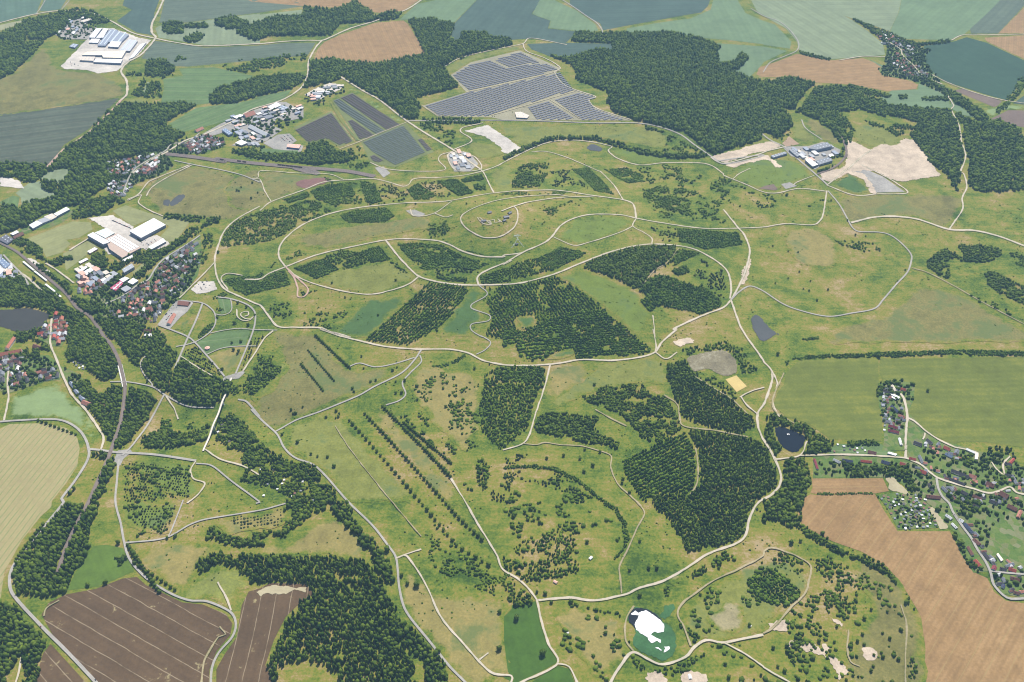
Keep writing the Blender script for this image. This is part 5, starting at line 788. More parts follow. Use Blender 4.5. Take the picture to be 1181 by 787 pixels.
S|12|9.6|green|greenish right panel block|-563,3300 -424,3442|-549,3290 -411,3440 -311,3213 -413,3105 -507,3215
S|12|9.6|plum|dark flank of the right panel block|-563,3300 -424,3442|-408,3442 -364,3392 -282,3224 -308,3213
S|12|9.6|plum|dark toe of the right panel block|-563,3300 -424,3442|-542,3255 -509,3212 -421,3113 -495,3138
M|footbridge|-731.3,1957.9 -736.2,1872.2 -743.1,1795.7 -738.1,1694.7
M|railbridge|-1041.8,2019.6 -1022.5,1978.5 -1002.1,1932.8
M|rail|-1636.5,2651.0 -1608.8,2624.6 -1530.8,2567.8 -1443.8,2483.7 -1361.1,2403.9 -1297.1,2341.3 -1242.8,2273.6 -1195.0,2236.3 -1147.6,2175.4 -1125.1,2143.7 -1088.0,2099.7 -1043.3,2024.2 -1002.1,1932.8 -986.1,1864.0 -968.8,1757.5 -957.4,1663.6 -956.0,1582.5 -954.7,1513.0 -957.4,1460.1 -956.5,1388.3 -949.7,1323.4
M|yard|-1246.5,3203.0 -1187.5,3190.1 -1103.2,3168.9 -1018.7,3143.7 -1057.3,3166.0 -943.3,3138.5 -831.4,3115.5 -732.2,3093.7 -676.1,3052.2 -761.1,3099.0 -586.4,3070.2 -473.2,3023.2
M|works_rail|1216.6,3385.9 1220.8,3309.6 1207.7,3217.3 1184.9,3163.0 1202.7,3192.8 1156.6,3121.6 1108.3,3071.8 1056.1,3037.6
M|train1|-1047.3,3160.4 -1018.4,3151.1
M|train2|-978.8,3147.6 -939.4,3136.6
M|train3|-827.6,3118.2 -736.0,3095.5
M|canopies|-1489.5,2510.2 -1438.2,2462.0 -1435.6,2458.6 -1379.4,2407.4 -1376.7,2389.9 -1334.6,2351.5 -1325.1,2341.0 -1307.5,2325.3
M|shelters|-17.3,2635.7 -87.5,2614.0 -70.0,2661.4 -23.3,2615.7 -6.6,2661.9 14.5,2508.3
M|hammer1|-1.3,2493.1 7.1,2510.0 15.5,2530.1 20.4,2552.3
M|hammer2|35.3,2499.8 26.5,2514.9 18.5,2533.7 10.7,2548.6
M|redcar|-933.7,1186.8 -1025.4,1460.3 -1019.0,1450.3 -785.3,1067.4
M|pavilion|-825.6,2088.0
M|boat|666.6,1731.3
M|whitebits|166.9,1359.7 473.0,1190.0 89.7,1296.6 110.2,1174.2 336.3,1074.0
M|trucks|-953.2,3533.6 -932.2,3522.5 -904.7,3500.5 -882.9,3521.5 -866.2,3494.3
"""
REC = [l.split('|') for l in DATA.strip().splitlines()]
def pts(s): return np.array([[float(v) for v in k.split(',')] for k in s.split()])
def recs(k): return [r[1:] for r in REC if r[0] == k]
MISC = {r[0]: pts(r[1]) for r in recs('M')}
def H(x, y): return float(height(x, y))

# ------------------------------------------------------------------ object helpers
def mesh_obj(name, verts, faces, mat, parent=None, smooth=False):
    me = bpy.data.meshes.new(name); me.from_pydata([tuple(map(float, v)) for v in verts], [], faces); me.update()
    if mat: me.materials.append(mat)
    if smooth: me.polygons.foreach_set('use_smooth', [True] * len(me.polygons))
    o = bpy.data.objects.new(name, me); C.objects.link(o)
    if parent: o.parent = parent
    return o
def np_mesh(name, V, F, mat, parent=None, attrs=None):
    """V (n,3), F (m,3) triangles, fast."""
    me = bpy.data.meshes.new(name)
    me.vertices.add(len(V)); me.vertices.foreach_set('co', np.asarray(V, np.float32).ravel())
    k = F.shape[1]
    me.loops.add(F.size); me.loops.foreach_set('vertex_index', np.asarray(F, np.int32).ravel())
    me.polygons.add(len(F)); me.polygons.foreach_set('loop_start', np.arange(len(F), dtype=np.int32) * k)
    for an, av in (attrs or {}).items():
        a = me.attributes.new(an, 'FLOAT', 'POINT'); a.data.foreach_set('value', np.asarray(av, np.float32))
    me.update(calc_edges=True)
    if mat: me.materials.append(mat)
    o = bpy.data.objects.new(name, me); C.objects.link(o)
    if parent: o.parent = parent
    return o
def tag(o, label=None, cat=None, group=None, kind=None):
    if label: o['label'] = label
    if cat: o['category'] = cat
    if group: o['group'] = group
    if kind: o['kind'] = kind
    return o
def thing(name, label, cat, loc, rz=0.0, group=None):
    o = bpy.data.objects.new(name, None); C.objects.link(o)
    o.empty_display_size = 2; o.location = loc; o.rotation_euler = (0, 0, rz)
    return tag(o, label, cat, group)
def box_vf(x0, x1, y0, y1, z0, z1):
    v = [(x0, y0, z0), (x1, y0, z0), (x1, y1, z0), (x0, y1, z0), (x0, y0, z1), (x1, y0, z1), (x1, y1, z1), (x0, y1, z1)]
    f = [(0, 3, 2, 1), (4, 5, 6, 7), (0, 1, 5, 4), (1, 2, 6, 5), (2, 3, 7, 6), (3, 0, 4, 7)]
    return v, f
def join_vf(parts):
    V, F = [], []
    for v, f in parts:
        n = len(V); V += list(v); F += [tuple(i + n for i in q) for q in f]
    return V, F
ORD = ['first', 'second', 'third', 'fourth', 'fifth', 'sixth', 'seventh', 'eighth', 'ninth', 'tenth', 'eleventh', 'twelfth', 'thirteenth',
       'fourteenth', 'fifteenth', 'sixteenth', 'seventeenth', 'eighteenth', 'nineteenth', 'twentieth']
TENS = {20: 'twenty', 30: 'thirty', 40: 'forty', 50: 'fifty', 60: 'sixty', 70: 'seventy'}
TENTH = {30: 'thirtieth', 40: 'fortieth', 50: 'fiftieth', 60: 'sixtieth', 70: 'seventieth'}
def ordinal(i):
    if i < 20: return ORD[i]
    n = i + 1; t, u = n // 10 * 10, n % 10
    return TENTH[t] if u == 0 else TENS[t] + '-' + ORD[u - 1]

# ------------------------------------------------------------------ polygons
def inside(P, poly):
    x, y = P[:, 0], P[:, 1]; c = np.zeros(len(P), bool); n = len(poly)
    for i in range(n):
        x1, y1 = poly[i]; x2, y2 = poly[i - 1]
        if y1 == y2: continue
        k = ((y1 > y) != (y2 > y)) & (x < (x2 - x1) * (y - y1) / (y2 - y1) + x1); c ^= k
    return c
def edge_dist(P, poly):
    d = np.full(len(P), 1e9)
    for i in range(len(poly)):
        a, b = poly[i - 1], poly[i]; e = b - a; L = e @ e + 1e-9
        t = np.clip(((P - a) @ e) / L, 0, 1); q = P - a - t[:, None] * e
        d = np.minimum(d, np.hypot(q[:, 0], q[:, 1]))
    return d
def resample(poly, step, closed=True):
    out = []
    n = len(poly)
    for i in range(n if closed else n - 1):
        a, b = poly[i], poly[(i + 1) % n]; k = max(1, int(np.hypot(*(b - a)) / step + .5))
        for j in range(k): out.append(a + (b - a) * j / k)
    if not closed: out.append(poly[-1])
    return np.array(out)
def spline(P, step):
    if len(P) < 3: return resample(P, step, False)
    out = []
    Q = np.vstack([2 * P[0] - P[1], P, 2 * P[-1] - P[-2]])
    for i in range(1, len(Q) - 2):
        p0, p1, p2, p3 = Q[i - 1], Q[i], Q[i + 1], Q[i + 2]
        n = max(1, int(np.hypot(*(p2 - p1)) / step + .5))
        # centripetal-ish: clamp tangents to segment length
        L = np.hypot(*(p2 - p1))
        def tg(v):
            l = np.hypot(*v) + 1e-9; return v * min(1.0, L * 1.1 / l)
        m1, m2 = tg((p2 - p0) / 2), tg((p3 - p1) / 2)
        for j in range(n):
            t = j / n; t2, t3 = t * t, t * t * t
            out.append((2 * t3 - 3 * t2 + 1) * p1 + (t3 - 2 * t2 + t) * m1 + (-2 * t3 + 3 * t2) * p2 + (t3 - t2) * m2)
    out.append(P[-1]); return np.array(out)
def main_dir(poly):
    e = np.roll(poly, -1, 0) - poly; L = np.hypot(e[:, 0], e[:, 1]); k = L.argmax(); return e[k] / L[k]
def value_noise(P, size, seed):
    r = np.random.default_rng(seed).random((64, 64)); q = P / size; i = np.floor(q).astype(int); f = q - i; f = f * f * (3 - 2 * f)
    g = lambda a, b: r[(i[:, 0] + a) % 64, (i[:, 1] + b) % 64]
    return (g(0, 0) * (1 - f[:, 0]) + g(1, 0) * f[:, 0]) * (1 - f[:, 1]) + (g(0, 1) * (1 - f[:, 0]) + g(1, 1) * f[:, 0]) * f[:, 1]

# ------------------------------------------------------------------ materials
def new_mat(name):
    m = bpy.data.materials.new(name); m.use_nodes = True; nt = m.node_tree
    b = nt.nodes['Principled BSDF']; b.inputs['Roughness'].default_value = .95
    b.inputs['Specular IOR Level'].default_value = .15
    return m, nt, b
def N(nt, t, **kw):
    n = nt.nodes.new(t)
    for k, v in kw.items(): setattr(n, k, v)
    return n
def val(nt, op, a, b=None, c=None):
    n = N(nt, 'ShaderNodeMath', operation=op)
    for i, s in enumerate((a, b, c)):
        if s is None: continue
        if isinstance(s, (int, float)): n.inputs[i].default_value = s
        else: nt.links.new(s, n.inputs[i])
    return n.outputs[0]
def mixc(nt, f, a, b, mode='MIX'):
    n = N(nt, 'ShaderNodeMix', data_type='RGBA', blend_type=mode)
    for i, s in ((0, f), (6, a), (7, b)):
        if isinstance(s, (int, float)): n.inputs[i].default_value = s
        elif isinstance(s, tuple): n.inputs[i].default_value = (*s, 1)
        else: nt.links.new(s, n.inputs[i])
    return n.outputs[2]
def ramp(nt, f, cols):
    n = N(nt, 'ShaderNodeValToRGB'); e = n.color_ramp.elements
    while len(e) < len(cols): e.new(.5)
    for i, (p, c) in enumerate(cols): e[i].position = p; e[i].color = (*c, 1)
    nt.links.new(f, n.inputs[0]); return n.outputs[0]
def blotch_group():
    g = bpy.data.node_groups.new('blotch', 'ShaderNodeTree')
    g.interface.new_socket('Big', in_out='OUTPUT', socket_type='NodeSocketFloat')
    g.interface.new_socket('Mid', in_out='OUTPUT', socket_type='NodeSocketFloat')
    g.interface.new_socket('Fine', in_out='OUTPUT', socket_type='NodeSocketFloat')
    pos = N(g, 'ShaderNodeNewGeometry').outputs['Position']; o = N(g, 'NodeGroupOutput')
    for i, (s, d, r) in enumerate(((170, 5, .62), (34, 4, .65), (5.2, 3, .7))):
        n = N(g, 'ShaderNodeTexNoise'); n.inputs['Scale'].default_value = 1 / s; n.inputs['Detail'].default_value = d
        n.inputs['Roughness'].default_value = r; n.inputs['Distortion'].default_value = .6 if i == 0 else .2
        g.links.new(pos, n.inputs['Vector']); g.links.new(n.outputs[0], o.inputs[i])
    return g
BLOTCH = blotch_group()
def blotch(nt, w=(.5, .3, .2)):
    n = N(nt, 'ShaderNodeGroup', node_tree=BLOTCH)
    v = val(nt, 'MULTIPLY', n.outputs[0], w[0]); v = val(nt, 'MULTIPLY_ADD', n.outputs[1], w[1], v)
    return val(nt, 'MULTIPLY_ADD', n.outputs[2], w[2], v), n
MEADOW = [(.22, (.032, .066, .006)), (.35, (.074, .118, .010)), (.47, (.126, .152, .016)), (.57, (.174, .166, .026)), (.66, (.215, .168, .046)), (.77, (.29, .22, .11))]
def meadow_color(nt):
    v, n = blotch(nt, (.40, .28, .32))
    mp = N(nt, 'ShaderNodeMapping'); mp.inputs['Rotation'].default_value = (0, 0, .7); mp.inputs['Scale'].default_value = (1 / 120, 1 / 11, 1 / 60)
    st = N(nt, 'ShaderNodeTexNoise'); st.inputs['Scale'].default_value = 1; st.inputs['Detail'].default_value = 3; st.inputs['Distortion'].default_value = .8
    nt.links.new(N(nt, 'ShaderNodeNewGeometry').outputs['Position'], mp.inputs[0]); nt.links.new(mp.outputs[0], st.inputs['Vector'])
    v = val(nt, 'MULTIPLY_ADD', val(nt, 'SUBTRACT', st.outputs[0], .5), .13, v)
    hu = N(nt, 'ShaderNodeTexNoise'); hu.inputs['Scale'].default_value = 1 / 420; hu.inputs['Detail'].default_value = 2; nt.links.new(mp.inputs[0].links[0].from_socket, hu.inputs['Vector'])
    v = val(nt, 'MULTIPLY_ADD', val(nt, 'SUBTRACT', hu.outputs[0], .5), .22, v)
    v = val(nt, 'MULTIPLY_ADD', val(nt, 'SUBTRACT', v, .5), 2.3, .50)
    return ramp(nt, v, MEADOW)
def shade(c, k): return tuple(min(1, x * k) for x in c)
# name: (colour, contrast, weights)
def fam(c, k=.25, hue=(1, 1, 1)):
    lo = shade(c, 1 - k); hi = tuple(min(1, c[i] * (1 + k) * hue[i]) for i in range(3)); return lo, c, hi
PAL = {
 'teal': fam((.080, .128, .085), .14), 'greyteal': fam((.090, .116, .076), .17), 'darkteal': fam((.056, .088, .066), .15), 'deepteal': fam((.036, .072, .042), .14),
 'dry': fam((.25, .25, .14), .15), 'pale': fam((.17, .205, .115), .14), 'tan': fam((.248, .154, .066), .19, (1.03, 1.05, 1.1)), 'green': fam((.095, .148, .050), .17),
 'lightgreen': fam((.118, .172, .085), .14), 'darkfield': fam((.074, .088, .056), .2), 'heath': fam((.152, .142, .042), .38, (1.3, 1.05, 1.1)),
 'olive': fam((.155, .168, .034), .34, (1.15, 1, 1.2)), 'olivegrass': fam((.20, .205, .085), .16), 'palegreen': fam((.175, .235, .095), .13), 'lawn': fam((.118, .160, .024), .24),
 'stripe': fam((.275, .235, .112), .08), 'brown': fam((.092, .058, .029), .2), 'vivid': fam((.078, .128, .018), .2), 'vividdark': fam((.048, .098, .012), .2),
 'tanmeadow': fam((.215, .182, .056), .3, (1.15, 1, 1.1)), 'yellowhill': fam((.165, .185, .04), .32, (1.3, 1.15, .8)), 'straw': fam((.34, .295, .185), .1),
 'olivefield': fam((.112, .134, .022), .2, (1.2, 1.03, 1)), 'brownplot': fam((.15, .11, .085), .18), 'sand': fam((.42, .34, .255), .34), 'tansoil': fam((.32, .225, .15), .12),
 'greendark': fam((.060, .112, .028), .2), 'whiteground': fam((.45, .41, .36), .3), 'solarground': fam((.13, .15, .05), .2), 'parkground': fam((.25, .23, .15), .15), 'silt': fam((.19, .165, .10), .45, (1.2, 1.3, 1.6)),
 'yellow': fam((.47, .36, .14), .07), 'algae': fam((.045, .115, .040), .3), 'white': fam((.68, .68, .67), .16), 'sandolive': fam((.24, .21, .11), .35), 'yard': fam((.26, .245, .22), .32),
 'redearth': fam((.16, .085, .07), .3), 'garden': None, 'water': fam((.075, .078, .075), .12), 'lake': fam((.050, .048, .040), .12), 'bluewater': fam((.009, .013, .020), .2),
 'gravel': fam((.42, .365, .285), .13), 'road': fam((.30, .28, .245), .14), 'dirt': fam((.28, .235, .14), .25), 'redpath': fam((.40, .27, .21), .12), 'ballast': fam((.16, .125, .105), .15)}
SOFT = {'lawn', 'gravel', 'heath', 'olive', 'tanmeadow', 'yellowhill', 'greendark', 'sandolive', 'palegreen', 'dirt'}
STRIPY = {'teal': (24, .5, 0), 'greyteal': (26, .8, 0), 'darkteal': (30, .6, 0), 'deepteal': (20, .3, 0), 'pale': (26, .8, 0), 'tan': (10, .55, 0), 'green': (24, .9, 0),
          'lightgreen': (24, .5, 0), 'darkfield': (26, 1.1, 0), 'olivefield': (19, .5, 0), 'brown': (14, .4, 31), 'stripe': (13.5, .3, 0), 'palegreen': (20, .3, 0), 'olivegrass': (15, .4, 0), 'straw': (9, .3, 0), 'vivid': (13, .3, 0), 'vividdark': (13, .3, 0)}
_mats = {}
def surface_mat(kind, direction=None):
    key = (kind, None if direction is None or kind not in STRIPY else tuple(np.round(direction, 2)))
    if key in _mats: return _mats[key]
    m, nt, b = new_mat(kind + '_ground')
    if kind == 'garden':
        pos = N(nt, 'ShaderNodeNewGeometry').outputs['Position']
        vo = N(nt, 'ShaderNodeTexVoronoi'); vo.inputs['Scale'].default_value = 1 / 13; nt.links.new(pos, vo.inputs['Vector'])
        sep = N(nt, 'ShaderNodeSeparateColor'); nt.links.new(vo.outputs['Color'], sep.inputs[0])
        c = ramp(nt, sep.outputs[0], [(0, (.035, .085, .012)), (.35, (.07, .13, .02)), (.6, (.115, .155, .028)), (.78, (.15, .135, .06)), (.92, (.16, .15, .075)), (1, (.21, .19, .12))])
        v, _ = blotch(nt, (.2, .4, .4)); c = mixc(nt, .45, c, ramp(nt, v, [(.35, (.045, .09, .02)), (.5, (.11, .16, .04)), (.65, (.19, .18, .10))]))
    else:
        lo, mid, hi = PAL[kind]
        w = (.36, .32, .32) if kind not in ('gravel', 'road', 'tan', 'stripe') else (.25, .4, .35)
        v, g = blotch(nt, w)
        sp = 1.0
        if key[1] is not None:
            per, amp, tram = STRIPY[kind]
            pos = N(nt, 'ShaderNodeNewGeometry').outputs['Position']
            dt = N(nt, 'ShaderNodeVectorMath', operation='DOT_PRODUCT'); nt.links.new(pos, dt.inputs[0])
            dt.inputs[1].default_value = (-direction[1], direction[0], 0)
            u = val(nt, 'ADD', dt.outputs['Value'], val(nt, 'MULTIPLY', g.outputs[1], per * .22))
            s = val(nt, 'SINE', val(nt, 'MULTIPLY', u, 2 * math.pi / per))
            s2 = val(nt, 'SINE', val(nt, 'MULTIPLY', u, 2 * math.pi / (per * 2.7)))
            s = val(nt, 'MULTIPLY', val(nt, 'ADD', s, s2), val(nt, 'MULTIPLY_ADD', g.outputs[0], 1.6, -.3))
            v = val(nt, 'MULTIPLY_ADD', s, .085 * amp, v)
        c = ramp(nt, v, [(.36, shade(lo, .92)), (.5, mid), (.64, shade(hi, 1.06))])
        if kind in ('heath', 'olive', 'tanmeadow', 'lawn'):      # patches of fresh grass and of bare straw
            n2, _ = blotch(nt, (.7, .3, 0))
            c = mixc(nt, ramp(nt, n2, [(.52, (0, 0, 0)), (.60, (.8, .8, .8))]), c, (.085, .125, .036))
        if kind == 'brown':                              # weedy straw-coloured blotches
            c = mixc(nt, ramp(nt, g.outputs[1], [(.64, (0, 0, 0)), (.70, (.7, .7, .7))]), c, (.33, .28, .14))
        if key[1] is not None and kind in ('stripe', 'brown', 'tan', 'green', 'darkfield'):
            per2 = {'stripe': 13.5, 'brown': 31, 'tan': 33, 'green': 40, 'darkfield': 36}[kind]
            lc = {'stripe': (.145, .185, .06), 'brown': (.27, .215, .14), 'tan': (.27, .20, .085), 'green': (.17, .2, .1), 'darkfield': (.13, .125, .085)}[kind]
            wid = {'stripe': .17, 'brown': .04, 'tan': .035, 'green': .05, 'darkfield': .06}[kind]
            fr = val(nt, 'FRACT', val(nt, 'DIVIDE', val(nt, 'ADD', dt.outputs['Value'], val(nt, 'MULTIPLY', g.outputs[0], 9)), per2))
            dd = val(nt, 'ABSOLUTE', val(nt, 'SUBTRACT', fr, .5))
            msk = val(nt, 'SUBTRACT', 1, val(nt, 'SMOOTH_MIN', 1, val(nt, 'DIVIDE', dd, wid), .1))
            msk = val(nt, 'MULTIPLY', val(nt, 'MAXIMUM', msk, 0), ramp(nt, g.outputs[1], [(.36, (.25, .25, .25)), (.55, (1, 1, 1))]))
            c = mixc(nt, msk, c, lc)
        if kind == 'gravel':                             # grass creeping over the path in places
            c = mixc(nt, ramp(nt, g.outputs[2], [(.60, (0, 0, 0)), (.72, (.35, .35, .35))]), c, (.3, .27, .16))
        if kind in SOFT:
            at = N(nt, 'ShaderNodeAttribute', attribute_name='rim')
            f = val(nt, 'ADD', at.outputs['Fac'], val(nt, 'MULTIPLY', val(nt, 'SUBTRACT', g.outputs[1], .5), 1.6))
            f2 = N(nt, 'ShaderNodeMapRange', interpolation_type='SMOOTHSTEP'); nt.links.new(f, f2.inputs[0])
            f2.inputs[1].default_value = .1; f2.inputs[2].default_value = .6
            c = mixc(nt, f2.outputs[0], meadow_color(nt), c)
    nt.links.new(c, b.inputs['Base Color'])
    if kind in ('water', 'lake', 'bluewater'): b.inputs['Roughness'].default_value = .05; b.inputs['Specular IOR Level'].default_value = .08
    _mats[key] = m; return m
def flat_mat(name, col, rough=.6, var=.12, size=3.0, metal=0.0, streak=False):
    if name in _mats: return _mats[name]
    m, nt, b = new_mat(name)
    n = N(nt, 'ShaderNodeTexNoise'); n.inputs['Scale'].default_value = 1 / size; n.inputs['Detail'].default_value = 4
    tc = N(nt, 'ShaderNodeNewGeometry'); nt.links.new(tc.outputs['Position'], n.inputs['Vector'])
    c = ramp(nt, n.outputs[0], [(.3, shade(col, 1 - var)), (.7, shade(col, 1 + var))])
    nt.links.new(c, b.inputs['Base Color']); b.inputs['Roughness'].default_value = rough; b.inputs['Metallic'].default_value = metal
    b.inputs['Specular IOR Level'].default_value = .3
    _mats[name] = m; return m
def foliage_mat(name, dark, light, dry=None):
    if name in _mats: return _mats[name]
    m, nt, b = new_mat(name)
    at = N(nt, 'ShaderNodeAttribute', attribute_name='tint').outputs['Fac']
    pos = N(nt, 'ShaderNodeNewGeometry').outputs['Position']
    n = N(nt, 'ShaderNodeTexNoise'); n.inputs['Scale'].default_value = 1 / 2.2; n.inputs['Detail'].default_value = 3; nt.links.new(pos, n.inputs['Vector'])
    n3 = N(nt, 'ShaderNodeTexNoise'); n3.inputs['Scale'].default_value = 1 / 45; n3.inputs['Detail'].default_value = 3; nt.links.new(pos, n3.inputs['Vector'])
    f = val(nt, 'ADD', val(nt, 'MULTIPLY', at, .72), val(nt, 'MULTIPLY_ADD', n.outputs[0], .5, -.12))
    f = val(nt, 'ADD', f, val(nt, 'MULTIPLY_ADD', n3.outputs[0], 1.15, -.5))
    c = ramp(nt, f, [(.05, dark), (.5, tuple((a + q) / 2 for a, q in zip(dark, light))), (.95, light)])
    nt.links.new(c, b.inputs['Base Color']); b.inputs['Roughness'].default_value = .8; b.inputs['Specular IOR Level'].default_value = .1
    tr = N(nt, 'ShaderNodeBsdfTranslucent'); nt.links.new(mixc(nt, 1.0, c, (1.0, .95, .5), 'MULTIPLY'), tr.inputs[0]); mx = N(nt, 'ShaderNodeMixShader'); mx.inputs[0].default_value = .5
    nt.links.new(b.outputs[0], mx.inputs[1]); nt.links.new(tr.outputs[0], mx.inputs[2]); nt.links.new(mx.outputs[0], nt.nodes['Material Output'].inputs[0])
    _mats[name] = m; return m

# ------------------------------------------------------------------ ground sheet
def axis(lo, hi, step, far):
    a = np.arange(lo, hi + 1, step); g = []; d = step; x = hi
    while x < far: d *= 1.35; x += d; g.append(x)
    h = []; d = step; x = lo
    while x > -far: d *= 1.35; x -= d; h.append(x)
    return np.concatenate([h[::-1], a, g])
gx, gy = axis(-3000, 3000, 20, 19000), axis(500, 5600, 20, 19000)
X, Y = np.meshgrid(gx, gy); V = np.stack([X.ravel(), Y.ravel(), height(X, Y).ravel()], 1)
nx, ny = len(gx), len(gy); i = np.arange(nx * ny).reshape(ny, nx)
F = np.stack([i[:-1, :-1].ravel(), i[:-1, 1:].ravel(), i[1:, 1:].ravel(), i[1:, :-1].ravel()], 1)
gm, nt, b = new_mat('meadow_ground'); nt.links.new(meadow_color(nt), b.inputs['Base Color'])
tag(np_mesh('ground', V, F, gm), 'rough meadow ground of mottled green and tan grass', kind='structure')

MASK_R = np.zeros((1400, 1700), bool)     # cells of 4 m taken by roads, rails and buildings
def mask_at(P):
    ix = np.clip(((P[:, 0] + 3400) / 4).astype(int), 0, 1699); iy = np.clip(((P[:, 1] - 400) / 4).astype(int), 0, 1399); return iy, ix
def mark(P, r):
    k = int(math.ceil(r / 4)); iy, ix = mask_at(P)
    for dy in range(-k, k + 1):
        for dx in range(-k, k + 1):
            if (dx * dx + dy * dy) * 16 <= r * r + 8: MASK_R[np.clip(iy + dy, 0, 1399), np.clip(ix + dx, 0, 1699)] = True
def free(P): return ~MASK_R[mask_at(P)]

LAY = .35
KINDNAME = {'water': 'pond', 'lake': 'lake', 'bluewater': 'pond', 'silt': 'pond', 'yellow': 'settling_basin', 'white': 'pond_crust', 'algae': 'pond_reeds', 'sand': 'bare_ground', 'whiteground': 'paved_ground', 'yard': 'paved_ground',
            'garden': 'garden_ground', 'heath': 'heath', 'olive': 'meadow', 'tanmeadow': 'meadow', 'yellowhill': 'meadow', 'greendark': 'meadow', 'palegreen': 'meadow', 'olivegrass': 'meadow',
            'sandolive': 'bare_ground', 'tansoil': 'bare_ground', 'redearth': 'bare_ground', 'lawn': 'meadow', 'solarground': 'meadow', 'brownplot': 'bare_ground', 'parkground': 'bare_ground', 'silt': 'pond'}
def sheet(name, poly, mat, off, label, soft=False, step=24, jag=0, soft_w=26):
    B = resample(poly, 9 if soft else 3 if jag else step * .8)
    if soft or jag:
        nrm = np.roll(B, -1, 0) - np.roll(B, 1, 0); L = np.hypot(nrm[:, 0], nrm[:, 1])[:, None] + 1e-6; nrm = np.stack([nrm[:, 1], -nrm[:, 0]], 1) / L
        B = B + nrm * ((value_noise(B, 22, 5) - .5) * 16 if not jag else (value_noise(B, 14, 5) - .5) * jag + (value_noise(B, 4, 6) - .5) * jag * .8)[:, None]
    x0, y0 = B.min(0); x1, y1 = B.max(0)
    st = step if max(x1 - x0, y1 - y0) > 120 else 10
    g = np.stack(np.meshgrid(np.arange(x0 + st / 2, x1, st), np.arange(y0 + st / 2, y1, st)), -1).reshape(-1, 2)
    if len(g):
        g = g[inside(g, B)]
        if len(g): g = g[edge_dist(g, B) > st * .3]
    P = np.vstack([B, g]) if len(g) else B
    v, e, f, *_ = delaunay_2d_cdt([Vector(p) for p in P], [], [list(range(len(B)))], 1, .01)
    v = np.array([tuple(q) for q in v]); f = np.array([q for q in f if len(q) == 3])
    a, bb, c = v[f[:, 0]], v[f[:, 1]], v[f[:, 2]]
    cr = (bb[:, 0] - a[:, 0]) * (c[:, 1] - a[:, 1]) - (bb[:, 1] - a[:, 1]) * (c[:, 0] - a[:, 0])
    f[cr < 0] = f[cr < 0][:, ::-1]
    z = height(v[:, 0], v[:, 1]) + off
    at = {'rim': np.clip(edge_dist(v, B) / soft_w, 0, 1)} if soft else None
    o = np_mesh(name, np.column_stack([v, z]), f, mat, attrs=at)
    return tag(o, label, kind='structure')
for k, r in enumerate(recs('F')):
    mat, lay, label, P = r[0], int(r[1]), r[2], pts(r[3])
    d = (lambda q: (q[1] - q[0]) / np.hypot(*(q[1] - q[0])))(pts(r[4])) if len(r) > 4 else main_dir(P)
    off = LAY * lay + .002 * k
    if mat in ('white', 'algae', 'bluewater', 'silt', 'water', 'lake', 'sand', 'redearth', 'heath', 'tanmeadow'):      # rounded natural outlines
        Q = spline(np.vstack([P[-2:], P, P[:2]]), 12); i0 = int(np.argmin(np.hypot(*(Q - P[0]).T))); i1 = len(Q) - 1 - int(np.argmin(np.hypot(*(Q[::-1] - P[0]).T)));
        if i1 - i0 > 6: P = Q[i0:i1]
    sheet(KINDNAME.get(mat, 'field'), P, surface_mat(mat, d), off, label, mat in SOFT, jag={'white': 2.5, 'algae': 6, 'bluewater': 5, 'silt': 4, 'straw': 5, 'sand': 9, 'redearth': 6, 'whiteground': 5, 'water': 4, 'lake': 5}.get(mat, 0), soft_w=9 if mat in ('sand', 'redearth') else 24)
    if mat in ('water', 'lake', 'bluewater', 'silt', 'yellow', 'white'): 
        g = resample(P, 4); mark(g, 3); x0, y0 = P.min(0); x1, y1 = P.max(0)
        q = np.stack(np.meshgrid(np.arange(x0, x1, 4), np.arange(y0, y1, 4)), -1).reshape(-1, 2); q = q[inside(q, P)]
        if len(q): mark(q, 3)

# ------------------------------------------------------------------ roads and rails
def strip(name, P, width, mat, off, label, kind='structure', wob=.5, parent=None):
    Q = spline(P, 7.0); t = np.gradient(Q, axis=0); t /= np.hypot(t[:, 0], t[:, 1])[:, None] + 1e-9; n = np.stack([-t[:, 1], t[:, 0]], 1)
    w = width / 2 + (value_noise(Q, 15, 3) - .5) * wob; w2 = width / 2 + (value_noise(Q, 15, 9) - .5) * wob
    cols = []
    for s in (-1, -.4, .4, 1):
        q = Q + n * (s * (w if s < 0 else w2))[:, None]; cols.append(np.column_stack([q, height(q[:, 0], q[:, 1]) + off]))
    V = np.stack(cols, 1).reshape(-1, 3); m_ = len(Q); i = np.arange(m_ * 4).reshape(m_, 4)
    F = np.concatenate([np.stack([i[:-1, j], i[:-1, j + 1], i[1:, j + 1], i[1:, j]], 1) for j in range(3)])[:, ::-1]
    rim = np.tile([.0, 1, 1, .0], m_)
    o = np_mesh(name, V, F, mat, attrs={'rim': rim}, parent=parent)
    mark(Q, width / 2 + 2.5)
    return tag(o, label, kind=kind) if label else o
NAMES = {'gravel': 'gravel_path', 'road': 'road', 'dirt': 'dirt_track', 'redpath': 'gravel_path', 'straw': 'service_lane', 'olive': 'grass_lane'}
for k, r in enumerate(recs('R')):
    strip(NAMES[r[0]], pts(r[3]), float(r[1]) * (.93 if r[0] in ('gravel', 'dirt', 'redpath') else .78), surface_mat(r[0]), LAY * 4.5 + .006 * k, r[2], wob=2.2 if r[0] != 'road' else .4)
strip('railway', MISC['rail'], 9, surface_mat('ballast'), LAY * 6, 'brown railway trackbed curving down past the town')
strip('railway', MISC['yard'], 22, surface_mat('ballast'), LAY * 6 + .05, 'wide grey brown railway yard behind the northern rim path')
strip('railway', MISC['works_rail'], 8, surface_mat('ballast'), LAY * 6 + .1, 'curved trackbed around the grey works')
steel = flat_mat('rail_steel', (.30, .27, .25), .4, .15, 2, .6)
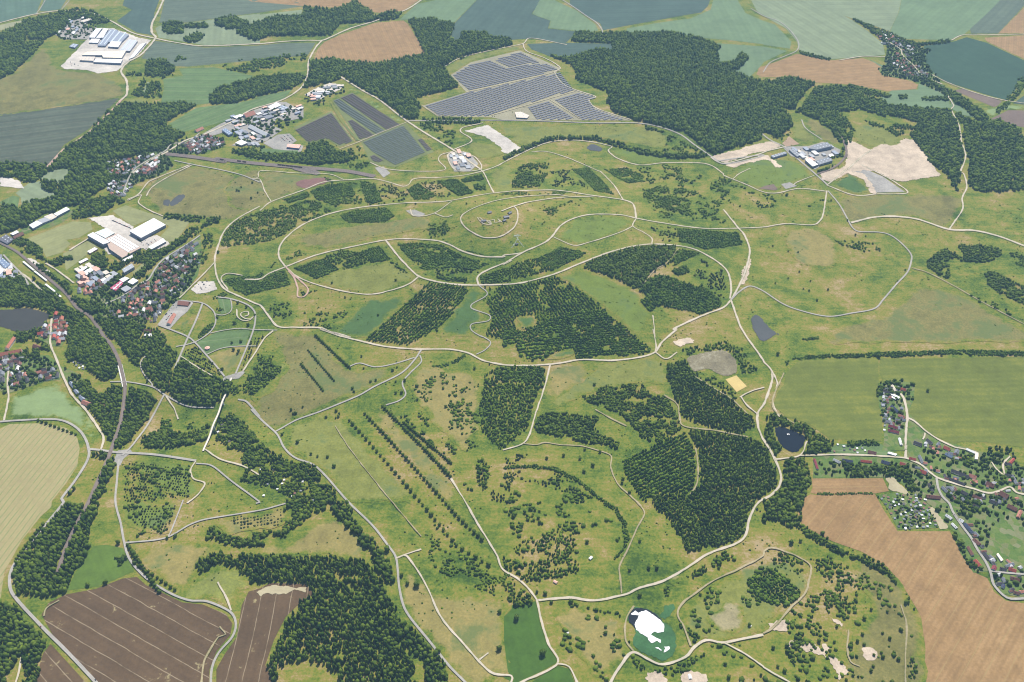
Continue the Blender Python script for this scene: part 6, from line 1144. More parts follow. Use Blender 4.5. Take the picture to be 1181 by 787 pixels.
for nm, base, offs in (('rail', 'rail', (-.75, .75)), ('yard', 'yard', (-6.7, -5.3, -2.7, -1.3, 1.3, 2.7, 5.3, 6.7))):
    for s in offs:
        Q = spline(MISC[base], 7.0); t = np.gradient(Q, axis=0); t /= np.hypot(t[:, 0], t[:, 1])[:, None]; n = np.stack([-t[:, 1], t[:, 0]], 1)
        strip('track_rail', Q + n * s, .3, steel, LAY * 6 + .3, 'thin steel rail running along the trackbed', wob=0)

# ------------------------------------------------------------------ buildings
ROOF = {'white': (.66, .65, .63), 'cream': (.70, .62, .48), 'paletan': (.55, .48, .40), 'palegreen': (.60, .64, .56), 'saw': (.42, .32, .26), 'grey': (.30, .31, .33), 'greyroof': (.17, .18, .20),
        'darkroof': (.060, .055, .060), 'blue': (.16, .21, .30), 'bluegrey': (.24, .27, .33), 'bluedark': (.050, .062, .11), 'magenta': (.38, .06, .11), 'redbrown': (.17, .075, .055), 'redpink': (.40, .17, .12),
        'redbright': (.36, .075, .055), 'redorange': (.36, .125, .075), 'redmaroon': (.22, .045, .055), 'redpale': (.62, .36, .28), 'grid': (.10, .10, .12), 'whitegrey': (.46, .46, .47), 'pinkwall': (.62, .55, .50), 'whitewash': (.8, .8, .8)}
WALL = {'steel': (.22, .24, .30), 'plaster': (.68, .63, .55), 'brick': (.30, .15, .10), 'red': (.35, .08, .07), 'blue': (.12, .16, .36)}
SPOKEN = {'grey': 'mid grey', 'paletan': 'tan', 'redbrown': 'brown-red', 'redpink': 'salmon', 'redbright': 'bright red', 'darkroof': 'black', 'greyroof': 'grey', 'white': 'white', 'redorange': 'orange', 'redmaroon': 'maroon', 'bluedark': 'dark blue', 'whitegrey': 'pale grey'}
def roof_mat(k): return flat_mat('roof_' + k, ROOF[k], .7, .16, 2.5)
def wall_mat(k): return flat_mat('wall_' + k, WALL[k], .8, .08, 4)
glass = flat_mat('window_glass', (.03, .04, .05), .15, .2, 2)
skyl = flat_mat('rooflight', (.52, .57, .60), .3, .08, 4)
def mark_poly(P):
    x0, y0 = P.min(0); x1, y1 = P.max(0)
    q = np.stack(np.meshgrid(np.arange(x0, x1, 3), np.arange(y0, y1, 3)), -1).reshape(-1, 2)
    if len(q): q = q[inside(q, P)]
    if len(q): mark(q, 1)
def rect_of(P):
    """Oriented rectangle of an outline: along its longest edge."""
    B = resample(P, 1.0); d = main_dir(P); c = B.mean(0); n = np.array([-d[1], d[0]])
    a = (P - P.mean(0)) @ d; e = (P - P.mean(0)) @ n
    area = .5 * abs(sum(P[i - 1][0] * P[i][1] - P[i][0] * P[i - 1][1] for i in range(len(P))))
    L = (a.max() - a.min()); W = max(area / L, 4); L = min(L, area / W * 1.02)
    return P.mean(0), L, W, math.atan2(d[1], d[0])
def gable_house(name, label, cat, c, L, W, h, ang, roof, wall, group=None, detail=True):
    z = H(*c) - .3; t = thing(name, label, cat, (c[0], c[1], z), ang, group)
    rh = W * .42; l, w = L / 2, W / 2
    V = [(-l, -w, 0), (l, -w, 0), (l, w, 0), (-l, w, 0), (-l, -w, h), (l, -w, h), (l, w, h), (-l, w, h), (-l, 0, h + rh), (l, 0, h + rh)]
    Fc = [(0, 1, 5, 4), (2, 3, 7, 6), (1, 2, 6, 9, 5), (3, 0, 4, 8, 7)]
    mesh_obj('wall', V, Fc, wall_mat(wall), t)
    o, th = .5, .3; l2, w2 = l + o, w + o; e = h - rh / w * o
    up = [(-l2, -w2, e), (l2, -w2, e), (l2, 0, h + rh), (-l2, 0, h + rh), (l2, w2, e), (-l2, w2, e)]
    R = [(x, y, zz + .05) for x, y, zz in up] + [(x, y, zz + .05 + th) for x, y, zz in up]
    Fr = [(6, 7, 8, 9), (9, 8, 10, 11), (0, 3, 2, 1), (3, 5, 4, 2), (0, 1, 7, 6), (4, 5, 11, 10), (1, 2, 8, 7), (2, 4, 10, 8), (3, 0, 6, 9), (5, 3, 9, 11)]
    rf = mesh_obj('roof', R, Fr, roof_mat(roof), t)
    if detail:
        cx = l * random.choice((-.5, .4, .6)); v, f = box_vf(cx - .5, cx + .5, .2, 1.1, h + rh - .9, h + rh + 1.0); mesh_obj('chimney', v, f, wall_mat('brick'), rf)
        k = 3 if L > 14 else 2; parts = []
        for side in (-1, 1):
            for q in range(k):
                x = -l + (q + .5) * L / k; y = side * w
                parts.append(box_vf(x - .6, x + .6, y - .04, y + .04, h * .35, h * .35 + 1.4))
        for v, f in parts: mesh_obj('window', v, f, glass, t)
        y = -w; v, f = box_vf(l * .1 + .9, l * .1 + 2.0, y - .07, y + .07, 0, 2.2); mesh_obj('door', v, f, wall_mat('brick'), t)
    c_, s_ = math.cos(ang), math.sin(ang)
    mark_poly(np.array([(c[0] + x * c_ - y * s_, c[1] + x * s_ + y * c_) for x, y in ((-l - 1, -w - 1), (l + 1, -w - 1), (l + 1, w + 1), (-l - 1, w + 1))]))
    return t
def flat_hall(name, label, cat, P, h, roof, wall):
    c = P.mean(0); z = H(*c) - .5; t = thing(name, label, cat, (c[0], c[1], z)); Q = P - c
    ar = sum(Q[i - 1][0] * Q[i][1] - Q[i][0] * Q[i - 1][1] for i in range(len(Q)))
    if ar < 0: Q = Q[::-1]
    n = len(Q)
    V = [(x, y, 0) for x, y in Q] + [(x, y, h) for x, y in Q]
    mesh_obj('wall', V, [(i, (i + 1) % n, n + (i + 1) % n, n + i) for i in range(n)] + [tuple(range(n))[::-1]], wall_mat(wall), t)
    S = Q * (1 + .8 / (np.abs(Q).max() + 1e-6))
    V = [(x, y, h + .02) for x, y in S] + [(x, y, h + .7) for x, y in S]
    rf = mesh_obj('roof', V, [(i, (i + 1) % n, n + (i + 1) % n, n + i) for i in range(n)] + [tuple(range(n))[::-1], tuple(range(n, 2 * n))], roof_mat(roof), t)
    if n >= 4:
        e = [Q[(i + 1) % n] - Q[i] for i in range(n)]; li = int(np.argmax([np.hypot(*q) for q in e])); a0 = Q[li]; u = e[li]; w = Q[(li + 2) % n] - Q[(li + 1) % n]
        L, W = np.hypot(*u), np.hypot(*w)
        if L > 35 and W > 14:
            parts, big = [], roof == 'saw'
            if roof in ('saw', 'bluegrey', 'whitegrey'):          # continuous lantern strips along the hall
                k = 4 if big else 2
                for j in range(k):
                    f0 = (j + .5) / k; wd = (.09 if big else .06)
                    q = [a0 + u * a + w * b for a, b in ((.06, f0 - wd), (.94, f0 - wd), (.94, f0 + wd), (.06, f0 + wd))]
                    parts.append(([(*p, h + .72) for p in q] + [(*p, h + 1.6) for p in q], [(0, 1, 5, 4), (1, 2, 6, 5), (2, 3, 7, 6), (3, 0, 4, 7), (4, 5, 6, 7)]))
            else:
                ku, kw = max(2, int(L / 13)), max(2, int(W / 14))
                for a in range(ku):
                    for b in range(kw):
                        p = a0 + u * ((a + .5) / ku) + w * ((b + .5) / kw); uu, ww = u / L * 2.6, w / W * 1.5
                        q = [p - uu - ww, p + uu - ww, p + uu + ww, p - uu + ww]
                        parts.append(([(*p_, h + .72) for p_ in q] + [(*p_, h + 1.2) for p_ in q], [(0, 1, 5, 4), (1, 2, 6, 5), (2, 3, 7, 6), (3, 0, 4, 7), (4, 5, 6, 7)]))
            for v, f in parts: mesh_obj('rooflight', v, f, flat_mat('lantern_white', (.8, .8, .78), .4, .06, 5) if big else skyl, rf)
        if L > 18:                                               # big gate on a long side
            nrm = np.array([u[1], -u[0]]) / L
            for fr in (.3, .7):
                p = a0 + u * fr; q0, q1 = p - u / L * 2.2, p + u / L * 2.2; g = min(4.2, h * .7)
                mesh_obj('gate', [(*(q0 + nrm * .12), .3), (*(q1 + nrm * .12), .3), (*(q1 + nrm * .12), g), (*(q0 + nrm * .12), g), (*(q0 - nrm * .05), .3), (*(q1 - nrm * .05), .3), (*(q1 - nrm * .05), g), (*(q0 - nrm * .05), g)],
                         [(0, 1, 2, 3), (7, 6, 5, 4), (0, 4, 5, 1), (1, 5, 6, 2), (2, 6, 7, 3), (3, 7, 4, 0)], flat_mat('gate_grey', (.40, .42, .44), .5, .1, 3), t)
    if roof == 'magenta':
        a = Q[0]; parts = [([(*(Q[0] * .62 + Q[3] * .38), h + .72), (*(Q[1] * .62 + Q[2] * .38), h + .72), (*(Q[1] * .45 + Q[2] * .55), h + .72), (*(Q[0] * .45 + Q[3] * .55), h + .72)], [(0, 1, 2, 3)])]
        v, f = join_vf(parts); v = [(x, y, zz + .6) for x, y, zz in v] + v; f = [(0, 1, 2, 3), (0, 4, 5, 1), (1, 5, 6, 2), (2, 6, 7, 3), (3, 7, 4, 0)]
        mesh_obj('roof_strip', v, f, roof_mat('white'), rf)
    mark_poly(P * 1.0)
    return t
for roof, wall, h, typ, name, label, P in recs('B'):
    P = pts(P); h = float(h); cat = name.replace('_', ' ')
    if typ == 'flat': flat_hall(name, label, cat, P, h, roof, wall)
    else:
        c, L, W, a = rect_of(P); gable_house(name, label, cat, c, L, W, h * .62, a, roof, wall, detail=True)
STYLE = {'works': ['white', 'whitegrey', 'greyroof', 'redpale', 'bluegrey', 'grey', 'paletan'], 'town': ['redpink', 'redbrown', 'darkroof', 'greyroof', 'greyroof', 'redbrown', 'white', 'darkroof'], 'suburb': ['redpink', 'redbrown', 'white', 'white', 'greyroof', 'darkroof', 'whitegrey'],
         'farm': ['redpink', 'redbrown', 'darkroof', 'white', 'greyroof'], 'terrace': ['redorange', 'redbright', 'redbrown', 'darkroof', 'whitegrey']}
for n, s, st, phrase, P in recs('H'):
    n = int(n); P = pts(P); s = float(s)
    x0, y0 = P.min(0); x1, y1 = P.max(0); got = []; d = main_dir(P); base = math.atan2(d[1], d[0])
    for trial in range(6000):
        if len(got) >= n: break
        q = np.array([random.uniform(x0, x1), random.uniform(y0, y1)])
        if not inside(q[None], P)[0] or not free(q[None] + RNG.uniform(-4, 4, (6, 2))).all(): continue
        if any(np.hypot(*(q - g)) < 15.5 - trial / 1200 for g in got): continue
        got.append(q)
    roofs = [random.choice(STYLE[st]) for _ in got]
    order = sorted(range(len(got)), key=lambda i: got[i][0]); seen = {}
    if st == 'works': d2 = d; n2 = np.array([-d[1], d[0]])
    for i in order:
        if st == 'works':
            w = {'redpale': 'pale red', 'bluegrey': 'blue grey'}.get(roofs[i]) or SPOKEN[roofs[i]]; k = seen.get(w, 0); seen[w] = k + 1; l_, w_ = random.uniform(7, 15), random.uniform(5, 8)
            q = np.array([got[i] + d * l_ * a + n2 * w_ * b for a, b in ((-1, -1), (1, -1), (1, 1), (-1, 1))])
            flat_hall('workshop', f'{ordinal(k)} {w} roofed workshop from the left {phrase}', 'workshop', q, random.uniform(4, 7), roofs[i], random.choice(('steel', 'plaster'))).__setitem__('group', 'workshops ' + phrase)
            continue
        k = seen.get(roofs[i], 0); seen[roofs[i]] = k + 1; tot = roofs.count(roofs[i]); w = SPOKEN[roofs[i]]
        lab = (f'{ordinal(k)} {w} roofed house from the left ' if tot > 1 else f'only {w} roofed house ') + phrase
        gable_house('house', lab, 'house', got[i], random.uniform(11, 17), random.uniform(8.5, 11), random.uniform(4, 6), base + random.choice((0, 0, math.pi / 2)) + random.gauss(0, .12), roofs[i],
                    random.choice(('plaster', 'plaster', 'brick')), 'houses ' + phrase, detail=False)
# the small fry beyond the three hundred houses: one mesh
HV, HF, HM = [], [], []
for r_ in recs('H'):
    st, P = r_[2], pts(r_[4])
    if st in ('works',): continue
    area = .5 * abs(sum(P[i - 1][0] * P[i][1] - P[i][0] * P[i - 1][1] for i in range(len(P)))); n = int(area / (430 if r_[0] != '0' else 300)); x0, y0 = P.min(0); x1, y1 = P.max(0); d = main_dir(P); base = math.atan2(d[1], d[0]); k = 0
    for trial in range(n * 8):
        if k >= n: break
        q = np.array([random.uniform(x0, x1), random.uniform(y0, y1)])
        if not inside(q[None], P)[0] or not free(q[None])[0]: continue
        k += 1; mark(q[None], 2); a = base + random.choice((0, math.pi / 2)) + random.gauss(0, .15); l, w, h = random.uniform(3.2, 6.5), random.uniform(2.6, 4), random.uniform(2.6, 4.5); z = H(*q) - .2; o = len(HV); c_, s_ = math.cos(a), math.sin(a)
        for x, y, zz in ((-l, -w, 0), (l, -w, 0), (l, w, 0), (-l, w, 0), (-l, -w, h), (l, -w, h), (l, w, h), (-l, w, h), (-l, 0, h + w * .7), (l, 0, h + w * .7)): HV.append((q[0] + x * c_ - y * s_, q[1] + x * s_ + y * c_, z + zz))
        ri = random.randrange(1, 7)
        for f, mi in (((0, 1, 5, 4), 0), ((2, 3, 7, 6), 0), ((1, 2, 6, 9, 5), 0), ((3, 0, 4, 8, 7), 0), ((4, 5, 9, 8), ri), ((6, 7, 8, 9), ri)): HF.append(tuple(i + o for i in f)); HM.append(mi)
o = mesh_obj('houses', HV, HF, wall_mat('plaster')); tag(o, 'remaining small houses and outbuildings crowded between the larger houses', kind='stuff')
for k_ in ('redbrown', 'greyroof', 'redpink', 'whitegrey', 'darkroof', 'greyroof'): o.data.materials.append(roof_mat(k_))
o.data.polygons.foreach_set('material_index', HM)
SHC = [('white', 'white'), ('whitegrey', 'pale grey'), ('greyroof', 'dark grey'), ('redbrown', 'brown-red'), ('darkroof', 'black'), ('greyroof', 'dark grey')]
def mono_shed(label, c, ang, roof, group):
    z = H(*c) - .1; t = thing('garden_shed', label, 'garden shed', (c[0], c[1], z), ang, group); l, w = random.uniform(1.9, 3.1), random.uniform(1.5, 2.3)
    V = [(-l, -w, 0), (l, -w, 0), (l, w, 0), (-l, w, 0), (-l, -w, 2.3), (l, -w, 2.3), (l, w, 3.0), (-l, w, 3.0)]
    mesh_obj('wall', V, [(0, 1, 5, 4), (1, 2, 6, 5), (2, 3, 7, 6), (3, 0, 4, 7)], wall_mat('plaster'), t)
    l, w = l + .3, w + .3
    R = [(-l, -w, 2.25), (l, -w, 2.25), (l, w, 3.07), (-l, w, 3.07)]; R = R + [(x, y, q + .2) for x, y, q in R]
    mesh_obj('roof', R, [(3, 2, 1, 0), (4, 5, 6, 7), (0, 1, 5, 4), (1, 2, 6, 5), (2, 3, 7, 6), (3, 0, 4, 7)], roof_mat(roof), t)
    mark(np.array([c]), 4)
for n, phrase, P in recs('K'):
    P = pts(P); x0, y0 = P.min(0); x1, y1 = P.max(0); got = []; d = main_dir(P); base = math.atan2(d[1], d[0])
    for trial in range(4000):
        if len(got) >= int(n): break
        q = np.array([random.uniform(x0, x1), random.uniform(y0, y1)])
        if inside(q[None], P)[0] and free(q[None])[0] and all(np.hypot(*(q - g)) > 9 for g in got): got.append(q)
    roofs = [random.choice(SHC) for _ in got]; seen = {}
    for i in sorted(range(len(got)), key=lambda i: got[i][0]):
        w = roofs[i][1]; k = seen.get(w, 0); seen[w] = k + 1; tot = sum(r[1] == w for r in roofs)
        mono_shed((f'{ordinal(k)} {w} roofed shed from the left ' if tot > 1 else f'only {w} roofed shed ') + phrase, got[i], base + random.choice((0, math.pi / 2)), roofs[i][0], 'sheds ' + phrase)

# ------------------------------------------------------------------ vehicles
CARM = {k: flat_mat('car_' + k, c, .35, .04, 2) for k, c in (('black', (.02, .02, .022)), ('dark blue', (.03, .05, .12)), ('white', (.78, .78, .78)), ('red', (.5, .03, .03)), ('silver', (.42, .43, .45)))}
def prism(prof, w):
    n = len(prof); V = [(x, -w, z) for x, z in prof] + [(x, w, z) for x, z in prof]
    return V, [(i, (i + 1) % n, n + (i + 1) % n, n + i) for i in range(n)] + [tuple(range(n))[::-1], tuple(range(n, 2 * n))]
_carm = {}
def car_meshes(col):
    if col not in _carm:
        bv, bf = prism([(-2.1, .35), (2.1, .35), (2.15, .8), (1.1, .95), (.9, .97), (-1.9, 1.0), (-2.15, .9)][::-1], .88)
        cv, cf = prism([(-1.75, 1.0), (1.0, .97), (.35, 1.45), (-1.3, 1.48)][::-1], .78)
        wv = []
        for x in (-1.3, 1.3):
            for s in (-.8, .8):
                pr = [(x + .33 * math.cos(a), .33 + .33 * math.sin(a)) for a in np.linspace(0, 2 * math.pi, 9)[:-1]]; v, f = prism(pr, .1); wv.append(([(a, y + s, z) for a, y, z in v], f))
        _carm[col] = [(nm, mesh_obj(nm, v, f, mt).data) for nm, (v, f), mt in (('body', (bv, bf), CARM[col]), ('window', (cv, cf), glass), *(('wheel', w_, flat_mat('tyre', (.02, .02, .02), .9)) for w_ in wv))]
        for o in [o for o in C.objects if o.data in [m for _, m in _carm[col]]]: bpy.data.objects.remove(o)
    return _carm[col]
def car(label, c, ang, col, group=None, off=1.6):
    t = thing('parked_car', label, 'car', (c[0], c[1], H(*c) + off), ang, group)
    for nm, me in car_meshes(col): o = bpy.data.objects.new(nm, me); C.objects.link(o); o.parent = t
for n, phrase, P in recs('C'):
    P = pts(P); x0, y0 = P.min(0); x1, y1 = P.max(0); d = main_dir(P); base = math.atan2(d[1], d[0]); nn = np.array([-d[1], d[0]]); got = []
    c0 = P.mean(0)
    for trial in range(3000):
        if len(got) >= int(n): break
        q = np.array([random.uniform(x0, x1), random.uniform(y0, y1)]) - c0; q = c0 + d * round((q @ d) / 3.2) * 3.2 + nn * round((q @ nn) / 13) * 13
        if inside(q[None], P)[0] and free(q[None])[0] and all(np.hypot(*(q - g)) > 3 for g in got): got.append(q)
    cols = [random.choice(('black', 'black', 'dark blue', 'silver', 'white', 'red')) for _ in got]; seen = {}
    for i in sorted(range(len(got)), key=lambda i: got[i][0]):
        w = cols[i]; k = seen.get(w, 0); seen[w] = k + 1
        car(f'{ordinal(k)} {w} car from the left parked {phrase}', got[i], base + math.pi / 2, w, 'cars parked ' + phrase, .8)
for q, lab, col in zip(MISC['redcar'], ('small red car driving on the road beside the ploughed field', 'white car on the road along the striped field', 'silver car near the lay-by of the striped field', 'dark car low on the road at the bottom edge'), ('red', 'white', 'silver', 'black')):
    car(lab, q, 2.3 if col in ('red', 'black') else .9, col, None, 1.75)
for i, q in enumerate(MISC['trucks']):
    t = thing('lorry', f'{ORD[i]} white lorry from the left standing on the industrial strip', 'lorry', (q[0], q[1], H(*q) + .9), .9, 'lorries on the industrial strip')
    v, f = join_vf([box_vf(-6, 5.2, -1.3, 1.3, 1.1, 3.9)]); mesh_obj('cargo_box', v, f, CARM['white'], t)
    v, f = prism([(5.4, .6), (7.6, .6), (7.6, 1.9), (7.2, 3.0), (5.4, 3.1)][::-1], 1.2); mesh_obj('cab', v, f, CARM['dark blue'], t)
    wv = []
    for x in (-4.5, -3.2, 6.4):
        for s in (-1.05, 1.05):
            pr = [(x + .5 * math.cos(a), .5 + .5 * math.sin(a)) for a in np.linspace(0, 2 * math.pi, 9)[:-1]]; v, f = prism(pr, .15); wv.append(([(a, y + s, z) for a, y, z in v], f))
    for v, f in wv: mesh_obj('wheel', v, f, flat_mat('tyre', (.02, .02, .02), .9), t)
rust = flat_mat('wagon_rust', (.10, .055, .05), .7, .25, 2); under = flat_mat('bogie', (.03, .03, .03), .8)
for nm, phrase in (('train1', 'in the short train left in the rail yard'), ('train2', 'in the middle train of the rail yard'), ('train3', 'in the long train of the rail yard')):
    a, b_ = MISC[nm]; L = np.hypot(*(b_ - a)); d = (b_ - a) / L; k = int(L // 15.5); ang = math.atan2(d[1], d[0])
    for i in range(k):
        c = a + d * (i + .5) * L / k
        t = thing('freight_wagon', f'{ordinal(i)} dark freight wagon from the left {phrase}', 'freight wagon', (c[0], c[1], H(*c) + 2.5), ang, 'freight wagons ' + phrase)
        v, f = prism([(-1.45, 1.1), (1.45, 1.1), (1.5, 3.4), (.9, 3.9), (-.9, 3.9), (-1.5, 3.4)][::-1], 7); v = [(y, x, z) for x, y, z in v]; mesh_obj('body', v, [q[::-1] for q in f], rust, t)
        for x in (-4.6, 4.6): v, f = box_vf(x - 1.4, x + 1.4, -1.1, 1.1, 0, 1.05); mesh_obj('bogie', v, f, under, t)

# ------------------------------------------------------------------ bridges, hilltop, station canopies
conc = flat_mat('pale_concrete', (.60, .58, .54), .8, .1, 3); wood = flat_mat('weathered_timber', (.42, .36, .29), .8, .15, 2); dark = flat_mat('dark_steel', (.035, .04, .06), .5, .2, 2)
B = MISC['footbridge']; a, e = B[0], B[-1]; L = np.hypot(*(e - a)); d = (e - a) / L; n_ = np.array([-d[1], d[0]]); za, ze = H(*a) + 1.5, H(*e) + 1.5
fb = thing('footbridge', 'long slender footbridge spanning the wooded valley below the plaza', 'footbridge', (a[0], a[1], 0))
S_ = np.linspace(-4, L + 4, 70); zc = np.interp(S_, (0, L), (za, ze)) + 1.7 * np.cos(S_ / L * 2 * math.pi * 3)
def ribbon(y0, y1, t0, t1, mat, name):
    V = []
    for s, z in zip(S_, zc):
        for y, q in ((y0, t0), (y1, t0), (y1, t1), (y0, t1)): p = d * s + n_ * y; V.append((p[0], p[1], z + q))
    Fc = []
    for i in range(len(S_) - 1):
        k = 4 * i
        for j in range(4): Fc.append((k + j, k + 4 + j, k + 4 + (j + 1) % 4, k + (j + 1) % 4))
    Fc += [(0, 1, 2, 3), tuple(4 * (len(S_) - 1) + j for j in (3, 2, 1, 0))]
    return mesh_obj(name, V, Fc, mat, fb)
ribbon(-2.1, 2.1, -.5, 0, flat_mat('bridge_timber', (.60, .55, .47), .8, .1, 3), 'deck'); ribbon(-2.25, -2.1, -.4, 1.1, wood, 'railing'); ribbon(2.1, 2.25, -.4, 1.1, wood, 'railing')
for fr in (1 / 3, 2 / 3):
    p = a + d * L * fr; z1 = np.interp(fr, (0, 1), (za, ze)) + 1.0; g = H(*p) - 1
    V, Fc = [], []
    for zz, w in ((g, 2.6), (z1, 1.5)):
        for sx, sy in ((-1, -.5), (1, -.5), (1, .5), (-1, .5)): q = p - a + n_ * sx * w + d * sy * w * .8; V.append((q[0], q[1], zz))
    mesh_obj('pier', V, [(0, 1, 5, 4), (1, 2, 6, 5), (2, 3, 7, 6), (3, 0, 4, 7), (4, 5, 6, 7)], conc, fb)
B = MISC['railbridge']; a, e = B[0], B[-1]; L = np.hypot(*(e - a)); d = (e - a) / L; rb = thing('railway_bridge', 'pale railway bridge with two light parapets beside the bowl wood', 'railway bridge', (a[0], a[1], H(*a)), math.atan2(d[1], d[0]))
dz = H(*e) - H(*a)
for nm, y0, y1, z0, z1, mt in (('deck', -5.2, 5.2, -3, 1.9, conc), ('parapet', -5.9, -5.22, -3, 3.4, conc), ('parapet', 5.22, 5.9, -3, 3.4, conc)):
    v, f = box_vf(0, L, y0, y1, z0, z1); v = [(x, y, z + dz * x / L) for x, y, z in v]; mesh_obj(nm, v, f, mt, rb)
CN = MISC['canopies']
for i in range(0, len(CN), 2):
    a, e = CN[i], CN[i + 1]; L = np.hypot(*(e - a)); d = (e - a) / L; z = H(*a); dz = H(*e) - z
    t = thing('platform_canopy', ['upper long white platform canopy by the tracks', 'longest white platform canopy by the tracks', 'white platform canopy left of the longest one', 'short white platform canopy nearest the lake wood'][i // 2], 'platform canopy', (a[0], a[1], z), math.atan2(d[1], d[0]))
    v, f = box_vf(0, L, -2.6, 2.6, 4.4, 4.8); v = [(x, y, zz + dz * x / L) for x, y, zz in v]; mesh_obj('roof', v, f, roof_mat('white'), t)
    k = int(L / 12)
    for j in range(k):
        x = (j + .5) * L / k; v, f = box_vf(x - .2, x + .2, -.2, .2, 0, 4.38); v = [(q, y, zz + dz * x / L) for q, y, zz in v]; mesh_obj('post', v, f, conc, t)
SL = ['blue black pavilion in the middle of the hilltop plateau', 'dark double shelter at the left rim of the hilltop plateau', 'grey brown shelter at the back of the hilltop plateau', 'small dark shelter on the front right hilltop rim', 'grey shelter beside the hilltop turning place', 'lone dark hut outside the hilltop ring path']
for q, lab, s in zip(MISC['shelters'], SL, (1.5, 1.3, 1.1, 1, 1.1, .7)):
    t = thing('shelter', lab, 'shelter', (q[0], q[1], H(*q)), random.uniform(0, 1)); l, w = 5.5 * s, 3.4 * s
    v, f = join_vf([box_vf(-l, l, w - .4, w, 0, 3.2), box_vf(-l, -l + .4, -w, w - .41, 0, 3.2), box_vf(l - .4, l, -w, w - .41, 0, 3.2)]); mesh_obj('wall', v, f, flat_mat('shelter_wall', (.20, .17, .15), .8), t)
    v, f = prism([(-w - .8, 3.2), (w + .8, 3.2), (0, 4.6)][::-1], l + .8); v = [(y, x, z + .03) for x, y, z in v]; mesh_obj('roof', v, [q_[::-1] for q_ in f], dark, t)
e1, e2 = MISC['hammer1'], MISC['hammer2']; stone = flat_mat('white_stone', (.21, .235, .165), .9, .5, 5)
em = thing('hillside_emblem', 'crossed hammers emblem laid in white stones on the summit slope', 'emblem', (*e1[1], 0)); o_ = e1[1]
for k, E_ in enumerate((e1, e2)):
    for nm, P, w in (('hammer_handle', E_, 2.4), ('hammer_head', np.array([E_[-1] + np.array([-(E_[-1] - E_[-2])[1], (E_[-1] - E_[-2])[0]]) / np.hypot(*(E_[-1] - E_[-2])) * s * 6 for s in (-1, 1)]), 4.5)):
        Q = resample(P, 4, False); t_ = np.gradient(Q, axis=0); t_ /= np.hypot(t_[:, 0], t_[:, 1])[:, None]; n2 = np.stack([-t_[:, 1], t_[:, 0]], 1); V, Fc = [], []
        for i in range(len(Q)):
            for s in (-1, 1):
                q = Q[i] + n2[i] * s * (w / 2 + random.uniform(-1, 1)); z = H(*q); V += [(q[0] - o_[0], q[1] - o_[1], z), (q[0] - o_[0], q[1] - o_[1], z + .7 + k * .15)]
        for i in range(len(Q) - 1):
            b0 = 4 * i; Fc += [(b0 + 1, b0 + 5, b0 + 7, b0 + 3), (b0, b0 + 4, b0 + 5, b0 + 1), (b0 + 2, b0 + 3, b0 + 7, b0 + 6)]
        mesh_obj(nm, V, Fc, stone, em)
q = MISC['pavilion'][0]; t = thing('park_pavilion', 'round park pavilion with a pale conical roof on the dry lawn', 'pavilion', (q[0], q[1], H(*q)))
ring = [(math.cos(a), math.sin(a)) for a in np.linspace(0, 2 * math.pi, 17)[:-1]]
mesh_obj('wall', [(x * 6, y * 6, 0) for x, y in ring] + [(x * 6, y * 6, 4) for x, y in ring], [(i, (i + 1) % 16, 16 + (i + 1) % 16, 16 + i) for i in range(16)], wall_mat('blue'), t)
mesh_obj('roof', [(x * 7, y * 7, 4.02) for x, y in ring] + [(0, 0, 6.6)], [(i, (i + 1) % 16, 16) for i in range(16)] + [tuple(range(16))[::-1]], roof_mat('redpale'), t)
q = MISC['boat'][0]; t = thing('raft', 'small white raft floating on the round blue pond', 'raft', (q[0], q[1], H(*q) + .9))
v, f = box_vf(-3, 3, -2, 2, 0, .5); mesh_obj('deck', v, f, roof_mat('white'), t); v, f = prism([(-1.4, .52), (1.4, .52), (0, 2.4)][::-1], 1.8); mesh_obj('tent_roof', v, f, roof_mat('white'), t)
for q, lab in zip(MISC['whitebits'], ('pale pump hut beside the bushes of the lower meadow', 'pale boulder heap beside the bare hollow', 'reddish pump hut with a pale yard near the fork', 'pale round manhole block on the lower lawn', 'white tarpaulin tent near the bottom bare scar')):
    t = thing('pump_hut' if 'hut' in lab else 'stone_heap' if 'heap' in lab else 'manhole_block' if 'manhole' in lab else 'tent', lab, 'hut' if 'hut' in lab else 'stone heap' if 'heap' in lab else 'manhole' if 'manhole' in lab else 'tent', (q[0], q[1], H(*q) + .3), random.uniform(0, 3))
    if 'hut' in lab:
        v, f = box_vf(-4, 4, -2.5, 2.5, 0, 2.6); mesh_obj('wall', v, f[:1] + f[2:], wall_mat('plaster'), t); v, f = prism([(-2.9, 2.62), (2.9, 2.62), (0, 3.9)][::-1], 4.4); v = [(y, x, z) for x, y, z in v]; mesh_obj('roof', v, [k[::-1] for k in f], roof_mat('redpale' if 'red' in lab else 'white'), t)
    elif 'tent' in lab: v, f = prism([(-4, 0), (4, 0), (2.5, 2.4), (0, 3.4), (-2.5, 2.4)][::-1], 5); mesh_obj('canvas', v, f, roof_mat('white'), t)
    else:
        bm = bmesh.new(); bmesh.ops.create_icosphere(bm, subdivisions=2, radius=3.2)
        for vv in bm.verts: vv.co *= random.uniform(.75, 1.1); vv.co.z *= .5
        me = bpy.data.meshes.new('stones'); bm.to_mesh(me); bm.free(); me.materials.append(conc); o = bpy.data.objects.new('stones', me); C.objects.link(o); o.parent = t

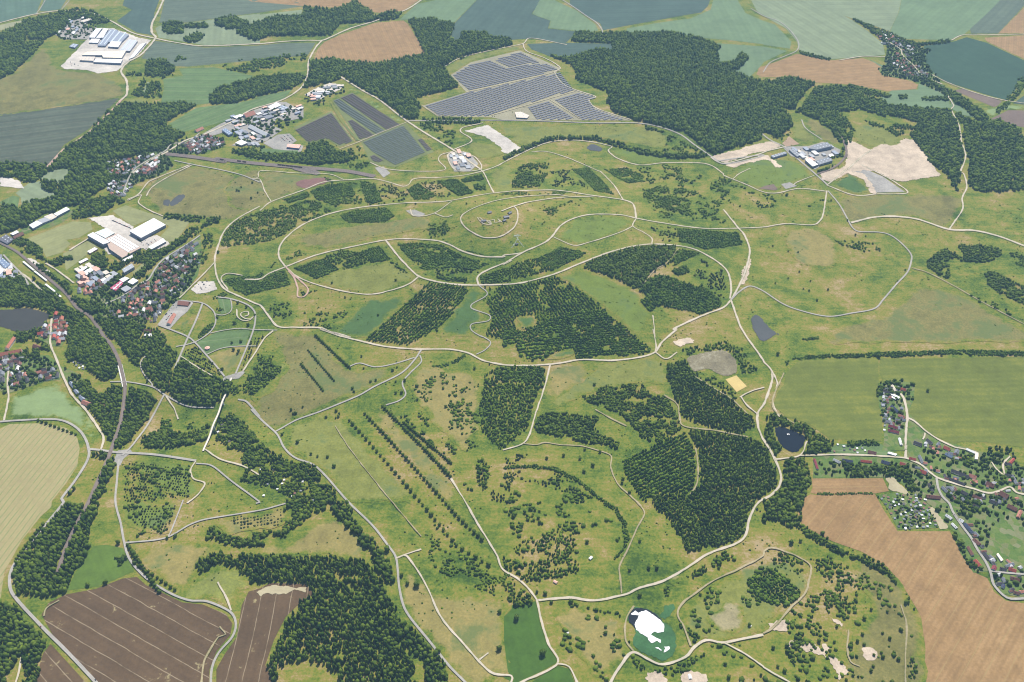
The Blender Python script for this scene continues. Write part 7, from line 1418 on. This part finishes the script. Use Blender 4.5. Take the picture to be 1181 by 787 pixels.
# ------------------------------------------------------------------ solar park: every row is a thing
PANEL = {'slate': flat_mat('panel_slate', (.105, .105, .125), .5, .25, 8), 'plum': flat_mat('panel_plum', (.062, .046, .040), .6, .25, 8), 'green': flat_mat('panel_green', (.072, .088, .068), .6, .25, 8)}
post = flat_mat('panel_post', (.35, .35, .36), .5)
for pitch, depth, col, phrase, D, P in recs('S'):
    pitch, depth = float(pitch), float(depth); D, P = pts(D), pts(P); d = D[1] - D[0]; d /= np.hypot(*d); n = np.array([-d[1], d[0]]); 
    if n[1] < 0: n = -n
    c0 = P.mean(0); e = (P - c0) @ n; rows = []
    for y in np.arange(e.min() + pitch / 2, e.max(), pitch):
        xs = []
        for i in range(len(P)):
            p, q = P[i - 1] - c0, P[i] - c0; u0, u1 = p @ n, q @ n
            if (u0 > y) != (u1 > y): t_ = (y - u0) / (u1 - u0); xs.append((p + (q - p) * t_) @ d)
        xs.sort(); iv = [(xs[i] + 3, xs[i + 1] - 3) for i in range(0, len(xs) - 1, 2) if xs[i + 1] - xs[i] > 25]
        if iv: rows.append((y, iv))
    for k, (y, iv) in enumerate(rows):
        base = c0 + n * y; parts, pp = [], []
        for x0, x1 in iv:
            m_ = max(1, int((x1 - x0) / 22)); st = (x1 - x0) / m_
            for j in range(m_):
                a0, a1 = x0 + j * st + 1.1, x0 + (j + 1) * st - 1.1; V = []
                for zz in (0, .18):
                    for x, yy, h in ((a0, -depth / 2, 2.3), (a1, -depth / 2, 2.3), (a1, depth / 2, 1.1), (a0, depth / 2, 1.1)):
                        p = d * x + n * yy; w = base + p; V.append((p[0], p[1], H(*w) + h + zz))
                lst = parts
                lst.append((V, [(3, 2, 1, 0), (4, 5, 6, 7), (0, 1, 5, 4), (1, 2, 6, 5), (2, 3, 7, 6), (3, 0, 4, 7)]))
                for x in (a0 + 2, a1 - 2):
                    p = d * x; g = H(*(base + p)); v, f = box_vf(p[0] - .12, p[0] + .12, p[1] - .12, p[1] + .12, g - .3, g + 1.65); pp.append((v, f))
        t = thing('solar_panel_row', f'{ordinal(k)} panel row counted from the front of the {phrase}', 'solar panels', (base[0], base[1], 0), 0, 'panel rows of the ' + phrase)
        v, f = join_vf(parts); mesh_obj('panel', v, f, PANEL[col], t)
        for x0, x1 in iv:
            a0, a1 = d * x0, d * x1; z0, z1 = H(*(base + a0)) + 1.3, H(*(base + a1)) + 1.3
            pp.append(([(a0[0], a0[1], z0), (a1[0], a1[1], z1), (a1[0], a1[1], z1 + .2), (a0[0], a0[1], z0 + .2)], [(0, 1, 2, 3)]))
        v, f = join_vf(pp); mesh_obj('support_frame', v, f, post, t)

# ------------------------------------------------------------------ foliage
def ico(sub):
    bm = bmesh.new(); bmesh.ops.create_icosphere(bm, subdivisions=sub, radius=1); bm.verts.ensure_lookup_table()
    V = np.array([v.co for v in bm.verts]); F = np.array([[v.index for v in f.verts] for f in bm.faces]); bm.free(); return V, F
ICO1, ICO2, ICO3 = ico(1), ico(2), ico(3)
def crown_proto(base, jit, flat, r, lobes=0):
    V, F = base; V = V.copy(); k = 1 + r.uniform(-jit, jit, len(V))
    for _ in range(lobes):
        c = r.normal(size=3); c /= np.linalg.norm(c); c[2] = abs(c[2]) * .8; k += .28 * np.clip((V @ c - .6) / .4, 0, 1)
    V = V * k[:, None]; V[:, 2] = np.clip(V[:, 2], -flat, 2) ; V[:, 2] = (V[:, 2] + flat) / (1.05 + flat); return V, F
RP = np.random.default_rng(3)
def cone_proto(r):
    V, F = crown_proto(ICO1, .16, .8, r); V = V.copy(); k = (1.12 - V[:, 2]) ** .8; V[:, :2] *= k[:, None] * .92; V[:, 2] *= 1.12; return V, F
PROTO = {'far': [crown_proto(ICO1, .27, .7, RP, 2) if i % 3 else cone_proto(RP) for i in range(8)], 'pointed': [cone_proto(RP) if i % 4 else crown_proto(ICO1, .25, .7, RP) for i in range(8)], 'big': [crown_proto(ICO2, .2, .75, RP, 3) for _ in range(8)]}
FOL = {'dec': foliage_mat('leaf_dark', (.030, .080, .008), (.225, .310, .034)), 'mix': foliage_mat('leaf_mixed', (.040, .098, .009), (.245, .345, .034)),
       'young': foliage_mat('leaf_young', (.030, .064, .013), (.105, .150, .030)), 'low': foliage_mat('leaf_plantation', (.033, .090, .009), (.215, .325, .032)),
       'rows': foliage_mat('leaf_rows', (.031, .088, .009), (.245, .365, .034)), 'orch': foliage_mat('leaf_orchard', (.030, .056, .014), (.10, .13, .03)), 'loose': foliage_mat('leaf_garden', (.024, .062, .008), (.150, .220, .030))}
def plant_points(P, sp, dens, kind, seed):
    r = np.random.default_rng(seed); d = main_dir(P); n = np.array([-d[1], d[0]]); c = P.mean(0); a, e = (P - c) @ d, (P - c) @ n
    sx, sy = (sp * .62, sp * 1.45) if kind == 'rows' else (sp * .9, sp * 1.12) if kind in ('low', 'orch') else (sp, sp)
    jit = {'rows': .22, 'low': .3, 'orch': .1}.get(kind, .5)
    g = np.stack(np.meshgrid(np.arange(a.min(), a.max(), sx), np.arange(e.min(), e.max(), sy)), -1).reshape(-1, 2)
    g = g + r.uniform(-jit, jit, g.shape) * (sx, sy); Q = c + g[:, :1] * d + g[:, 1:] * n
    wob = np.column_stack([value_noise(Q, 30, seed + 1), value_noise(Q, 30, seed + 2)]) - .5
    Q2 = Q + wob * (12 if kind in ('dec', 'mix', 'young', 'loose') else 4)
    Q = Q[inside(Q2, P)]
    if dens < 1 and len(Q):
        cl = .55 * value_noise(Q, sp * 4.5, seed + 3) + .45 * value_noise(Q, sp * 1.7, seed + 4)
        th = np.quantile(cl, 1 - dens) if kind not in ('loose', 'orch') else -1
        k = cl > th if kind != 'loose' else r.random(len(Q)) < dens
        if kind == 'orch': k = r.random(len(Q)) < dens
        Q = Q[k]
    return Q[free(Q)] if len(Q) else Q
def foliage(name, label, Q, rad, hgt, mat, seed, proto='far', kind='stuff'):
    r = np.random.default_rng(seed); n = len(Q)
    if not n: return
    var = r.integers(0, 8, n); rot = r.uniform(0, 2 * math.pi, n); rr = rad * r.uniform(.62, 1.28, n); hh = hgt * r.uniform(.55, 1.25, n); tint = np.clip(r.beta(1.3, 1.7, n), 0, 1)
    z = height(Q[:, 0], Q[:, 1]) - .3; Vs, Fs, Ts, off = [], [], [], 0
    for k in range(8):
        i = np.where(var == k)[0]
        if not len(i): continue
        v, f = PROTO[proto][k]; c, s = np.cos(rot[i]), np.sin(rot[i])
        x = (v[None, :, 0] * c[:, None] - v[None, :, 1] * s[:, None]) * rr[i, None] + Q[i, 0, None]; y = (v[None, :, 0] * s[:, None] + v[None, :, 1] * c[:, None]) * rr[i, None] + Q[i, 1, None]
        zz = v[None, :, 2] * hh[i, None] + z[i, None]; V = np.stack([x, y, zz], -1).reshape(-1, 3)
        Vs.append(V); Fs.append((f[None] + (np.arange(len(i)) * len(v))[:, None, None]).reshape(-1, 3) + off); off += len(V)
        Ts.append(np.clip(np.repeat(tint[i], len(v)) + r.uniform(-.14, .14, len(V)), 0, 1))
    o = np_mesh(name, np.concatenate(Vs), np.concatenate(Fs), mat, attrs={'tint': np.concatenate(Ts)})
    return tag(o, label, kind=kind)
NW = 0
GRASSY = {'dec': 'wood', 'mix': 'wood', 'young': 'young_trees', 'low': 'plantation', 'rows': 'plantation', 'orch': 'orchard', 'loose': 'garden_trees'}
for k, (kind, sp, hh, dens, label, P) in enumerate(recs('W')):
    P = pts(P); sp, hh, dens = float(sp), float(hh), float(dens); far = P[:, 1].mean() > 2700
    if kind == 'dec' and sp >= 7: sp *= .86 if far else .72
    if kind == 'mix' and dens > .6: sp *= .9
    if kind == 'loose': hh *= 1.3
    Q = plant_points(P, sp, dens, kind, 100 + k); NW += len(Q)
    rad = sp * {'dec': .70, 'mix': .52, 'young': .42, 'low': .78, 'rows': .60, 'orch': .36, 'loose': .50}[kind]
    if kind in ('low', 'rows', 'dec') and P[:, 1].mean() < 3300 and k % 3 == 0: pass
    foliage(GRASSY[kind], label, Q, rad, hh, FOL[kind], 300 + k, 'pointed' if kind in ('low', 'rows') or label in ('long wood rising from the lower edge', 'big dark plantation on the eastern path', 'basin plantation beside the settling pond') else 'far')
# sparse self-sown bushes on the open meadows: nobody could count them
AREA = np.array([(-1150, 1500), (-300, 1150), (900, 1100), (1150, 1350), (900, 2000), (1750, 2250), (1850, 3200), (1100, 3500), (-300, 3650), (-1500, 3300), (-1050, 2600), (-700, 2000)])
r = np.random.default_rng(77); Q = np.column_stack([r.uniform(-1600, 1900, 15000), r.uniform(1100, 3700, 15000)]); Q = Q[inside(Q, AREA)]
cl = value_noise(Q, 140, 8) * .6 + value_noise(Q, 40, 9) * .4; Q = Q[(cl > .50) & free(Q)]
keep = np.ones(len(Q), bool)
for rr_ in recs('F'):
    if rr_[0] in ('tan', 'olivefield', 'vivid', 'vividdark', 'brown', 'stripe', 'green', 'palegreen', 'straw', 'yard', 'sand', 'whiteground', 'olivegrass', 'lightgreen', 'solarground', 'garden', 'yellow'): keep &= ~inside(Q, pts(rr_[3]))
foliage('meadow_bushes', 'sparse self sown bushes dotted over the open meadows', Q[keep], 2.0, 2.6, FOL['mix'], 5)

# individual trees and bushes
def tuft_crown(seed, sub=ICO2, cards=150):
    r = np.random.default_rng(seed); V, F = crown_proto(sub, .22, .8, r, 4); V = V * (.86, .86, .95); Vs, Fs = [V], [F]; off = len(V); T = [r.uniform(.2, .7, len(V))]
    for _ in range(cards):
        c = V[r.integers(len(V))] * (1, 1, 1) * r.uniform(.95, 1.12); c[2] = max(c[2], .05); a = r.normal(size=(4, 3)); a /= np.linalg.norm(a, axis=1)[:, None]
        q = c + a * .17 * (1, 1, .8); Vs.append(q); Fs.append(np.array([(0, 1, 2), (0, 2, 3), (0, 3, 1), (1, 3, 2)]) + off); off += 4; T.append(np.full(4, r.uniform(0, 1)))
    return np.concatenate(Vs), np.concatenate(Fs), np.concatenate(T)
bark = flat_mat('bark', (.09, .07, .05), .9, .2, 1)
CROWN = []
for k in range(6):
    V, F, T = tuft_crown(50 + k); V = V.copy(); V[:, 2] = V[:, 2] * .84 + .16
    o = np_mesh('crown', V, F, FOL['mix'] if k % 2 else FOL['dec'], attrs={'tint': T}); CROWN.append(o.data); bpy.data.objects.remove(o)
tv = [(math.cos(a) * .045, math.sin(a) * .045, 0) for a in np.linspace(0, 2 * math.pi, 7)[:-1]] + [(math.cos(a) * .02, math.sin(a) * .02, .62) for a in np.linspace(0, 2 * math.pi, 7)[:-1]]
o = mesh_obj('trunk', tv, [(i, (i + 1) % 6, 6 + (i + 1) % 6, 6 + i) for i in range(6)] + [(0, 5, 4, 3, 2, 1), tuple(range(6, 12))], bark); TRUNK = o.data; bpy.data.objects.remove(o)
def tree(name, label, cat, q, h, rad, group, rng):
    t = thing(name, label, cat, (q[0], q[1], H(*q)), rng.uniform(0, 6), group)
    for nm, me in (('trunk', TRUNK), ('crown', CROWN[rng.randrange(6)])):
        c = bpy.data.objects.new(nm, me); C.objects.link(c); c.parent = t; c.scale = (rad, rad, h) if nm == 'crown' else (h, h, h)
rt = random.Random(5)
for n, hh, lab, P in recs('T'):
    n = round(int(n) * 1.3); P = pts(P); B = resample(P, 1.0, False); ln = [0.0]
    for i in range(1, len(B)): ln.append(ln[-1] + np.hypot(*(B[i] - B[i - 1])))
    ln = np.array(ln)
    for i in range(n):
        s = ln[-1] * (i + rt.uniform(-.06, .06)) / max(1, n - 1); q = np.array([np.interp(s, ln, B[:, 0]), np.interp(s, ln, B[:, 1])]); h = float(hh) * rt.uniform(.8, 1.2)
        tree('tree', f'{ordinal(i)} round tree from the top of the {lab}', 'tree', q, h, h * rt.uniform(.46, .56), 'trees of the ' + lab, rt)
for hh, lab, P in recs('L'):
    P = pts(P); small = float(hh) < 7.5
    for i, j in enumerate(sorted(range(len(P)), key=lambda j: P[j][0])):
        h = float(hh) * rt.uniform(.75, 1.2); nm = 'bush' if small else 'tree'
        tree('bush' if small else 'tree', f'{ordinal(i)} dark {nm} from the left standing alone {lab}', nm, P[j], h, h * rt.uniform(.4, .55), f'lone {nm} plants {lab}', rt)

# ------------------------------------------------------------------ air, light, camera
v, f = box_vf(-20500, 20500, -20500, 20500, -60, CAM_H + 40)
hz = mesh_obj('haze', v, f, None); m = bpy.data.materials.new('haze_air'); m.use_nodes = True; nt = m.node_tree; nt.nodes.remove(nt.nodes['Principled BSDF'])
pv = N(nt, 'ShaderNodeVolumePrincipled'); pv.inputs['Color'].default_value = (.42, .70, 1, 1); pv.inputs['Density'].default_value = 3.9e-5; pv.inputs['Anisotropy'].default_value = 0.0
nt.links.new(pv.outputs[0], nt.nodes['Material Output'].inputs['Volume']); hz.data.materials.append(m); tag(hz, 'thin bluish summer haze over the whole country', kind='stuff')
SUN_EL, SUN_AZ = math.radians(55), math.radians(16)
w = bpy.data.worlds.new('World'); bpy.context.scene.world = w; w.use_nodes = True; nt = w.node_tree; sky = N(nt, 'ShaderNodeTexSky', sky_type='NISHITA')
sky.sun_disc = False; sky.sun_elevation = SUN_EL; sky.sun_rotation = SUN_AZ; sky.altitude = 300
bg = nt.nodes['Background']; nt.links.new(sky.outputs[0], bg.inputs[0]); bg.inputs[1].default_value = .08
sl = bpy.data.lights.new('sun', 'SUN'); sl.energy = 4.6; sl.angle = math.radians(.5); sl.color = (1, .955, .88); so = bpy.data.objects.new('sun', sl); C.objects.link(so)
dv = Vector((math.sin(SUN_AZ) * math.cos(SUN_EL), math.cos(SUN_AZ) * math.cos(SUN_EL), math.sin(SUN_EL))); so.rotation_euler = dv.to_track_quat('Z', 'Y').to_euler(); so.location = (0, 2500, 3000)
cam = bpy.data.cameras.new('camera'); cam.sensor_width = 36; cam.sensor_fit = 'HORIZONTAL'; cam.lens = 36 * FOC / 1181; cam.clip_start = 10; cam.clip_end = 60000
co = bpy.data.objects.new('camera', cam); C.objects.link(co); co.location = (0, 0, CAM_H); co.rotation_euler = (math.radians(90 - PITCH), 0, 0); bpy.context.scene.camera = co
sc = bpy.context.scene; sc.view_settings.view_transform = 'Standard'; sc.view_settings.look = 'None'; sc.view_settings.exposure = 0.68; sc.view_settings.gamma = 1; sc.view_settings.use_curve_mapping = False
sc.cycles.filter_width = 1.1; sc.cycles.max_bounces = 5; sc.cycles.diffuse_bounces = 2; sc.cycles.volume_bounces = 0; sc.cycles.glossy_bounces = 2
print('trees in woods', NW, 'script s', round(time.time() - T0, 1), 'objects', len(sc.objects))
